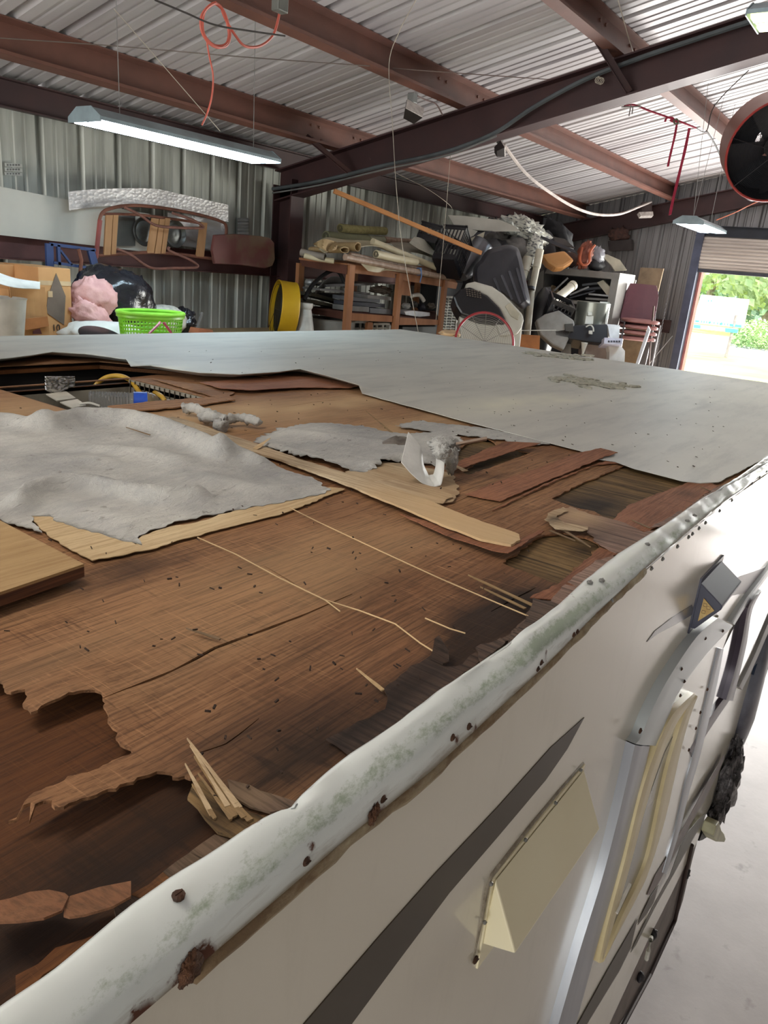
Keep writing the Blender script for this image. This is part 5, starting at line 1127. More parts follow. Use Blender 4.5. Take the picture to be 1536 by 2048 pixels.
roll(hy(602, 504, 4.5), hy(650, 514, 4.3), .030, M('grey_brown_vinyl', (150, 142, 132), .6), 'grey-brown roll sticking out at the bench left end, upper')
roll(hy(608, 511, 4.45), hy(668, 522, 4.25), .022, crm, 'small cream roll at the bench left end, lower')
drape(band2([(780, 486), (815, 486), (860, 500), (895, 524)], [(800, 502), (840, 508), (870, 520), (900, 540)], 4.55, 4.3, .01), 16, 6, M('grey_cream_vinyl', (190, 184, 166), .5), 'flat grey-cream vinyl sheet behind the long slanting roll')
drape(band2([(828, 474), (845, 478), (870, 495), (893, 516)], [(818, 486), (835, 497), (858, 508), (880, 517)], 4.35, 4.25, .008), 14, 5, M('pale_cream_fold', (206, 204, 188), .5), 'folded pale sheet forming a narrow loop near the black crates')
drape(band2([(722, 528), (760, 530), (790, 535), (860, 546)], [(736, 542), (757, 545), (775, 541), (830, 548)], 4.15, 4.13, .006), 14, 4, crm, 'cream sheet edge sagging over the bench front rail')
mb = MB(); c_ = hy(837, 543, 4.12); mb.tube([c_ + Vector((0, .028 * math.cos(a), .032 * math.sin(a))) for a in [k * math.pi / 6 for k in range(12)]], .006, 6, closed=True); mb.tube([hy(842, 535, 4.09), hy(843, 552, 4.09), hy(840, 565, 4.09)], .006, 6); solo('blue_tie', mb, M('blue_tape', (96, 128, 180), .6), 'blue tape tied round the long mottled roll', 'tie')
# shelf contents
gs = [M('slab_%s' % n, c, .5, .1) for n, c in (('steel', (108, 110, 116)), ('slate', (84, 86, 94)), ('ash', (140, 138, 136)), ('soot', (58, 56, 58)), ('khaki', (96, 90, 76)))]
for k, (P, y, mi, lb) in enumerate((([(700, 612), (738, 614), (738, 624), (700, 622)], 4.24, 2, 'light grey slab lowest in the shelf stack, left'), ([(740, 616), (784, 619), (784, 629), (740, 626)], 4.24, 0, 'grey slab lowest in the shelf stack, right'), ([(702, 603), (770, 608), (770, 616), (702, 611)], 4.28, 1, 'slate slab second from the bottom of the shelf stack'),
                                    ([(700, 593), (760, 600), (760, 606), (700, 601)], 4.26, 0, 'steel-grey slab in the middle of the shelf stack'), ([(735, 590), (782, 594), (782, 601), (735, 597)], 4.27, 2, 'pale edged slab at the right of the shelf stack'), ([(640, 577), (740, 586), (740, 590), (640, 581)], 4.4, 2, 'long thin pale sheet sticking out left on the shelf'),
                                    ([(650, 569), (748, 566), (750, 570), (655, 574)], 4.5, 2, 'thin sheet on top of the shelf stack, tilted'), ([(625, 585), (700, 606), (700, 612), (625, 592)], 4.55, 4, 'khaki board slanting at the shelf left end'), ([(630, 600), (700, 616), (700, 622), (630, 607)], 4.55, 4, 'lower khaki board slanting at the shelf left end'), ([(660, 588), (760, 592), (760, 600), (660, 596)], 4.6, 3, 'sooty dark slab deep inside the shelf'))):
    mb = MB(); Gy(P, y, .2, mb); solo('flat_slab', mb, gs[mi], lb, 'slab', 'flat slabs stacked on the bench shelf')
mb = MB(); mb.grid(lambda a, b: hy(630 + 60 * a, 582 - 30 * math.sin(a * 2.4) + 14 * b, 4.5 + .1 * b), 14, 4, .004); solo('bent_sheet', mb, gs[2], 'bent grey metal sheet arching at the shelf left end', 'metal sheet', smooth=1)
mb = MB(); mb.tube(spline([hy(608, 600, 4.5), hy(625, 570, 4.5), (hy(655, 545, 4.5)), hy(676, 543, 4.45), hy(688, 565, 4.4)], 8), .018, 8); solo('black_hose', mb, M('black_rubber', (22, 22, 24), .5), 'thick black hose looping at the shelf left end', 'hose', smooth=1)
mb = MB(); mb.blob(hy(620, 565, 4.6), (.045, .05, .03), 1, .1, 2, None, 18); solo('silver_cap', mb, M('silver_dull', (170, 172, 172), .4, .4), 'small silver cap glinting behind the black hose', 'cap', smooth=1)
mb = MB(); mb.blob(hy(762, 580, 4.45), (.14, .08, .035), 4, .4, 3, None, 24); solo('crumpled_paper', mb, M('dusty_brown_paper', (112, 98, 86), .9), 'dusty crumpled brown paper on the back of the shelf', 'paper', smooth=1)
mb = MB(); mb.tube(spline([hy(822, 592, 4.3), hy(838, 590, 4.28), hy(848, 602, 4.26)], 8), .02, 10); solo('white_elbow', mb, M('white_pvc', (204, 202, 194), .4), 'curved white plastic elbow on the right shelf bay', 'pipe', smooth=1)
mb = MB(); Gy([(808, 623), (825, 621), (860, 625), (860, 632), (840, 634), (812, 630)], 4.25, .12, mb); solo('white_tray', mb, M('tray_white', (214, 216, 222), .4), 'flat white tray at the front of the right shelf bay', 'tray', bevel=.004)
for k, (u, v, r, c, lb) in enumerate(((812, 612, .03, (190, 188, 182), 'pale crumpled scrap at the left of the right shelf bay'), (828, 608, .03, (66, 62, 60), 'dark scrap in the middle of the right shelf bay'), (843, 613, .035, (52, 54, 66), 'navy scrap above the white tray'), (862, 612, .03, (110, 104, 96), 'brown-grey scrap at the right of the right shelf bay'))):
    mb = MB(); mb.blob(hy(u, v, 4.35), (r, .05, r * .9), k + 20, .5, 3, None, 16); solo('odd_scrap', mb, M('scrap_%s' % 'abcd'[k], c, .6), lb, 'scrap', smooth=1)
# louvre grilles and tub below the shelf
lv = M('louvre_cream', (206, 204, 196), .5)
def grille(u0, v0, u1, v1, y, rows, label, mat=lv):
    a = hy(u0, v0, y); b = hy(u1, v1, y); rt = root('vent_grille', label, 'grille', ((a.x + b.x) / 2, y, DR_)); mb = MB()
    mb.bb((a.x, y, DR_), (a.x + .02, y + .05, a.z)); mb.bb((b.x - .02, y, DR_), (b.x, y + .05, a.z)); mb.bb((a.x, y, a.z - .02), (b.x, y + .05, a.z)); part('frame', mb, mat, rt)
    mb = MB(); H = a.z - .03 - DR_; n = int(H / .03); 
    for k in range(n): z = DR_ + .02 + k * .03; mb.box(((a.x + b.x) / 2, y + .02, z), (b.x - a.x - .03, .024, .006), Matrix.Rotation(R(30), 3, 'X'))
    for xx in (.33, .66): mb.bb((a.x + (b.x - a.x) * xx - .004, y + .01, DR_), (a.x + (b.x - a.x) * xx + .004, y + .03, a.z))
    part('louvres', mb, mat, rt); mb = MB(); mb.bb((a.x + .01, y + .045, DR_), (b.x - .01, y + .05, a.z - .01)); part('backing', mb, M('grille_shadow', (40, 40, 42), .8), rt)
grille(696, 642, 736, 672, 4.3, 9, 'dull grey louvred vent grille under the shelf, left', M('louvre_grey', (150, 148, 142), .5)); grille(745, 646, 780, 672, 4.3, 9, 'white louvred vent grille under the shelf, right of the grey one')
mb = MB(); Gy([(736, 644), (746, 645), (744, 676), (733, 676)], 4.28, .03, mb); mb.v[0]; solo('lumber_offcut', mb, lum, 'short upright lumber offcut between the two vent grilles', 'board')
mb = MB(); c_ = hy(660, 650, 4.5); mb.lathe([(0, 0), (.19, 0), (.23, c_.z + .05 - DR_), (.24, c_.z + .06 - DR_), (.21, c_.z + .05 - DR_), (.17, .02), (0, .02)], (c_.x, 4.5, DR_), VZ, 28); solo('grey_tub', mb, M('tub_grey', (150, 148, 142), .5), 'round grey tub under the shelf behind the white vase', 'tub', smooth=1)
mb = MB(); mb.bb((hy(806, 640, 4.35).x, 4.35, DR_), (hy(875, 640, 4.35).x, 4.8, hy(840, 652, 4.35).z)); solo('black_bin', mb, M('bin_black', (26, 26, 30), .5), 'low black bin under the right half of the shelf', 'bin', bevel=.01)
# orange pole
mb = MB(); a_, b_ = hy(668, 382, 4.35), at(962, 506, 6.9); mb.bar(a_, b_, .035, .035, VZ); solo('lumber_pole', mb, M('fresh_lumber', (206, 148, 96), .7, 0, (186, 126, 78), 6, (.3, 1, 1)), 'long fresh orange lumber strip slanting from the rafter down to the junk pile', 'board')

# ================================================================== JUNK PILE IN THE CORNER
def clampz(mb, z):
    for v in mb.v: v.z = max(v.z, z)
    return mb
wsh = M('white_sheet_plastic', (206, 204, 194), .45, 0, (184, 182, 172), 4); dgr = M('dark_grey_plastic', (60, 60, 66), .4, 0, (48, 48, 54), 6); blp = M('black_crate_plastic', (26, 26, 32), .35, spec=.6)
for k, (P, D, mt, lb) in enumerate((([(896, 430), (930, 432), (1000, 440), (1030, 452), (1040, 462), (985, 462), (912, 457)], 8.15, wsh, 'large white panel highest in the corner pile, under the eave'),
                                    ([(880, 452), (905, 450), (955, 462), (930, 488), (905, 470)], 8.0, wsh, 'grey-white panel just below the highest panel'),
                                    ([(930, 482), (970, 463), (960, 500), (948, 515), (932, 505)], 7.9, M('ivory_panel', (206, 200, 178), .5), 'ivory panel standing behind the metal cone'),
                                    ([(905, 470), (955, 465), (985, 462), (940, 485), (915, 487)], 8.05, dgr, 'dark triangular panel between the white panels'))):
    mb = G(P, D, .015); solo('loose_panel', mb, mt, lb, 'panel', 'loose panels in the corner pile')
def crate(c, size, rot, mat, label, slots=True, cat='crate'):
    rt = root('slotted_crate', label, cat, tuple(Vector(c))); w, d, h = size; t_ = .008
    q = rot; c = Vector(c)
    def B(mb, p, s): mb.box(c + q @ Vector(p), s, q)
    mb = MB(); B(mb, (0, 0, -h / 2), (w, d, t_)); part('base', mb, mat, rt)
    for nm, ax_, s_ in (('side', 0, -1), ('side', 0, 1), ('side', 1, -1), ('side', 1, 1)):
        mb = MB(); L = d if ax_ == 0 else w; o = (w if ax_ == 0 else d) / 2 * s_
        def P_(a, z): return (o, a, z) if ax_ == 0 else (a, o, z)
        def S_(a, z): return (t_, a, z) if ax_ == 0 else (a, t_, z)
        B(mb, P_(0, h / 2 - .02), S_(L, .04)); B(mb, P_(0, -h / 2 + .03), S_(L, .06)); n = max(4, int(L / .035))
        for i in range(n + 1): B(mb, P_(-L / 2 + L * i / n, 0), S_(.012, h - .04))
        B(mb, P_(0, 0), S_(L, .012)); part(nm, mb, mat, rt)
    mb = MB()
    for s_ in (-1, 1): B(mb, (0, s_ * d / 2, h / 2), (w + .03, .02, .012)); B(mb, (s_ * w / 2, 0, h / 2), (.02, d + .03, .012))
    part('rim', mb, mat, rt); return rt
def rot(a, b, c): return (Matrix.Rotation(R(c), 3, 'Z') @ Matrix.Rotation(R(b), 3, 'Y') @ Matrix.Rotation(R(a), 3, 'X'))
crate(at(862, 478, 7.6), (.26, .20, .18), rot(10, 25, 20), blp, 'black slotted crate above the rolls, left of the metal cone')
crate(at(905, 505, 7.4), (.28, .22, .40), rot(0, 38, 10), blp, 'tall black slotted crate lying beside the end of the longest roll')
mb = MB(); a_, b_ = at(922, 552, 7.9), at(962, 492, 8.0); mb.lathe([(0, 0), (.07, 0), (.10, .06), (.14, (b_ - a_).length), (.145, (b_ - a_).length), (.135, (b_ - a_).length - .02), (.06, .02)], a_, b_ - a_, 30); solo('metal_cone', mb, M('spun_metal', (130, 132, 138), .3, .7, (90, 92, 98), 4), 'dull metal cone bucket tipped between the tall crate and the black tub', 'bucket', smooth=1)
# heap of grey bags that fills the corner
gb = M('grey_sack', (138, 134, 130), .8, 0, (96, 94, 94), 6, bump=.3, bs=25); db = M('dark_sack', (54, 54, 58), .6, 0, (36, 36, 40), 6, bump=.3, bs=25)
for k, (u, v, D, r, mt, lb) in enumerate(((992, 486, 8.6, (.20, .16, .13), gb, 'grey sack left of the printed plastic film'), (1030, 500, 8.5, (.22, .18, .14), gb, 'grey sack behind the black tub top'), (985, 470, 8.9, (.24, .2, .16), db, 'dark sack at the back of the pile under the white panel'),
                                          (1075, 500, 9.0, (.30, .2, .22), db, 'dark sack behind the standing white pipes'), (1030, 465, 9.1, (.25, .2, .12), db, 'dark sack just under the printed film'), (1115, 490, 9.6, (.36, .2, .09), db, 'dark long sack on top of the grey shelving, at the back'), (975, 540, 8.3, (.30, .25, .4), db, 'largest dark sack low behind the black tub'))):
    mb = MB(); mb.blob(at(u, v, D), r, k + 40, .22, 2, rot(0, 10 * k, 0), 26, fold=.3); solo('stuffed_sack', clampz(mb, DR_), mt, lb, 'sack', 'sacks heaped in the corner', smooth=2)
pf_ = NG('printed_film', .35); pf_.color(pf_.mix(pf_.ramp(pf_.noise(22, (1, 1, 3)), [(.52, 0), (.6, 1)]), (196, 196, 186), (92, 94, 98))); pf_.bump(pf_.noise(10), .6, .03); pf_ = pf_.m
mb = MB(); mb.blob(at(1052, 462, 8.5), (.33, .16, .13), 71, .3, 2.5, rot(0, 12, -20), 40, fold=.5); solo('plastic_film', mb, pf_, 'crumpled printed plastic film bundle topmost in the pile under the eave', 'plastic film', smooth=2)
mb = MB(); mb.blob(at(1018, 454, 8.3), (.13, .08, .05), 72, .4, 3, rot(0, 30, -20), 26, fold=.5); solo('plastic_film', mb, M('clear_film', (186, 190, 184), .3), 'small pale film end trailing left of the printed bundle', 'plastic film', smooth=2)
mb = MB(); mb.blob(at(1066, 505, 8.4), (.10, .09, .17), 73, .3, 3, rot(0, 15, 0), 26, fold=.5); solo('plastic_film', mb, pf_, 'printed film scrap hanging between the two standing pipes', 'plastic film', smooth=2)
# black tub leaning upside down, ribbed
t = root('ribbed_tub', 'large black ribbed plastic tub standing on end in front of the grey sacks', 'tub', at(1005, 600, 7.6))
O = [(960, 520), (975, 500), (1010, 490), (1028, 492), (1040, 505), (1052, 560), (1061, 605), (1055, 612), (1043, 618), (1020, 600), (990, 580), (955, 575), (946, 555), (948, 532)]
pts = spline([(u, v, 0) for u, v in O + [O[0]]], 4)[:-1]; cu_, cv_ = 1003, 555
mb = MB(); rings = []
for s_, D in ((1.0, 7.75), (1.0, 7.45), (.96, 7.38), (.85, 7.34), (.0, 7.33)): rings.append([at(cu_ + (p.x - cu_) * s_, cv_ + (p.y - cv_) * s_, D) for p in pts])
n = len(pts); vs = [p for r_ in rings for p in r_]; mb.add(vs, [(i * n + k, i * n + (k + 1) % n, (i + 1) * n + (k + 1) % n, (i + 1) * n + k) for i in range(len(rings) - 1) for k in range(n)]); part('tub_shell', mb, dgr, t, smooth=1)
for a, b in (((988, 556), (1003, 592)), ((1003, 550), (1024, 600)), ((1018, 542), (1040, 606)), ((1033, 536), (1052, 600))):
    mb = MB(); mb.bar(at(*a, 7.33), at(*b, 7.33), .022, .02, -FW); part('rib', mb, M('rib_grey', (84, 84, 92), .35), t, bevel=.004)
# black/white pet carriers
t = root('pet_carrier', 'black and white pet carrier with slotted side and white clasped rim', 'carrier', at(975, 665, 7.0))
O = [(932, 566), (950, 562), (985, 572), (1008, 588), (1046, 628), (1048, 640), (1044, 655), (1035, 668), (1000, 672), (985, 620), (960, 590), (930, 577)]
mb = G(O, 6.95, .3); part('white_shell', mb, wsh, t, bevel=.02)
O = [(905, 592), (920, 578), (940, 573), (975, 590), (1000, 615), (1013, 640), (1010, 648), (960, 642), (922, 628), (912, 612)]
mb = G(O, 6.9, .3); part('black_shell', mb, blp, t, bevel=.03)
mb = MB()
for j in range(4):
    for i in range(6): u, v = 932 + i * 5.2 + j * .5, 577 + j * 4 + i * .9; G([(u, v), (u + 3.2, v + .6), (u + 3.2, v + 2.8), (u, v + 2.2)], 6.885, .01, mb)
part('slots', mb, M('slot_pale', (110, 100, 92), .7), t)
mb = G([(1010, 612), (1020, 605), (1040, 628), (1036, 640), (1022, 632)], 6.93, .02); part('clasp', mb, M('clasp_ivory', (196, 190, 172), .5), t, bevel=.004)
mb = G([(918, 630), (960, 645), (1012, 650), (1045, 650), (1030, 790), (930, 790)], 7.0, .3); solo('white_bin', clampz(mb, DR_), wsh, 'white tray bin under the black and white carrier', 'bin', bevel=.02)
grl = hy(893, 600, 4.3)
grille(890, 592, 915, 640, 4.45, 9, 'cream vent grille standing between the bench and the carrier')
mb = MB(); mb.bb((hy(893, 640, 4.6).x, 4.75, DR_), (hy(900, 640, 4.6).x + .5, 5.0, hy(900, 560, 4.75).z)); solo('storage_bin', mb, blp, 'tall black bin behind the bench right end', 'bin', bevel=.02)
# red fan guard hoop
t = root('fan_guard', 'round red-rimmed wire fan guard peeping over the roof edge', 'fan guard', at(968, 680, 5.6))
cg = at(969, 684, 5.6); rg_ = 59 * 5.6 / FPX; nx_ = (-FW * .96 + RT * .1).normalized(); ux = nx_.cross(VZ).normalized(); uz = ux.cross(nx_)
def cir(r_, n=48): return [cg + (ux * math.cos(2 * math.pi * k / n) + uz * math.sin(2 * math.pi * k / n)) * r_ for k in range(n)]
mb = MB(); mb.tube(cir(rg_), .009, 8, closed=True); part('rim', mb, M('red_enamel', (158, 42, 52), .35), t, smooth=1)
mb = MB()
for q in range(1, 16): mb.tube(cir(rg_ * q / 16, 40), .0014, 4, closed=True)
for k in range(12): d_ = ux * math.cos(k * math.pi / 6) + uz * math.sin(k * math.pi / 6); mb.tube([cg, cg + d_ * rg_], .002, 4)
part('wire_spiral', mb, M('wire_grey', (150, 146, 144), .4, .6), t)
mb = MB(); mb.bb((cg.x - .05, cg.y - .05, DR_), (cg.x + .05, cg.y + .05, cg.z)); part('stand', mb, M('foot_black', (40, 38, 36), .6), t)
mb = MB(); mb.blob(at(900, 668, 5.9), (.10, .08, .03), 5, .3, 3, None, 20); mb2 = mb; solo('straw_mat', clampz(mb, DR_), M('straw', (206, 176, 138), .9), 'pale straw-coloured mat left of the red fan guard', 'mat', smooth=1)
mb = G([(1030, 668), (1080, 671), (1076, 780), (1026, 780)], 7.4, .25); solo('orange_box', clampz(mb, DR_), M('orange_box', (176, 112, 64), .8), 'low orange-brown box right of the white tray bin', 'box')
# standing pipes
pv = M('aged_pvc', (206, 200, 182), .5, 0, (178, 172, 156), 5)
for (pts, r, lb) in (([(1080, 500), (1072, 540), (1063, 585), (1052, 690)], .042, 'longest pale pipe with a dark joint leaning against the shelving'), ([(1056, 515), (1048, 545), (1044, 560)], .05, 'short thick pale pipe left of the longest pipe')):
    mb = MB(); pp = [at(u, v, 7.9) for u, v in pts]; mb.tube(pp, r * .85, 14); a, b = pp[0], pp[1]; mb.tube([a, a.lerp(b, .9)], r, 14); solo('plastic_pipe', clampz(mb, DR_), pv, lb, 'pipe', smooth=1)
mb = MB(); mb.tube([at(1062.5, 574, 7.85), at(1061.6, 579, 7.85)], .043, 14); solo('pipe_coupling', mb, dgr, 'dark band around the longest leaning pipe', 'coupling', smooth=1)
mb = G([(1058, 558), (1088, 540), (1085, 600), (1074, 650), (1052, 690), (1050, 620)], 8.4, .06); solo('olive_board', clampz(mb, DR_), M('olive_board', (78, 74, 66), .8), 'dark olive board standing left of the grey shelving', 'board')
# grey steel shelving unit
shg = M('grey_enamel', (158, 156, 152), .45, .1, (136, 134, 130), 4)
t = root('shelving_unit', 'light grey steel shelving unit heaped with odd parts against the end wall', 'shelf', hx(1180, 700, 9.5))
xs_ = 9.15
def Gx(pts, x, dep, mb=None): mb = mb or MB(); return mb.prism([hx(u, v, x) for u, v in pts], VX * dep)
def shp(name, P, x, dep, m=shg, bev=0.): mb = Gx(P, x, dep); return part(name, mb, m, t, bevel=bev)
tl, tr_ = hx(1088, 536, xs_), hx(1240, 545, xs_); yl, yr_ = tl.y, tr_.y; zt_ = (tl.z + tr_.z) / 2; dx_ = .55
mb = MB(); mb.bb((xs_ - .004, yr_ - .004, zt_ - .07), (xs_ + dx_ + .004, yl + .004, zt_ + .004)); part('shelf_top', mb, shg, t)
mb = MB(); mb.bb((xs_, yr_, DR_), (xs_ + dx_, yr_ + .02, zt_ - .072)); part('side_panel', mb, shg, t); mb = MB(); mb.bb((xs_, yr_ + .02, DR_), (xs_ + .02, yr_ + .09, zt_ - .07)); part('upright', mb, shg, t)
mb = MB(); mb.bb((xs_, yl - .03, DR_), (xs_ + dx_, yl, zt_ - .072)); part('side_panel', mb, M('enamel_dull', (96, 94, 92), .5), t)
zs_ = hx(1180, 604, xs_).z; mb = MB(); mb.bb((xs_ + .003, yr_ + .022, zs_ - .04), (xs_ + dx_ - .012, yl - .032, zs_ + .0)); part('shelf_board', mb, shg, t)
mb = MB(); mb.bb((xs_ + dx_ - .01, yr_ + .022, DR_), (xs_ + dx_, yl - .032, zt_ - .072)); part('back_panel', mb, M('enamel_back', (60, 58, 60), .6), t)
steel_l = M('bar_silver', (158, 158, 160), .4, .5)
def sbar(a, b, xa_, w, mat, label, name='metal_bar', cat='bar', grp='parts heaped on the shelving'):
    mb = MB(); mb.bar(hx(*a, xa_), hx(*b, xa_ + .05), w, w * .4, VZ); solo(name, mb, mat, label, cat, grp)
sbar((1108, 582), (1136, 556), 9.3, .05, steel_l, 'silver channel standing at a slant in the left of the shelf')
sbar((1140, 590), (1178, 574), 9.25, .05, steel_l, 'silver channel lying upper middle in the shelf'); sbar((1140, 596), (1190, 582), 9.2, .04, gs[1], 'slate bar below the silver channel'); sbar((1150, 562), (1130, 588), 9.3, .06, gs[3], 'sooty bar crossing the silver channels'); sbar((1178, 588), (1222, 592), 9.2, .05, steel_l, 'silver bar at the bottom of the heap on the shelf'); sbar((1172, 597), (1220, 600), 9.2, .06, gs[2], 'pale grey bar lowest on the shelf'); sbar((1165, 570), (1200, 566), 9.35, .06, gs[0], 'steel bar at the top of the heap on the shelf'); sbar((1160, 580), (1210, 575), 9.3, .07, gs[1], 'dark slate bar in the centre of the heap on the shelf')
mb = Gx([(1194, 565), (1206, 560), (1226, 580), (1226, 594), (1220, 598)], 9.22, .05); solo('pale_tray', mb, pv, 'pale tray leaning inside the shelf at the right', 'tray')
mb = MB(); mb.blob(hx(1105, 583, 9.4), (.08, .08, .06), 3, .5, 3, None, 18); solo('odd_scrap', mb, M('straw', (206, 176, 138), .9), 'straw-coloured tangle at the left of the shelf', 'scrap', smooth=1)
mb = MB(); pp = [at(1092, 612, 8.1), at(1125, 588, 8.3), at(1142, 574, 8.4)]; mb.tube(pp, .048, 14); mb.tube([pp[2], pp[2] + (pp[2] - pp[1]).normalized() * .05], .055, 14); solo('plastic_pipe', mb, pv, 'short pale pipe poking out of the shelf to the lower left', 'pipe', smooth=1)
# things on top of the shelving
mb = MB(); q_ = [(1083, 508), (1130, 500), (1150, 520), (1128, 534), (1112, 536), (1096, 526)]; G(q_, 8.7, .18, mb); solo('tan_tub', mb, M('tan_orange_plastic', (206, 150, 92), .5, 0, (184, 128, 76), 3), 'tan orange moulded tub resting on the shelving top', 'tub', bevel=.03)
for P, D, mt, lb in (([(1068, 468), (1090, 474), (1150, 500), (1152, 506), (1105, 488)], 8.5, dgr, 'thin dark sheet slanting above the tan tub'), ([(1092, 470), (1130, 478), (1150, 496), (1110, 486)], 8.9, M('grey_brown_sheet', (92, 88, 86), .7), 'grey-brown sheet behind the slanting dark sheet'), ([(1200, 508), (1215, 509), (1240, 520), (1254, 540), (1230, 542), (1222, 530)], 9.3, M('ivory_panel', (206, 200, 178), .5), 'ivory panel on the right end of the shelving top')):
    mb = G(P, D, .02); solo('loose_panel', mb, mt, lb, 'panel')
rb = M('red_brown_wrap', (150, 82, 60), .6, 0, (104, 56, 44), 14, bump=.4, bs=40)
mb = MB(); mb.blob(at(1170, 510, 8.9), (.10, .08, .15), 31, .3, 3, rot(0, 14, 0), 30, fold=.6); solo('wrapped_bundle', mb, rb, 'red-brown wrapped bundle standing on the shelving top', 'bundle', smooth=2)
mb = MB(); pp = [at(u, v, 8.8) for u, v in ((1165, 495), (1160, 518), (1166, 530), (1178, 525), (1180, 505), (1190, 490))]; mb.tube(spline(pp, 6), .014, 8); solo('orange_lead', mb, M('orange_cord', (196, 104, 70), .6), 'orange cord looped round the red-brown bundle', 'cord', smooth=1)
mb = MB(); mb.blob(at(1195, 512, 9.2), (.11, .08, .10), 35, .3, 3, None, 26, fold=.4); solo('clear_bag', mb, M('cloudy_bag', (170, 170, 178), .3), 'cloudy clear plastic bag right of the red-brown bundle', 'bag', smooth=2)
mb = MB(); mb.blob(at(1192, 530, 9.25), (.17, .10, .07), 36, .2, 3, None, 24); solo('stuffed_sack', mb, db, 'flat dark sack on the right half of the shelving top', 'sack', smooth=2)
mb = MB(); mb.blob(at(1140, 520, 9.3), (.14, .10, .09), 37, .2, 3, None, 24); solo('stuffed_sack', mb, M('brown_sack', (84, 60, 52), .8), 'brown-black sack between the tan tub and the red-brown bundle', 'sack', smooth=2)
# wall bracket cluster on end wall
mb = Gx([(1215, 482), (1262, 478), (1263, 500), (1217, 502)], XE - .2, .1); solo('wall_ledge', mb, M('dusty_brown', (74, 68, 68), .9), 'small dusty brown ledge high on the end wall above the shelving', 'ledge', bevel=.01)
mb = MB(); mb.blob(hx(1237, 470, XE - .16), (.06, .14, .09), 12, .5, 3, None, 20); solo('dried_nest', mb, M('nest_brown', (104, 74, 66), .95, 0, (70, 56, 54), 30, bump=.6, bs=80), 'dried brown tangle sitting on the dusty ledge', 'nest', smooth=2)
# crates and parts in front of the shelving
crate(at(1118, 615, 7.9), (.34, .24, .16), rot(18, -12, 30), blp, 'black slotted crate tipped in front of the shelving')
mb = MB(); mb.blob(at(1078, 670, 8.2), (.17, .16, .50), 44, .1, 2, None, 24); solo('black_hood', clampz(mb, DR_), blp, 'round black plastic hood below the tipped crate', 'hood', smooth=1)
mb = MB(); O = [(1072, 640), (1090, 628), (1118, 620), (1148, 640), (1150, 650), (1128, 700), (1105, 690), (1080, 668)]; G(O, 7.7, .1, mb); solo('grey_hood', mb, M('hood_grey', (150, 146, 140), .5), 'angular grey hood leaning against the black crate', 'hood', bevel=.015)
t = root('air_handler', 'brushed steel cylinder unit with a white bracket on the black machine', 'appliance', at(1175, 650, 7.9))
mb = MB(); a_ = at(1180, 652, 7.95); mb.lathe([(0, 0), (.17, 0), (.17, .24), (.165, .245), (0, .245)], a_, VZ, 36); part('cylinder', mb, M('brushed_steel', (150, 152, 144), .3, .7, (120, 122, 116), 3), t, smooth=1)
mb = G([(1201, 604), (1218, 605), (1214, 649), (1196, 648)], 7.8, .2); part('side_box', mb, M('duct_grey', (130, 126, 118), .5, .3), t)
mb = G([(1215, 604), (1219, 604), (1214, 650), (1210, 650)], 7.78, .03); mb = G([(1200, 603), (1219, 604), (1219, 608), (1200, 607)], 7.78, .03, mb); part('white_edge', mb, wsh, t)
mb = G([(1172, 632), (1187, 632), (1186, 648), (1170, 648)], 7.75, .03); G([(1176, 624), (1184, 624), (1184, 631), (1176, 631)], 7.74, .03, mb); part('bracket', mb, wsh, t)
t = root('black_machine', 'low black slotted machine with a dangling white lead under the steel cylinder', 'machine', at(1165, 690, 7.8))
mb = G([(1109, 661), (1130, 658), (1150, 650), (1215, 648), (1216, 688), (1170, 683), (1110, 672)], 7.7, .35); part('body', mb, blp, t, bevel=.01)
mb = G([(1130, 648), (1146, 647), (1147, 663), (1131, 662)], 7.68, .05); part('slotted_box', mb, M('dark_olive', (66, 62, 56), .6), t)
mb = MB(); mb.tube(spline([at(u, v, 7.66) for u, v in ((1172, 654), (1180, 650), (1186, 655), (1187, 663))], 6), .007, 6); G([(1178, 661), (1185, 661), (1185, 668), (1178, 667)], 7.66, .02, mb); part('lead', mb, wsh, t)
mb = G([(1210, 648), (1228, 649), (1240, 651), (1238, 676), (1220, 676), (1216, 652)], 7.72, .02); solo('paper_sheet', mb, M('white_paper', (226, 226, 226), .6), 'white paper sheet hanging over the right of the black machine', 'paper')
t = root('printed_carton', 'small white carton with black lettering below the hanging paper', 'box', at(1228, 688, 7.6))
mb = G([(1209, 675), (1246, 677), (1244, 689), (1208, 687)], 7.6, .25); part('carton', mb, M('carton_lilac', (208, 206, 220), .5), t)
mb = MB()
for k in range(5): u = 1216 + k * 5.3; G([(u, 681), (u + 3.6, 681.2), (u + 3.5, 684.6), (u, 684.4)], 7.595, .004, mb)
part('lettering', mb, M('ink_dark_grey', (58, 58, 70), .6), t)
mb = G([(1172, 684), (1205, 686), (1214, 700), (1210, 790), (1164, 790)], 7.8, .3); solo('cardboard_box', clampz(mb, DR_), M('cardboard_grey', (150, 132, 122), .85), 'grey-brown cardboard box under the black machine', 'box')
mb = G([(1216, 689), (1240, 690), (1250, 702), (1246, 790), (1216, 790), (1219, 702)], 7.7, .3); solo('cardboard_box', clampz(mb, DR_), M('white_carton', (214, 208, 200), .6), 'white carton with a brown fold right of the grey-brown box', 'box')
mb = MB(); p = at(1166, 705, 7.7); mb.lathe([(0, DR_ - p.z), (.012, DR_ - p.z), (.012, 0), (.035, .10), (0, .10)], p, VZ, 12); solo('white_funnel', mb, wsh, 'tiny white funnel hanging below the black machine', 'funnel')
mb = G([(1127, 678), (1142, 680), (1142, 740), (1126, 740)], 7.9, .1); solo('grey_post', clampz(mb, DR_), M('hood_grey', (150, 146, 140), .5), 'short grey post left of the black machine underside', 'post')
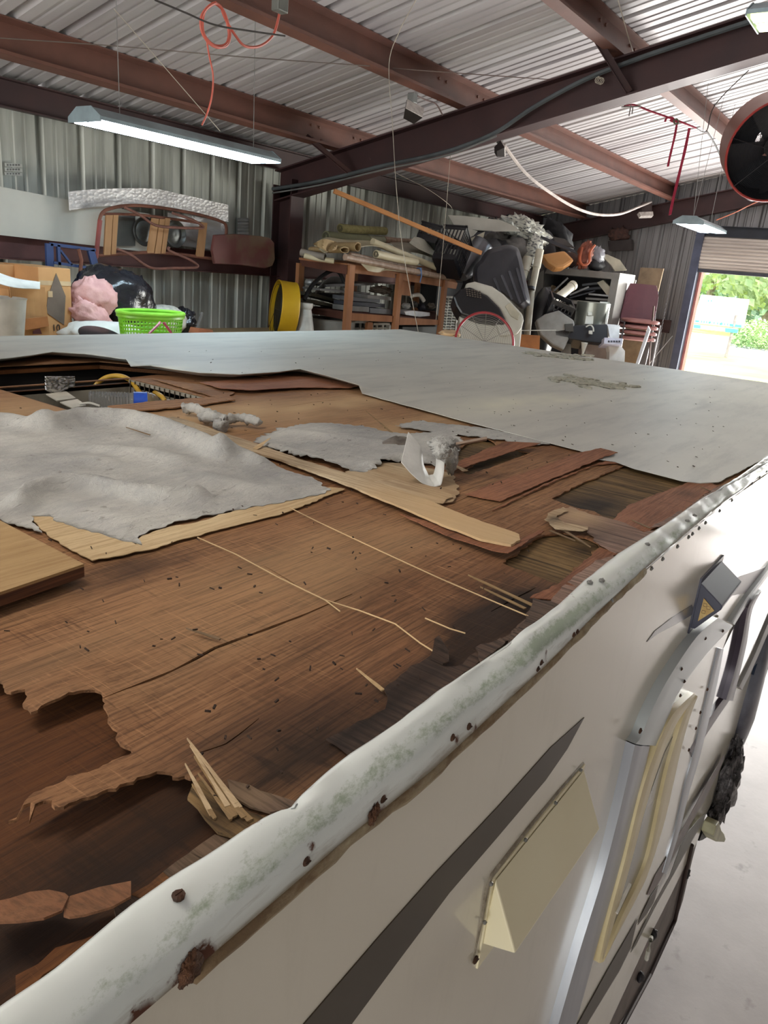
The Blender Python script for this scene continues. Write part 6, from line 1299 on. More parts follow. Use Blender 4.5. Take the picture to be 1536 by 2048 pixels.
mb = MB(); mb.tube([at(1043, 661, 7.4), at(1112, 660.5, 7.6)], .004, 6); solo('power_lead', mb, wsh, 'thin white cord stretched left from the black machine', 'cord')
mb = MB(); mb.tube([at(850, 600, 6), at(849, 601, 6)], .001, 3) if False else None
# stacked chairs
t_p = M('dusty_pink_vinyl', (164, 114, 108), .5, 0, (146, 98, 94), 5); t_m = M('mauve_vinyl', (118, 74, 82), .5, 0, (104, 64, 74), 5); chr_ = M('chair_steel', (120, 116, 118), .4, .6)
base = hx(1272, 676, 9.35); cz = base.z - .44
def make_chair():
    t = root('stacking_chair', 'x', 'chair', (0, 0, 0))
    def P(n, mb, m, **k): return part(n, mb, m, t, **k)
    mb = MB(); mb.blob((0, 0, .44), (.20, .215, .026), 1, .0, 1, None, 32, box=.55); P('seat', mb, t_p, smooth=1)
    mb = MB()
    mb.grid(lambda a, b: Vector((.20 + .05 * b + .0, (a - .5) * (.40 - .10 * max(0, b - .6) * 2.2), .56 + .30 * b)) + VX * (.025 * ((a - .5) * 2) ** 2 * -1), 14, 10, .03); P('backrest', mb, t_m, smooth=1)
    for s_ in (-1, 1):
        for xx, dz in ((-.17, 0), (.17, 0)):
            mb = MB(); mb.tube([(xx * 1.15, s_ * .20, 0), (xx, s_ * .205, .42)], .007, 8); P('leg', mb, chr_, smooth=1)
        mb = MB(); mb.tube([(-.17, s_ * .205, .42), (.17, s_ * .205, .42), (.21, s_ * .205, .50), (.25, s_ * .19, .80)], .007, 8); P('side_frame', mb, chr_, smooth=1)
    return t
ch = make_chair(); ch.location = (base.x, base.y, cz); ch.rotation_euler = (0, 0, R(28))
labs = ['lowest dusty pink padded chair of the four stacked chairs', 'second chair from the bottom of the four stacked chairs', 'third chair from the bottom of the four stacked chairs', 'topmost stacked chair with its mauve backrest fully showing']
ch['label'] = labs[0]; ch['group'] = 'padded chairs stacked by the end wall'
for k in range(1, 4): copy_tree(ch, (base.x + .012 * k, base.y, cz + .066 * k), R(28), labs[k])
mb = Gx([(1281, 535), (1326, 537), (1322, 560), (1308, 605), (1264, 760), (1224, 760), (1268, 600), (1270, 585)], 10.5, .02); Gx([(1321, 537), (1327, 537), (1311, 604), (1305, 604)], 10.49, .03, mb); solo('beige_board', mb, M('beige_board', (166, 146, 120), .8), 'beige fibre board leaning on the end wall behind the chairs', 'board')
mb = Gx([(1264, 560), (1272, 560), (1262, 600), (1214, 770), (1206, 770), (1252, 600)], 9.9, .02); solo('white_board', mb, wsh, 'narrow white board between the shelving and the beige board', 'board')
mb = MB(); Gx([(1296, 652), (1300, 660), (1278, 724), (1262, 775), (1256, 775), (1273, 722)], 9.0, .03, mb); solo('white_lath', clampz(mb, DR_), M('white_lath', (226, 228, 234), .5), 'white lath leaning against the right of the stacked chairs', 'lath')
mb = MB(); mb.tube([hx(1297, 735, 9.2), hx(1304, 650, 9.3), hx(1308, 612, 9.3)], .011, 8); solo('chair_rod', mb, M('brown_rod', (98, 80, 72), .4, .4), 'thin brown rod standing between the lath and the end wall', 'rod')
mb = MB(); mb.tube([hx(1270, 762, 10.6), hx(1300, 726, 10.75), hx(1345, 672, 10.88)], .006, 6); solo('brace_rod', mb, M('white_lath', (226, 228, 234), .5), 'thin pale rod slanting low against the end wall near the door', 'rod')

# ================================================================== HANGING THINGS
tube_m = M('fluorescent_tube', (214, 240, 255), .4, emit=20.); refl = M('reflector_white', (236, 240, 244), .4); hous = M('fixture_grey', (150, 168, 176), .4, .2)
wire = M('hanger_wire', (170, 170, 168), .5, .4)
def fixture(c, yaw, label, cables, L=1.24, tilt=0, lit=True, em=None):
    t = root('strip_light', label, 'ceiling light', c); q = Matrix.Rotation(R(yaw), 3, 'Z') @ Matrix.Rotation(R(tilt), 3, 'X'); c = Vector(c)
    def B(mb, p, s): mb.box(c + q @ Vector(p), s, q)
    prof = [(-.13, -.005), (-.13, .012), (-.055, .055), (.055, .055), (.13, .012), (.13, -.005), (.05, .045), (-.05, .045)]
    mb = MB(); mb.prism([c + q @ Vector((-L / 2, y, z)) for y, z in prof], q @ Vector((L, 0, 0))); part('housing', mb, hous, t)
    for s_ in (-1, 1):
        mb = MB(); mb.prism([c + q @ Vector((s_ * (L / 2 + .006), y, z)) for y, z in [(-.132, -.012), (-.132, .014), (-.06, .058), (.06, .058), (.132, .014), (.132, -.012)]], q @ Vector((-.006 * s_, 0, 0))); part('end_cap', mb, hous, t)
    for s_ in (-1, 1):
        mb = MB(); mb.prism([c + q @ Vector((-L / 2 + .01, s_ * y, z)) for y, z in [(.012, .012), (.012, .0), (.03, -.014), (.10, -.014), (.12, .0), (.12, .012)]], q @ Vector((L - .02, 0, 0))); part('lamp_tube', mb, em or tube_m, t)
    mb = MB(); B(mb, (0, 0, .0), (L - .02, .016, .018)); part('center_strip', mb, hous, t)
    for (px_, top) in cables:
        mb = MB(); a = c + q @ Vector((px_, 0, .055)); mb.tube([a, Vector(top)], .0022, 5); part('hanger_wire', mb, wire, t)
    return t
fixture((-.15, 1.25, EYE + 1.30), 0, 'added unseen strip light that brightens the trailer roof, above and behind the viewpoint', [(.3, Vector((.15, 1.25, CE(1.25))))], em=M('added_fill_tube', (255, 246, 232), .4, emit=18.))  # added lamp out of view, top-lights the roof without the side wall
yL = 3.63; cL = Vector(((hy(185, 243, yL).x + hy(520, 318, yL).x) / 2, yL, EYE + .555))
fixture(cL, 0, 'large lit fluorescent strip light hanging over the left of the trailer', [(-.42, Vector((cL.x - .42, yL + .02, CE(yL)))), (.52, Vector((cL.x + .50, yL, CE(yL))))])
c2 = Vector((7.6, 2.0, EYE + .60))
fixture(c2, 0, 'small far lit fluorescent strip light hanging in front of the roll-up door', [(-.3, Vector((c2.x - .1, 2.0, CE(2.0)))), (-.3, Vector((c2.x - .5, 2.04, CE(2.04)))), (.3, Vector((c2.x + .3, 2.0, CE(2.0))))], L=.84)
c3 = at(1497, 45, 3.3); fixture(c3 + Vector((0, -.64, 0)), 90, 'fluorescent strip light at the top right corner of the view, seen end on', [(0, Vector((c3.x, c3.y - .6, CE(c3.y - .6))))], em=M('fluorescent_warm', (236, 244, 170), .4, emit=1.6))
# coiled orange air hose / cord on purlin
oc = M('orange_extension_cord', (222, 110, 92), .5)
t_pts = [hy(u, v, 3.0) for u, v in ((432, 5), (412, 18), (402, 42), (408, 72), (430, 92), (452, 92), (460, 70), (452, 35), (440, 12), (424, 8), (404, 30), (403, 60), (418, 86), (440, 95), (457, 80), (455, 48), (444, 20), (452, 40), (470, 70), (490, 92), (520, 92), (545, 72), (556, 40), (560, 16))]
mb = MB(); mb.tube(spline(t_pts, 6), .006, 8); mb.tube(spline([hy(u, v, 3.02) for u, v in ((428, 6), (408, 26), (407, 66), (428, 90), (452, 88), (458, 60), (448, 24), (430, 6))], 6), .006, 8)
mb.tube(spline([hy(u, v, 3.05) for u, v in ((413, 78), (418, 110), (426, 150), (424, 190), (415, 225), (404, 250))], 6), .004, 8); solo('extension_cord', mb, oc, 'orange extension cord coiled and hung on the purlin above the left light', 'cord', smooth=1)
mb = MB(); p = hy(560, 8, 2.95); mb.box(p, (.07, .05, .07)); solo('junction_box', mb, M('box_grey', (120, 122, 116), .5, .2), 'grey electrical box fixed on the purlin beside the coiled cord', 'junction box', bevel=.006)
def cord(pts, r, mat, label, name='cable', n=6): mb = MB(); mb.tube(spline(pts, n), r, 6); return solo(name, mb, mat, label, 'cable', smooth=1)
thin = M('thin_string', (196, 186, 170), .6); dark = M('dark_cable', (60, 54, 52), .6)
cord([hy(228, 18, 3.3), hy(440, 262, 3.5)], .002, thin, 'thin pale string slanting down across the purlin to the left light')
cord([hy(0, 76, 3.9), hy(230, 92, 3.7), hy(500, 115, 3.2), hy(740, 132, 2.9)], .0025, M('grey_string', (120, 108, 100), .6), 'thin string crossing the roof from the left edge to the second purlin')
cord([hy(310, 0, 2.9), hy(370, 25, 2.9), hy(430, 50, 2.9), hy(500, 62, 2.9), hy(570, 72, 2.9)], .004, dark, 'dark cable sagging behind the coiled orange cord')
cord([at(832, 0, 3.6), at(800, 60, 4.0), at(778, 128, 4.4), at(785, 250, 4.6), at(793, 380, 4.8), at(806, 500, 5.0), at(838, 672, 5.2)], .0022, thin, 'long thin string hanging down in front of the wooden bench')
cord([at(768, 135, 4.9), at(900, 145, 5.1), at(1040, 155, 5.3), at(1150, 162, 5.35), at(1203, 162, 5.3)], .003, M('brown_string', (140, 120, 112), .6), 'thin brown string stretched from the second purlin to the main rafter')
cord([at(1236, 0, 4.3), at(1260, 85, 4.8), at(1276, 130, 5.2)], .003, thin, 'thin string coming down to the tied knot on the main rafter')
_p = at(901, 312, 6.2)
cord([Vector((_p.x, _p.y, CE(_p.y))), _p, at(900, 320, 6.2), at(888, 470, 6.4), at(872, 640, 6.5)], .002, thin, 'thin string hanging near the bench right end')
cord([at(740, 318, 6.2), at(800, 350, 6.5), at(855, 378, 6.6), at(897, 408, 6.8), at(905, 420, 7.6)], .0018, thin, 'thin string behind the orange pole near the eave')
cord([hy(515, 430, 4.85), hy(660, 385, 4.9)], .003, dark, 'thin dark rod slanting across the wall right of the column') if False else None
# conduit along the rafter
cd = M('grey_conduit', (86, 92, 96), .45, .2)
cpx = [(545, 378), (640, 362), (768, 331), (850, 314), (918, 295), (993, 264), (1068, 214), (1168, 160), (1268, 120), (1380, 82), (1493, 45), (1600, 12)]
cord([hx(u, v, XR - .10) for u, v in cpx], .016, cd, 'grey conduit curving up along the face of the main rafter', 'conduit')
cord([hx(u, v + 8, XR - .11) for u, v in cpx[:6]], .007, M('cable_grey_light', (120, 122, 122), .5), 'thin grey cable running alongside the conduit', 'cable')
mb = MB(); 
for k in range(3): mb.tube([hx(1196 + 3 * k, 160 + k, XR - .12) + Vector((0, .02 * math.cos(a), .02 * math.sin(a))) for a in [j * math.pi / 4 for j in range(8)]], .003, 5, closed=True)
solo('tie_knot', mb, thin, 'knot of string tied round the conduit on the main rafter', 'knot')
# flood lights
def flood(u, v, D, label, s=1., yaw=0):
    p = at(u, v, D); t = root('flood_light', label, 'flood light', p)
    mb = MB(); mb.box(p + UP * .095 * s, (.05 * s, .05 * s, .06 * s)); part('mount_box', mb, M('mount_grey', (130, 132, 130), .5, .3), t, bevel=.004)
    mb = MB(); mb.tube([p + UP * .075 * s, p + UP * .045 * s - RT * .0, p + UP * .02 * s], .010 * s, 8); part('neck', mb, blk, t, smooth=1)
    q = Matrix((RT, FW, UP)).transposed() @ rot(-25, 18, 20 + yaw)
    mb = MB(); mb.add([p + q @ Vector(a) * s for a in ((-.065, -.03, -.05), (.065, -.03, -.05), (.065, -.03, .05), (-.065, -.03, .05), (-.04, .05, -.03), (.04, .05, -.03), (.04, .05, .03), (-.04, .05, .03))], [(4, 5, 6, 7), (0, 1, 5, 4), (1, 2, 6, 5), (2, 3, 7, 6), (3, 0, 4, 7), (0, 3, 2, 1)]); part('lamp_head', mb, M('lamp_head_dark', (50, 46, 46), .4), t, bevel=.003)
    mb = MB(); mb.box(p + q @ Vector((0, -.034 * s, 0)), (.125 * s, .006, .095 * s), q); part('lens', mb, M('flood_lens', (226, 220, 214), .2, 0, (190, 180, 176), 30), t)
    return t
flood(825, 225, 5.0, 'square flood light clamped under the second purlin near the main rafter'); flood(1000, 300, 6.1, 'small flood light under the main rafter beside the white cord', .8, 60)
cord([at(835, 192, 5.0), at(852, 200, 5.1), at(872, 208, 5.2), at(885, 230, 5.3)], .005, M('cord_brown', (110, 88, 84), .5), 'short brown lead running from the square flood light to the purlin')
cord([at(1008, 290, 6.1), at(1050, 345, 6.5), at(1100, 385, 7.0), (at(1150, 415, 7.6)), at(1195, 429, 8.2), at(1240, 428, 8.8), at(1280, 413, 9.4), at(1302, 404, 9.8)], .014, M('white_flex', (216, 206, 200), .5), 'white flex cord drooping from the main rafter across to the end wall', 'cable')
t = root('bulkhead_lamp', 'small pale lamp on a box at the end of the white flex cord', 'lamp', at(1292, 420, 9.8))
mb = G([(1278, 424), (1306, 423), (1307, 431), (1282, 432)], 9.8, .08); part('lens', mb, M('flood_lens', (226, 220, 214), .2), t); mb = G([(1284, 404), (1304, 404), (1304, 424), (1284, 424)], 9.85, .06); part('mount_box', mb, M('mount_brown', (96, 82, 82), .6), t)
# red strap
rs_ = M('red_webbing', (176, 46, 76), .7, 0, (150, 34, 60), 30)
t = root('red_strap', 'frayed red strap tied from the main rafter with two hanging tails', 'strap', at(1340, 240, 5.2))
def ribbon(pts, w, mat, nm):
    pp = spline([at(u, v, d) for u, v, d in pts], 6); n = len(pp) - 1; mb = MB(); mb.grid(lambda a, b: pp[round(a * n)] + RT * w * (b - .5) + UP * w * .3 * math.sin(a * 20) * (b - .5), n, 2, .002); part(nm, mb, mat, t)
ribbon([(1355, 240, 5.5), (1350, 270, 5.5), (1343, 300, 5.5), (1338, 322, 5.5), (1336, 333, 5.5)], .016, rs_, 'strap_tail'); ribbon([(1379, 256, 5.5), (1370, 300, 5.5), (1358, 350, 5.5), (1346, 400, 5.5), (1340, 430, 5.5)], .020, rs_, 'strap_tail')
mb = MB(); mb.tube(spline([at(u, v, d) for u, v, d in ((1248, 213, 5.3), (1268, 210, 5.35), (1300, 222, 5.4), (1340, 236, 5.5), (1365, 245, 5.5), (1392, 256, 5.6))], 6), .007, 6); part('strap_line', mb, rs_, t, smooth=1)
mb = MB(); mb.tube(spline([at(u, v, 5.48) for u, v in ((1330, 243), (1334, 236), (1345, 236), (1350, 244), (1340, 240))], 6), .008, 6); part('knot', mb, rs_, t, smooth=1)
t2 = root('wing_hook', 'small steel hook at the left end of the red strap under the rafter', 'hook', at(1262, 215, 5.3)); mb = MB(); mb.tube([at(1243, 214, 5.3), at(1282, 213, 5.3)], .005, 6); mb.tube([at(1262, 210, 5.3), at(1258, 232, 5.3)], .004, 6); mb.tube([at(1266, 212, 5.3), at(1264, 228, 5.3)], .004, 6); part('hook', mb, wire, t2)
cord([at(1392, 256, 5.6), at(1413, 262, 5.8), at(1430, 210, 5.7), at(1498, 140, 5.5)], .004, dark, 'dark cord pulled taut up from the red strap to the rafter')
cord([at(1413, 262, 5.8), at(1428, 285, 6.0), at(1441, 312, 6.2)], .006, dark, 'dark cord running down from the knot to the purlin end')
mb = MB(); mb.tube([at(1352 + 12 * math.cos(a) * .4, 243 + 5 * math.sin(a), 5.47) for a in [k * math.pi / 4 for k in range(8)]], .006, 5, closed=True); solo('cord_ring', mb, M('ring_olive', (110, 112, 92), .6), 'olive cord ring threaded on the red strap', 'ring')
cord([at(1433, 440, 8.6), at(1470, 425, 8.0), (at(1500, 410, 7.4)), at(1545, 392, 6.9)], .006, M('orange_cord', (196, 104, 70), .6), 'orange cord running right from the small far strip light')
# big red hanging fan
t = root('hanging_fan', 'big red-rimmed drum fan hanging at the right edge of the view', 'fan', at(1560, 290, 5.6))
axf = (-FW * .70 - UP * .62 - RT * .14).normalized(); cf_ = at(1556, 303, 5.4); rf = .345; u1 = axf.cross(RT).normalized(); u2 = axf.cross(u1)
def cf(r_, h, n=56): return [cf_ + axf * h + (u1 * math.cos(2 * math.pi * k / n) + u2 * math.sin(2 * math.pi * k / n)) * r_ for k in range(n)]
redf = M('red_fan_rim', (178, 60, 56), .4); shell_m = M('fan_shell_brown', (142, 104, 94), .45, .2, (122, 84, 76), 3)
mb = MB(); mb.tube(cf(rf, 0), .009, 8, closed=True); part('rim', mb, redf, t, smooth=1)
mb = MB(); rings = [cf(rf, 0), cf(rf * 1.0, -.26), cf(rf * .985, -.26), cf(rf * .985, -.0)]; n = 56; mb.add([p for r_ in rings for p in r_], [(i * n + k, i * n + (k + 1) % n, (i + 1) * n + (k + 1) % n, (i + 1) * n + k) for i in range(3) for k in range(n)]); part('drum', mb, shell_m, t, smooth=1)
mb = MB(); mb.lathe([(rf * .975, -.01), (rf * .97, -.24), (rf * .30, -.25), (rf * .30, -.255), (rf * .98, -.25)], cf_, axf, 40); part('venturi', mb, M('venturi_dark', (48, 50, 58), .6), t, smooth=1)
mb = MB()
for q in range(1, 34): mb.tube(cf(rf * q / 34, .004, 40), .0016, 3, closed=True)
for k in range(6): d_ = u1 * math.cos(k * math.pi / 3 + .3) + u2 * math.sin(k * math.pi / 3 + .3); mb.tube([cf_ + axf * .006, cf_ + axf * .006 + d_ * rf], .004, 5)
part('grille', mb, M('grille_dark_wire', (50, 48, 52), .4, .5), t)
for k in range(4):
    a = k * math.pi / 2 + .4; d_ = u1 * math.cos(a) + u2 * math.sin(a); e_ = axf.cross(d_); mb = MB()
    mb.grid(lambda x, y: cf_ - axf * (.16 + .05 * (y - .5)) + d_ * (.05 + .27 * x) + e_ * (y - .5) * (.10 + .16 * x), 8, 4, .003); part('blade', mb, M('fan_blade', (62, 62, 68), .4, .3), t, smooth=1)
mb = MB(); mb.lathe([(0, -.26), (.07, -.26), (.07, -.12), (0, -.11)], cf_, axf, 20); part('motor', mb, M('motor_black', (40, 40, 44), .5), t, smooth=1)
mb = MB(); mb.bar(cf_ - axf * .2 + VZ * .2, Vector((cf_.x, cf_.y, CE(cf_.y))), .03, .006, VX); part('hanger', mb, redf, t)
mb = MB(); p = at(1505, 384, 7.4); mb.lathe([(0, -.012), (.02, -.016), (.03, -.008), (.07, -.006), (.085, -.012), (.09, 0), (.085, .02), (0, .02)], p, -FW, 30)
t = root('caster_wheel', 'grey spoked round wheel hanging below the red-rimmed fan', 'wheel', p); part('disc', mb, M('caster_grey', (96, 96, 98), .5, .2), t, smooth=1)
mb = MB()
for k in range(5): a = k * 2 * math.pi / 5; mb.lathe([(0, -.012), (.011, -.012), (.011, .0), (0, .0)], p + RT * .052 * math.cos(a) + UP * .052 * math.sin(a) - FW * 0, -FW, 10)
part('hub_hole', mb, M('hole_black', (36, 34, 38), .8), t)
mb = MB(); mb.tube([p + FW * .01, Vector((p.x, p.y + .05, CE(p.y)))], .004, 6); part('hanger_wire', mb, wire, t)

# ---- things in the vent well
btl = NG('clear_pet_bottle', .06, 0, .5); btl.b.inputs['Transmission Weight'].default_value = .9; btl.b.inputs['IOR'].default_value = 1.2; btl.b.inputs['Base Color'].default_value = (.9, .93, .95, 1); btl = btl.m
a_, b_ = hz(178, 800, RZ - .045), hz(312, 804, RZ - .045); d_ = (b_ - a_); a_ = Vector((a_.x, a_.y, RZ - .05)); b_ = a_ + Vector((d_.x, d_.y, 0)).normalized() * .24
t = root('water_bottle', 'clear ribbed plastic water bottle with blue label lying in the vent well', 'bottle', a_ - VZ * .03)
pr_ = [(0, 0), (.028, 0)]
for k in range(13): pr_ += [(.033, .006 + k * .0085), (.0295, .010 + k * .0085)]
pr_ += [(.033, .122), (.033, .165), (.031, .175), (.024, .195), (.013, .212), (.013, .222)]
mb = MB(); mb.lathe(pr_, a_, b_ - a_, 32); part('bottle_body', mb, btl, t, smooth=1)
bl = M('bottle_blue_label', (36, 90, 206), .35, 0, (30, 74, 180), 30)
mb = MB(); mb.lathe([(.0336, .125), (.0338, .145), (.0336, .163)], a_, b_ - a_, 32); part('bottle_label', mb, bl, t, smooth=1)
mb = MB(); mb.lathe([(.015, .212), (.015, .228), (0, .228)], a_, b_ - a_, 20); part('bottle_cap', mb, M('cap_white', (222, 222, 222), .4), t)
yh = M('yellow_hose', (196, 156, 52), .5, 0, (170, 132, 40), 14)
mb = MB(); mb.tube(spline([hz(165, 797, RZ - .09), hz(180, 785, RZ - .05), at(197, 765, 2.42), at(215, 754, 2.42), at(240, 752, 2.42), at(262, 762, 2.4), at(280, 785, 2.35), at(300, 804, 2.3), hz(310, 812, RZ - .08)], 8), .0075, 10); solo('yellow_hose', mb, yh, 'yellow hose arching over the bottle in the vent well', 'hose', smooth=1)
mb = MB(); mb.tube(spline([hz(308, 784, RZ - .03), hz(322, 792, RZ - .02), hz(330, 802, RZ - .03)], 6), .007, 10); solo('yellow_hose', mb, yh, 'short piece of yellow hose at the right corner of the vent well', 'hose', smooth=1)
for P, lb in (([(92, 790), (132, 784), (152, 798), (114, 803)], 'white card lying in the left of the vent well'), ([(120, 806), (155, 800), (172, 812), (145, 818)], 'second cream card nearer the camera in the vent well')):
    mb = MB(); mb.prism([hz(u, v, RZ - .03) for u, v in P], (0, 0, .003)); solo('white_card', mb, M('card_offwhite', (214, 210, 196), .7), lb, 'card')
mb = MB(); mb.tube(spline([hz(160, 808, RZ - .02), hz(180, 806, RZ - .015), hz(200, 812, RZ - .02)], 6), .003, 6); solo('white_wire', mb, wsh, 'thin white wire beside the cards in the vent well', 'wire')
mb = MB(); mb.blob(Vector(((hx0 + hx1) / 2, (hy0 + hy1) / 2, RZ - .13)), (.15, .14, .05), 3, .2, 3, None, 24); solo('dark_rag', mb, M('rag_dark', (44, 42, 42), .9), 'dark rag at the bottom of the vent well under the bottle', 'rag', smooth=2)

# ---- loose plywood board at the left edge
cut_p = NG('ply_edge', .7); cut_p.color(cut_p.ramp(cut_p.noise(60, (.1, .1, 3), 3), [(.35, (116, 74, 48)), (.6, (70, 42, 28))])); cut_p = cut_p.m
w_board = wood('yellow_plywood', (186, 158, 116), (162, 132, 90), (130, 96, 58), 'X', 26, cross=False, dk=.5)
zB = RZ + .022
cor = [hz(168, 1128, zB), hz(-40, 1208, zB), hz(-160, 1100, zB), hz(-100, 985, zB)]
A_, B_ = hz(168, 1128, zB), hz(-5, 1038, zB)
e1 = (hz(-5, 1186, zB) - A_); e2 = (B_ - A_)
P4 = [A_, A_ + e1 * 2.2, A_ + e1 * 2.2 + e2 * 1.4, A_ + e2 * 1.4]
t = root('plywood_board', 'loose yellowish plywood offcut lying on the roof at the left edge', 'board', tuple(A_ - VZ * .018))
mb = MB(); mb.prism([p - VZ * .0035 for p in P4], (0, 0, .0035)); mb.at = {'stain': [0.] * 8, 'pale': [.1] * 8}; part('face_veneer', mb, w_board, t)
mb = MB(); mb.prism([p - VZ * .017 for p in P4], (0, 0, .0135)); part('core_plies', mb, cut_p, t)

# ================================================================== OUTSIDE
gr = NG('dry_green_grass', .9); c = gr.ramp(gr.noise(.25, detail=6), [(.35, (150, 168, 84)), (.65, (186, 184, 118))]); gr.color(c); gr = gr.m
mb = MB(); mb.bb((XE + .2, -80, -.2), (260, 120, -.02)); solo('grass_verge', mb, gr, 'sunlit grass outside the roll-up door', 'grass', kind='stuff')
mb = MB(); mb.bb((XE + .2, -6, -.1), (20, 6, -.005)); solo('gravel_apron', mb, M('gravel', (196, 190, 176), .9, 0, (176, 170, 158), 3), 'pale gravel apron just outside the roll-up door', 'gravel', kind='stuff')
rd = M('road_pale_asphalt', (176, 176, 184), .8, 0, (160, 160, 170), .8)
mb = MB(); P = [hz(1360, 690, 0), hz(1440, 705, 0), hz(1640, 745, 0), hz(1640, 690, 0), hz(1480, 676, 0), hz(1360, 662, 0)]; mb.prism([Vector((p.x, p.y, -.02)) for p in P], (0, 0, .03)); solo('road', mb, rd, 'pale asphalt road passing beyond the sign', 'road', kind='structure')
# sign
t = root('roadside_sign', 'white roadside sign with teal bands and faint lettering on a thin post', 'sign', hz(1457, 716, 0))
Ds = FW.dot(hz(1457, 716, 0) - EYEV)
whs = M('sign_white', (244, 246, 248), .5); teal = M('sign_teal', (64, 196, 206), .5); teal2 = M('sign_pale_teal', (190, 236, 236), .5)
mb = G([(1404, 589), (1499, 599), (1488, 655), (1388, 640)], Ds, .15); part('sign_panel', mb, whs, t)
mb = G([(1388, 640), (1484, 650), (1483, 656), (1388, 646)], Ds - .02, .02); mb = G([(1388, 648), (1477, 658), (1476, 666), (1386, 656)], Ds - .02, .02, mb); part('pale_band', mb, teal2, t)
for P in ([(1391, 640), (1398, 640.5), (1398, 644), (1391, 643.5)], [(1460, 647.5), (1483, 650), (1483, 655), (1460, 652)], [(1388, 649), (1401, 650.5), (1401, 656.5), (1388, 655)], [(1451, 656), (1477, 659), (1475, 666), (1451, 664)]): part('teal_band', G(P, Ds - .05, .02), teal, t)
mb = MB()
for u, v, s_ in ((1420, 644.5, 2), (1443, 647.3, 2.6)): mb.lathe([(0, 0), (s_ * Ds / FPX, 0), (s_ * Ds / FPX, .03), (0, .03)], at(u, v, Ds - .1), FW, 12)
for u in (1403, 1408, 1413, 1428, 1435, 1449, 1455): v = 642.5 + (u - 1400) * .11; G([(u, v - 2), (u + 1, v - 2), (u + 1, v + 2), (u, v + 2)], Ds - .06, .02, mb)
for u in (1416, 1422): G([(u, 600), (u + 2, 600), (u + 2, 603), (u, 603)], Ds - .06, .02, mb)
part('lettering', mb, M('sign_deep_teal', (60, 150, 150), .5), t)
mb = MB(); a_ = hz(1457, 716, 0) + FW * .4; a_.z = 0; b_ = at(1466, 660, Ds + .2); mb.tube([a_, Vector((a_.x + .3, a_.y, b_.z + .8))], .08, 8); part('post', mb, M('post_grey', (150, 140, 142), .5), t)
# trees and bushes
_LF = 1
lf = [NG('foliage_%s' % n, .7) for n in ('spring', 'teal', 'olive')]
for g, (a, b) in zip(lf, (((176, 204, 138), (140, 180, 116)), ((156, 184, 162), (124, 158, 140)), ((172, 192, 140), (136, 162, 116)))): g.color(g.ramp(g.noise(.8, detail=5), [(.35, a), (.65, b)])); g.bump(g.noise(3), .6, .2)
bark = M('pale_bark', (170, 160, 150), .9, 0, (130, 118, 108), 2)
def tree(u, v, D, r, ht, kind, label, seed):
    base = at(u, v, D); base.z = 0; t = root('tree', label, 'tree', base, 'trees across the road'); rn = random.Random(seed)
    mb = MB(); mb.tube([base, base + VZ * ht * .5, base + VZ * ht * .9], [r * .09, r * .06, r * .02], 8)
    for k in range(5): a = rn.uniform(0, 6.28); p = base + VZ * ht * rn.uniform(.3, .6); mb.tube([p, p + Vector((math.cos(a) * r * .6, math.sin(a) * r * .6, ht * .25))], [r * .035, r * .01], 5)
    part('trunk', mb, bark, t)
    mb = MB(); N_ = 1500
    for k in range(N_):
        th = rn.uniform(0, 6.28); w = rn.uniform(-1, 1); q = rn.random() ** .4; d = Vector((math.sqrt(1 - w * w) * math.cos(th) * r, math.sqrt(1 - w * w) * math.sin(th) * r, w * ht * .38)) * q
        if noise.noise(Vector((d.x * .8 / r * 3, d.y * .8 / r * 3, d.z / r * 2.4 + seed))) < -.12: continue
        p = base + VZ * ht * .6 + d; s_ = r * rn.uniform(.05, .11); a = Vector((rn.uniform(-1, 1), rn.uniform(-1, 1), rn.uniform(-.3, 1))).normalized(); b = a.orthogonal().normalized(); c = a.cross(b)
        mb.add([p - b * s_, p + c * s_ * .6, p + b * s_, p - c * s_ * .6 + a * s_ * .3], [(0, 1, 2, 3)])
    part('crown', mb, lf[kind].m, t)
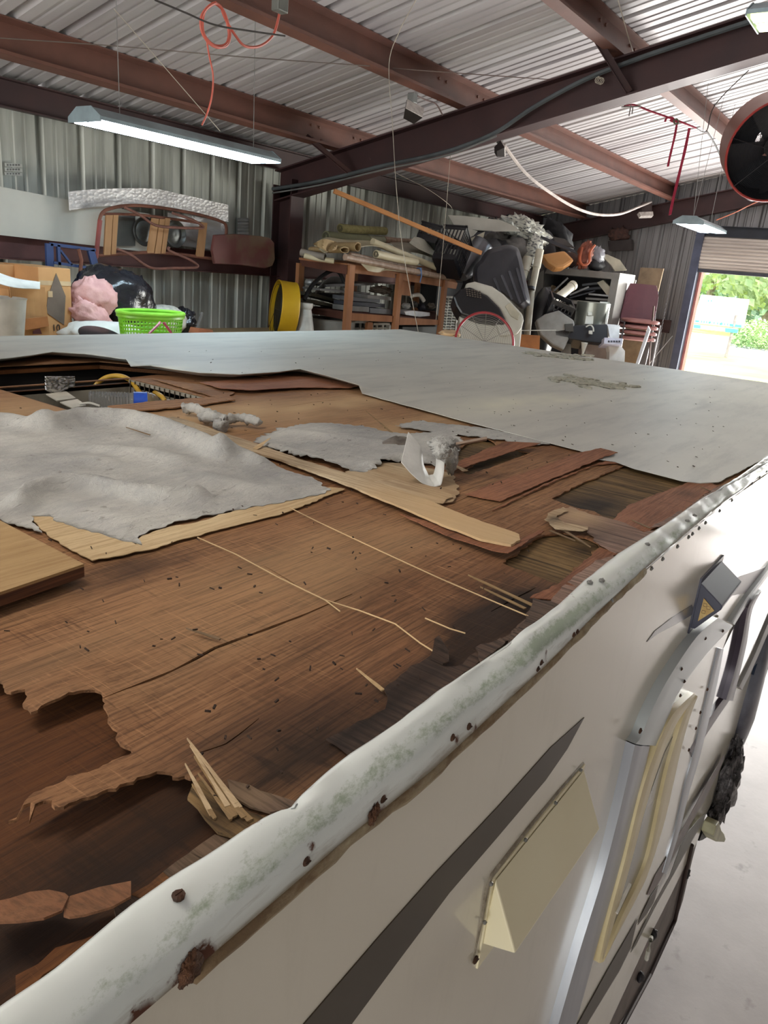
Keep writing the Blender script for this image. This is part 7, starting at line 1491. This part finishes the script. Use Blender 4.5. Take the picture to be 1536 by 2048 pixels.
for k, (u, v, D, r, ht, kd, lb) in enumerate(((1418, 600, 95, 6.5, 12, 0, 'leftmost broad green tree beyond the road, behind the sign top'), (1450, 600, 110, 8, 13, 1, 'wide blue-green tree behind the middle of the sign'), (1492, 600, 80, 4.5, 9.5, 2, 'sparse tree with pale branches right of the sign top'), (1475, 620, 100, 7, 7, 1, 'low teal tree behind the sign right edge'),
                                              (1530, 640, 90, 6, 5.5, 1, 'tree in the far haze at the right, lower than the sparse tree'), (1560, 600, 70, 7, 10, 2, 'large tree partly out of view at the right edge'))): tree(u, v, D, r, ht, kd, lb, k + 3)
for k, (u, v, D, s_, lb) in enumerate(((1505, 680, 55, 1.5, 'left green bush between the sign and the road edge'), (1528, 678, 52, 2.2, 'large bright green bush at the right edge of the doorway view'), (1516, 670, 60, 2.0, 'rounded bush behind the bright green ones'))):
    p = at(u, v, D); p.z = 0; rn = random.Random(k + 50); mb = MB()
    for j in range(1200):
        w = rn.uniform(-1, 1); th = rn.uniform(0, 6.28); d = Vector((math.sqrt(1 - w * w) * math.cos(th), math.sqrt(1 - w * w) * math.sin(th), abs(w) * .95)) * s_ * rn.random() ** .35; q = rn.uniform(.08, .16); a = Vector((rn.uniform(-1, 1), rn.uniform(-1, 1), 1)).normalized(); b = a.orthogonal().normalized(); c = a.cross(b)
        mb.add([p + d - b * q, p + d + c * q * .7, p + d + b * q, p + d - c * q * .7], [(0, 1, 2, 3)])
    solo('bush', mb, lf[0].m, lb, 'bush', 'bushes by the road')
mb = MB(); rn = random.Random(99)
for j in range(5000):
    p = Vector((rn.uniform(125, 135), rn.uniform(-60, 110), 0)); hh = 7 + 3 * noise.noise(Vector((p.y * .08, 3, 1))); p.z = rn.uniform(0, hh); q = rn.uniform(.5, 1.1); a = Vector((-1, rn.uniform(-1, 1), rn.uniform(-1, 1))).normalized(); b = a.orthogonal().normalized(); c = a.cross(b)
    mb.add([p - b * q, p + c * q * .7, p + b * q, p - c * q * .7], [(0, 1, 2, 3)])
solo('far_treeline', mb, lf[1].m, 'hazy far line of trees beyond the road', 'treeline', kind='stuff')
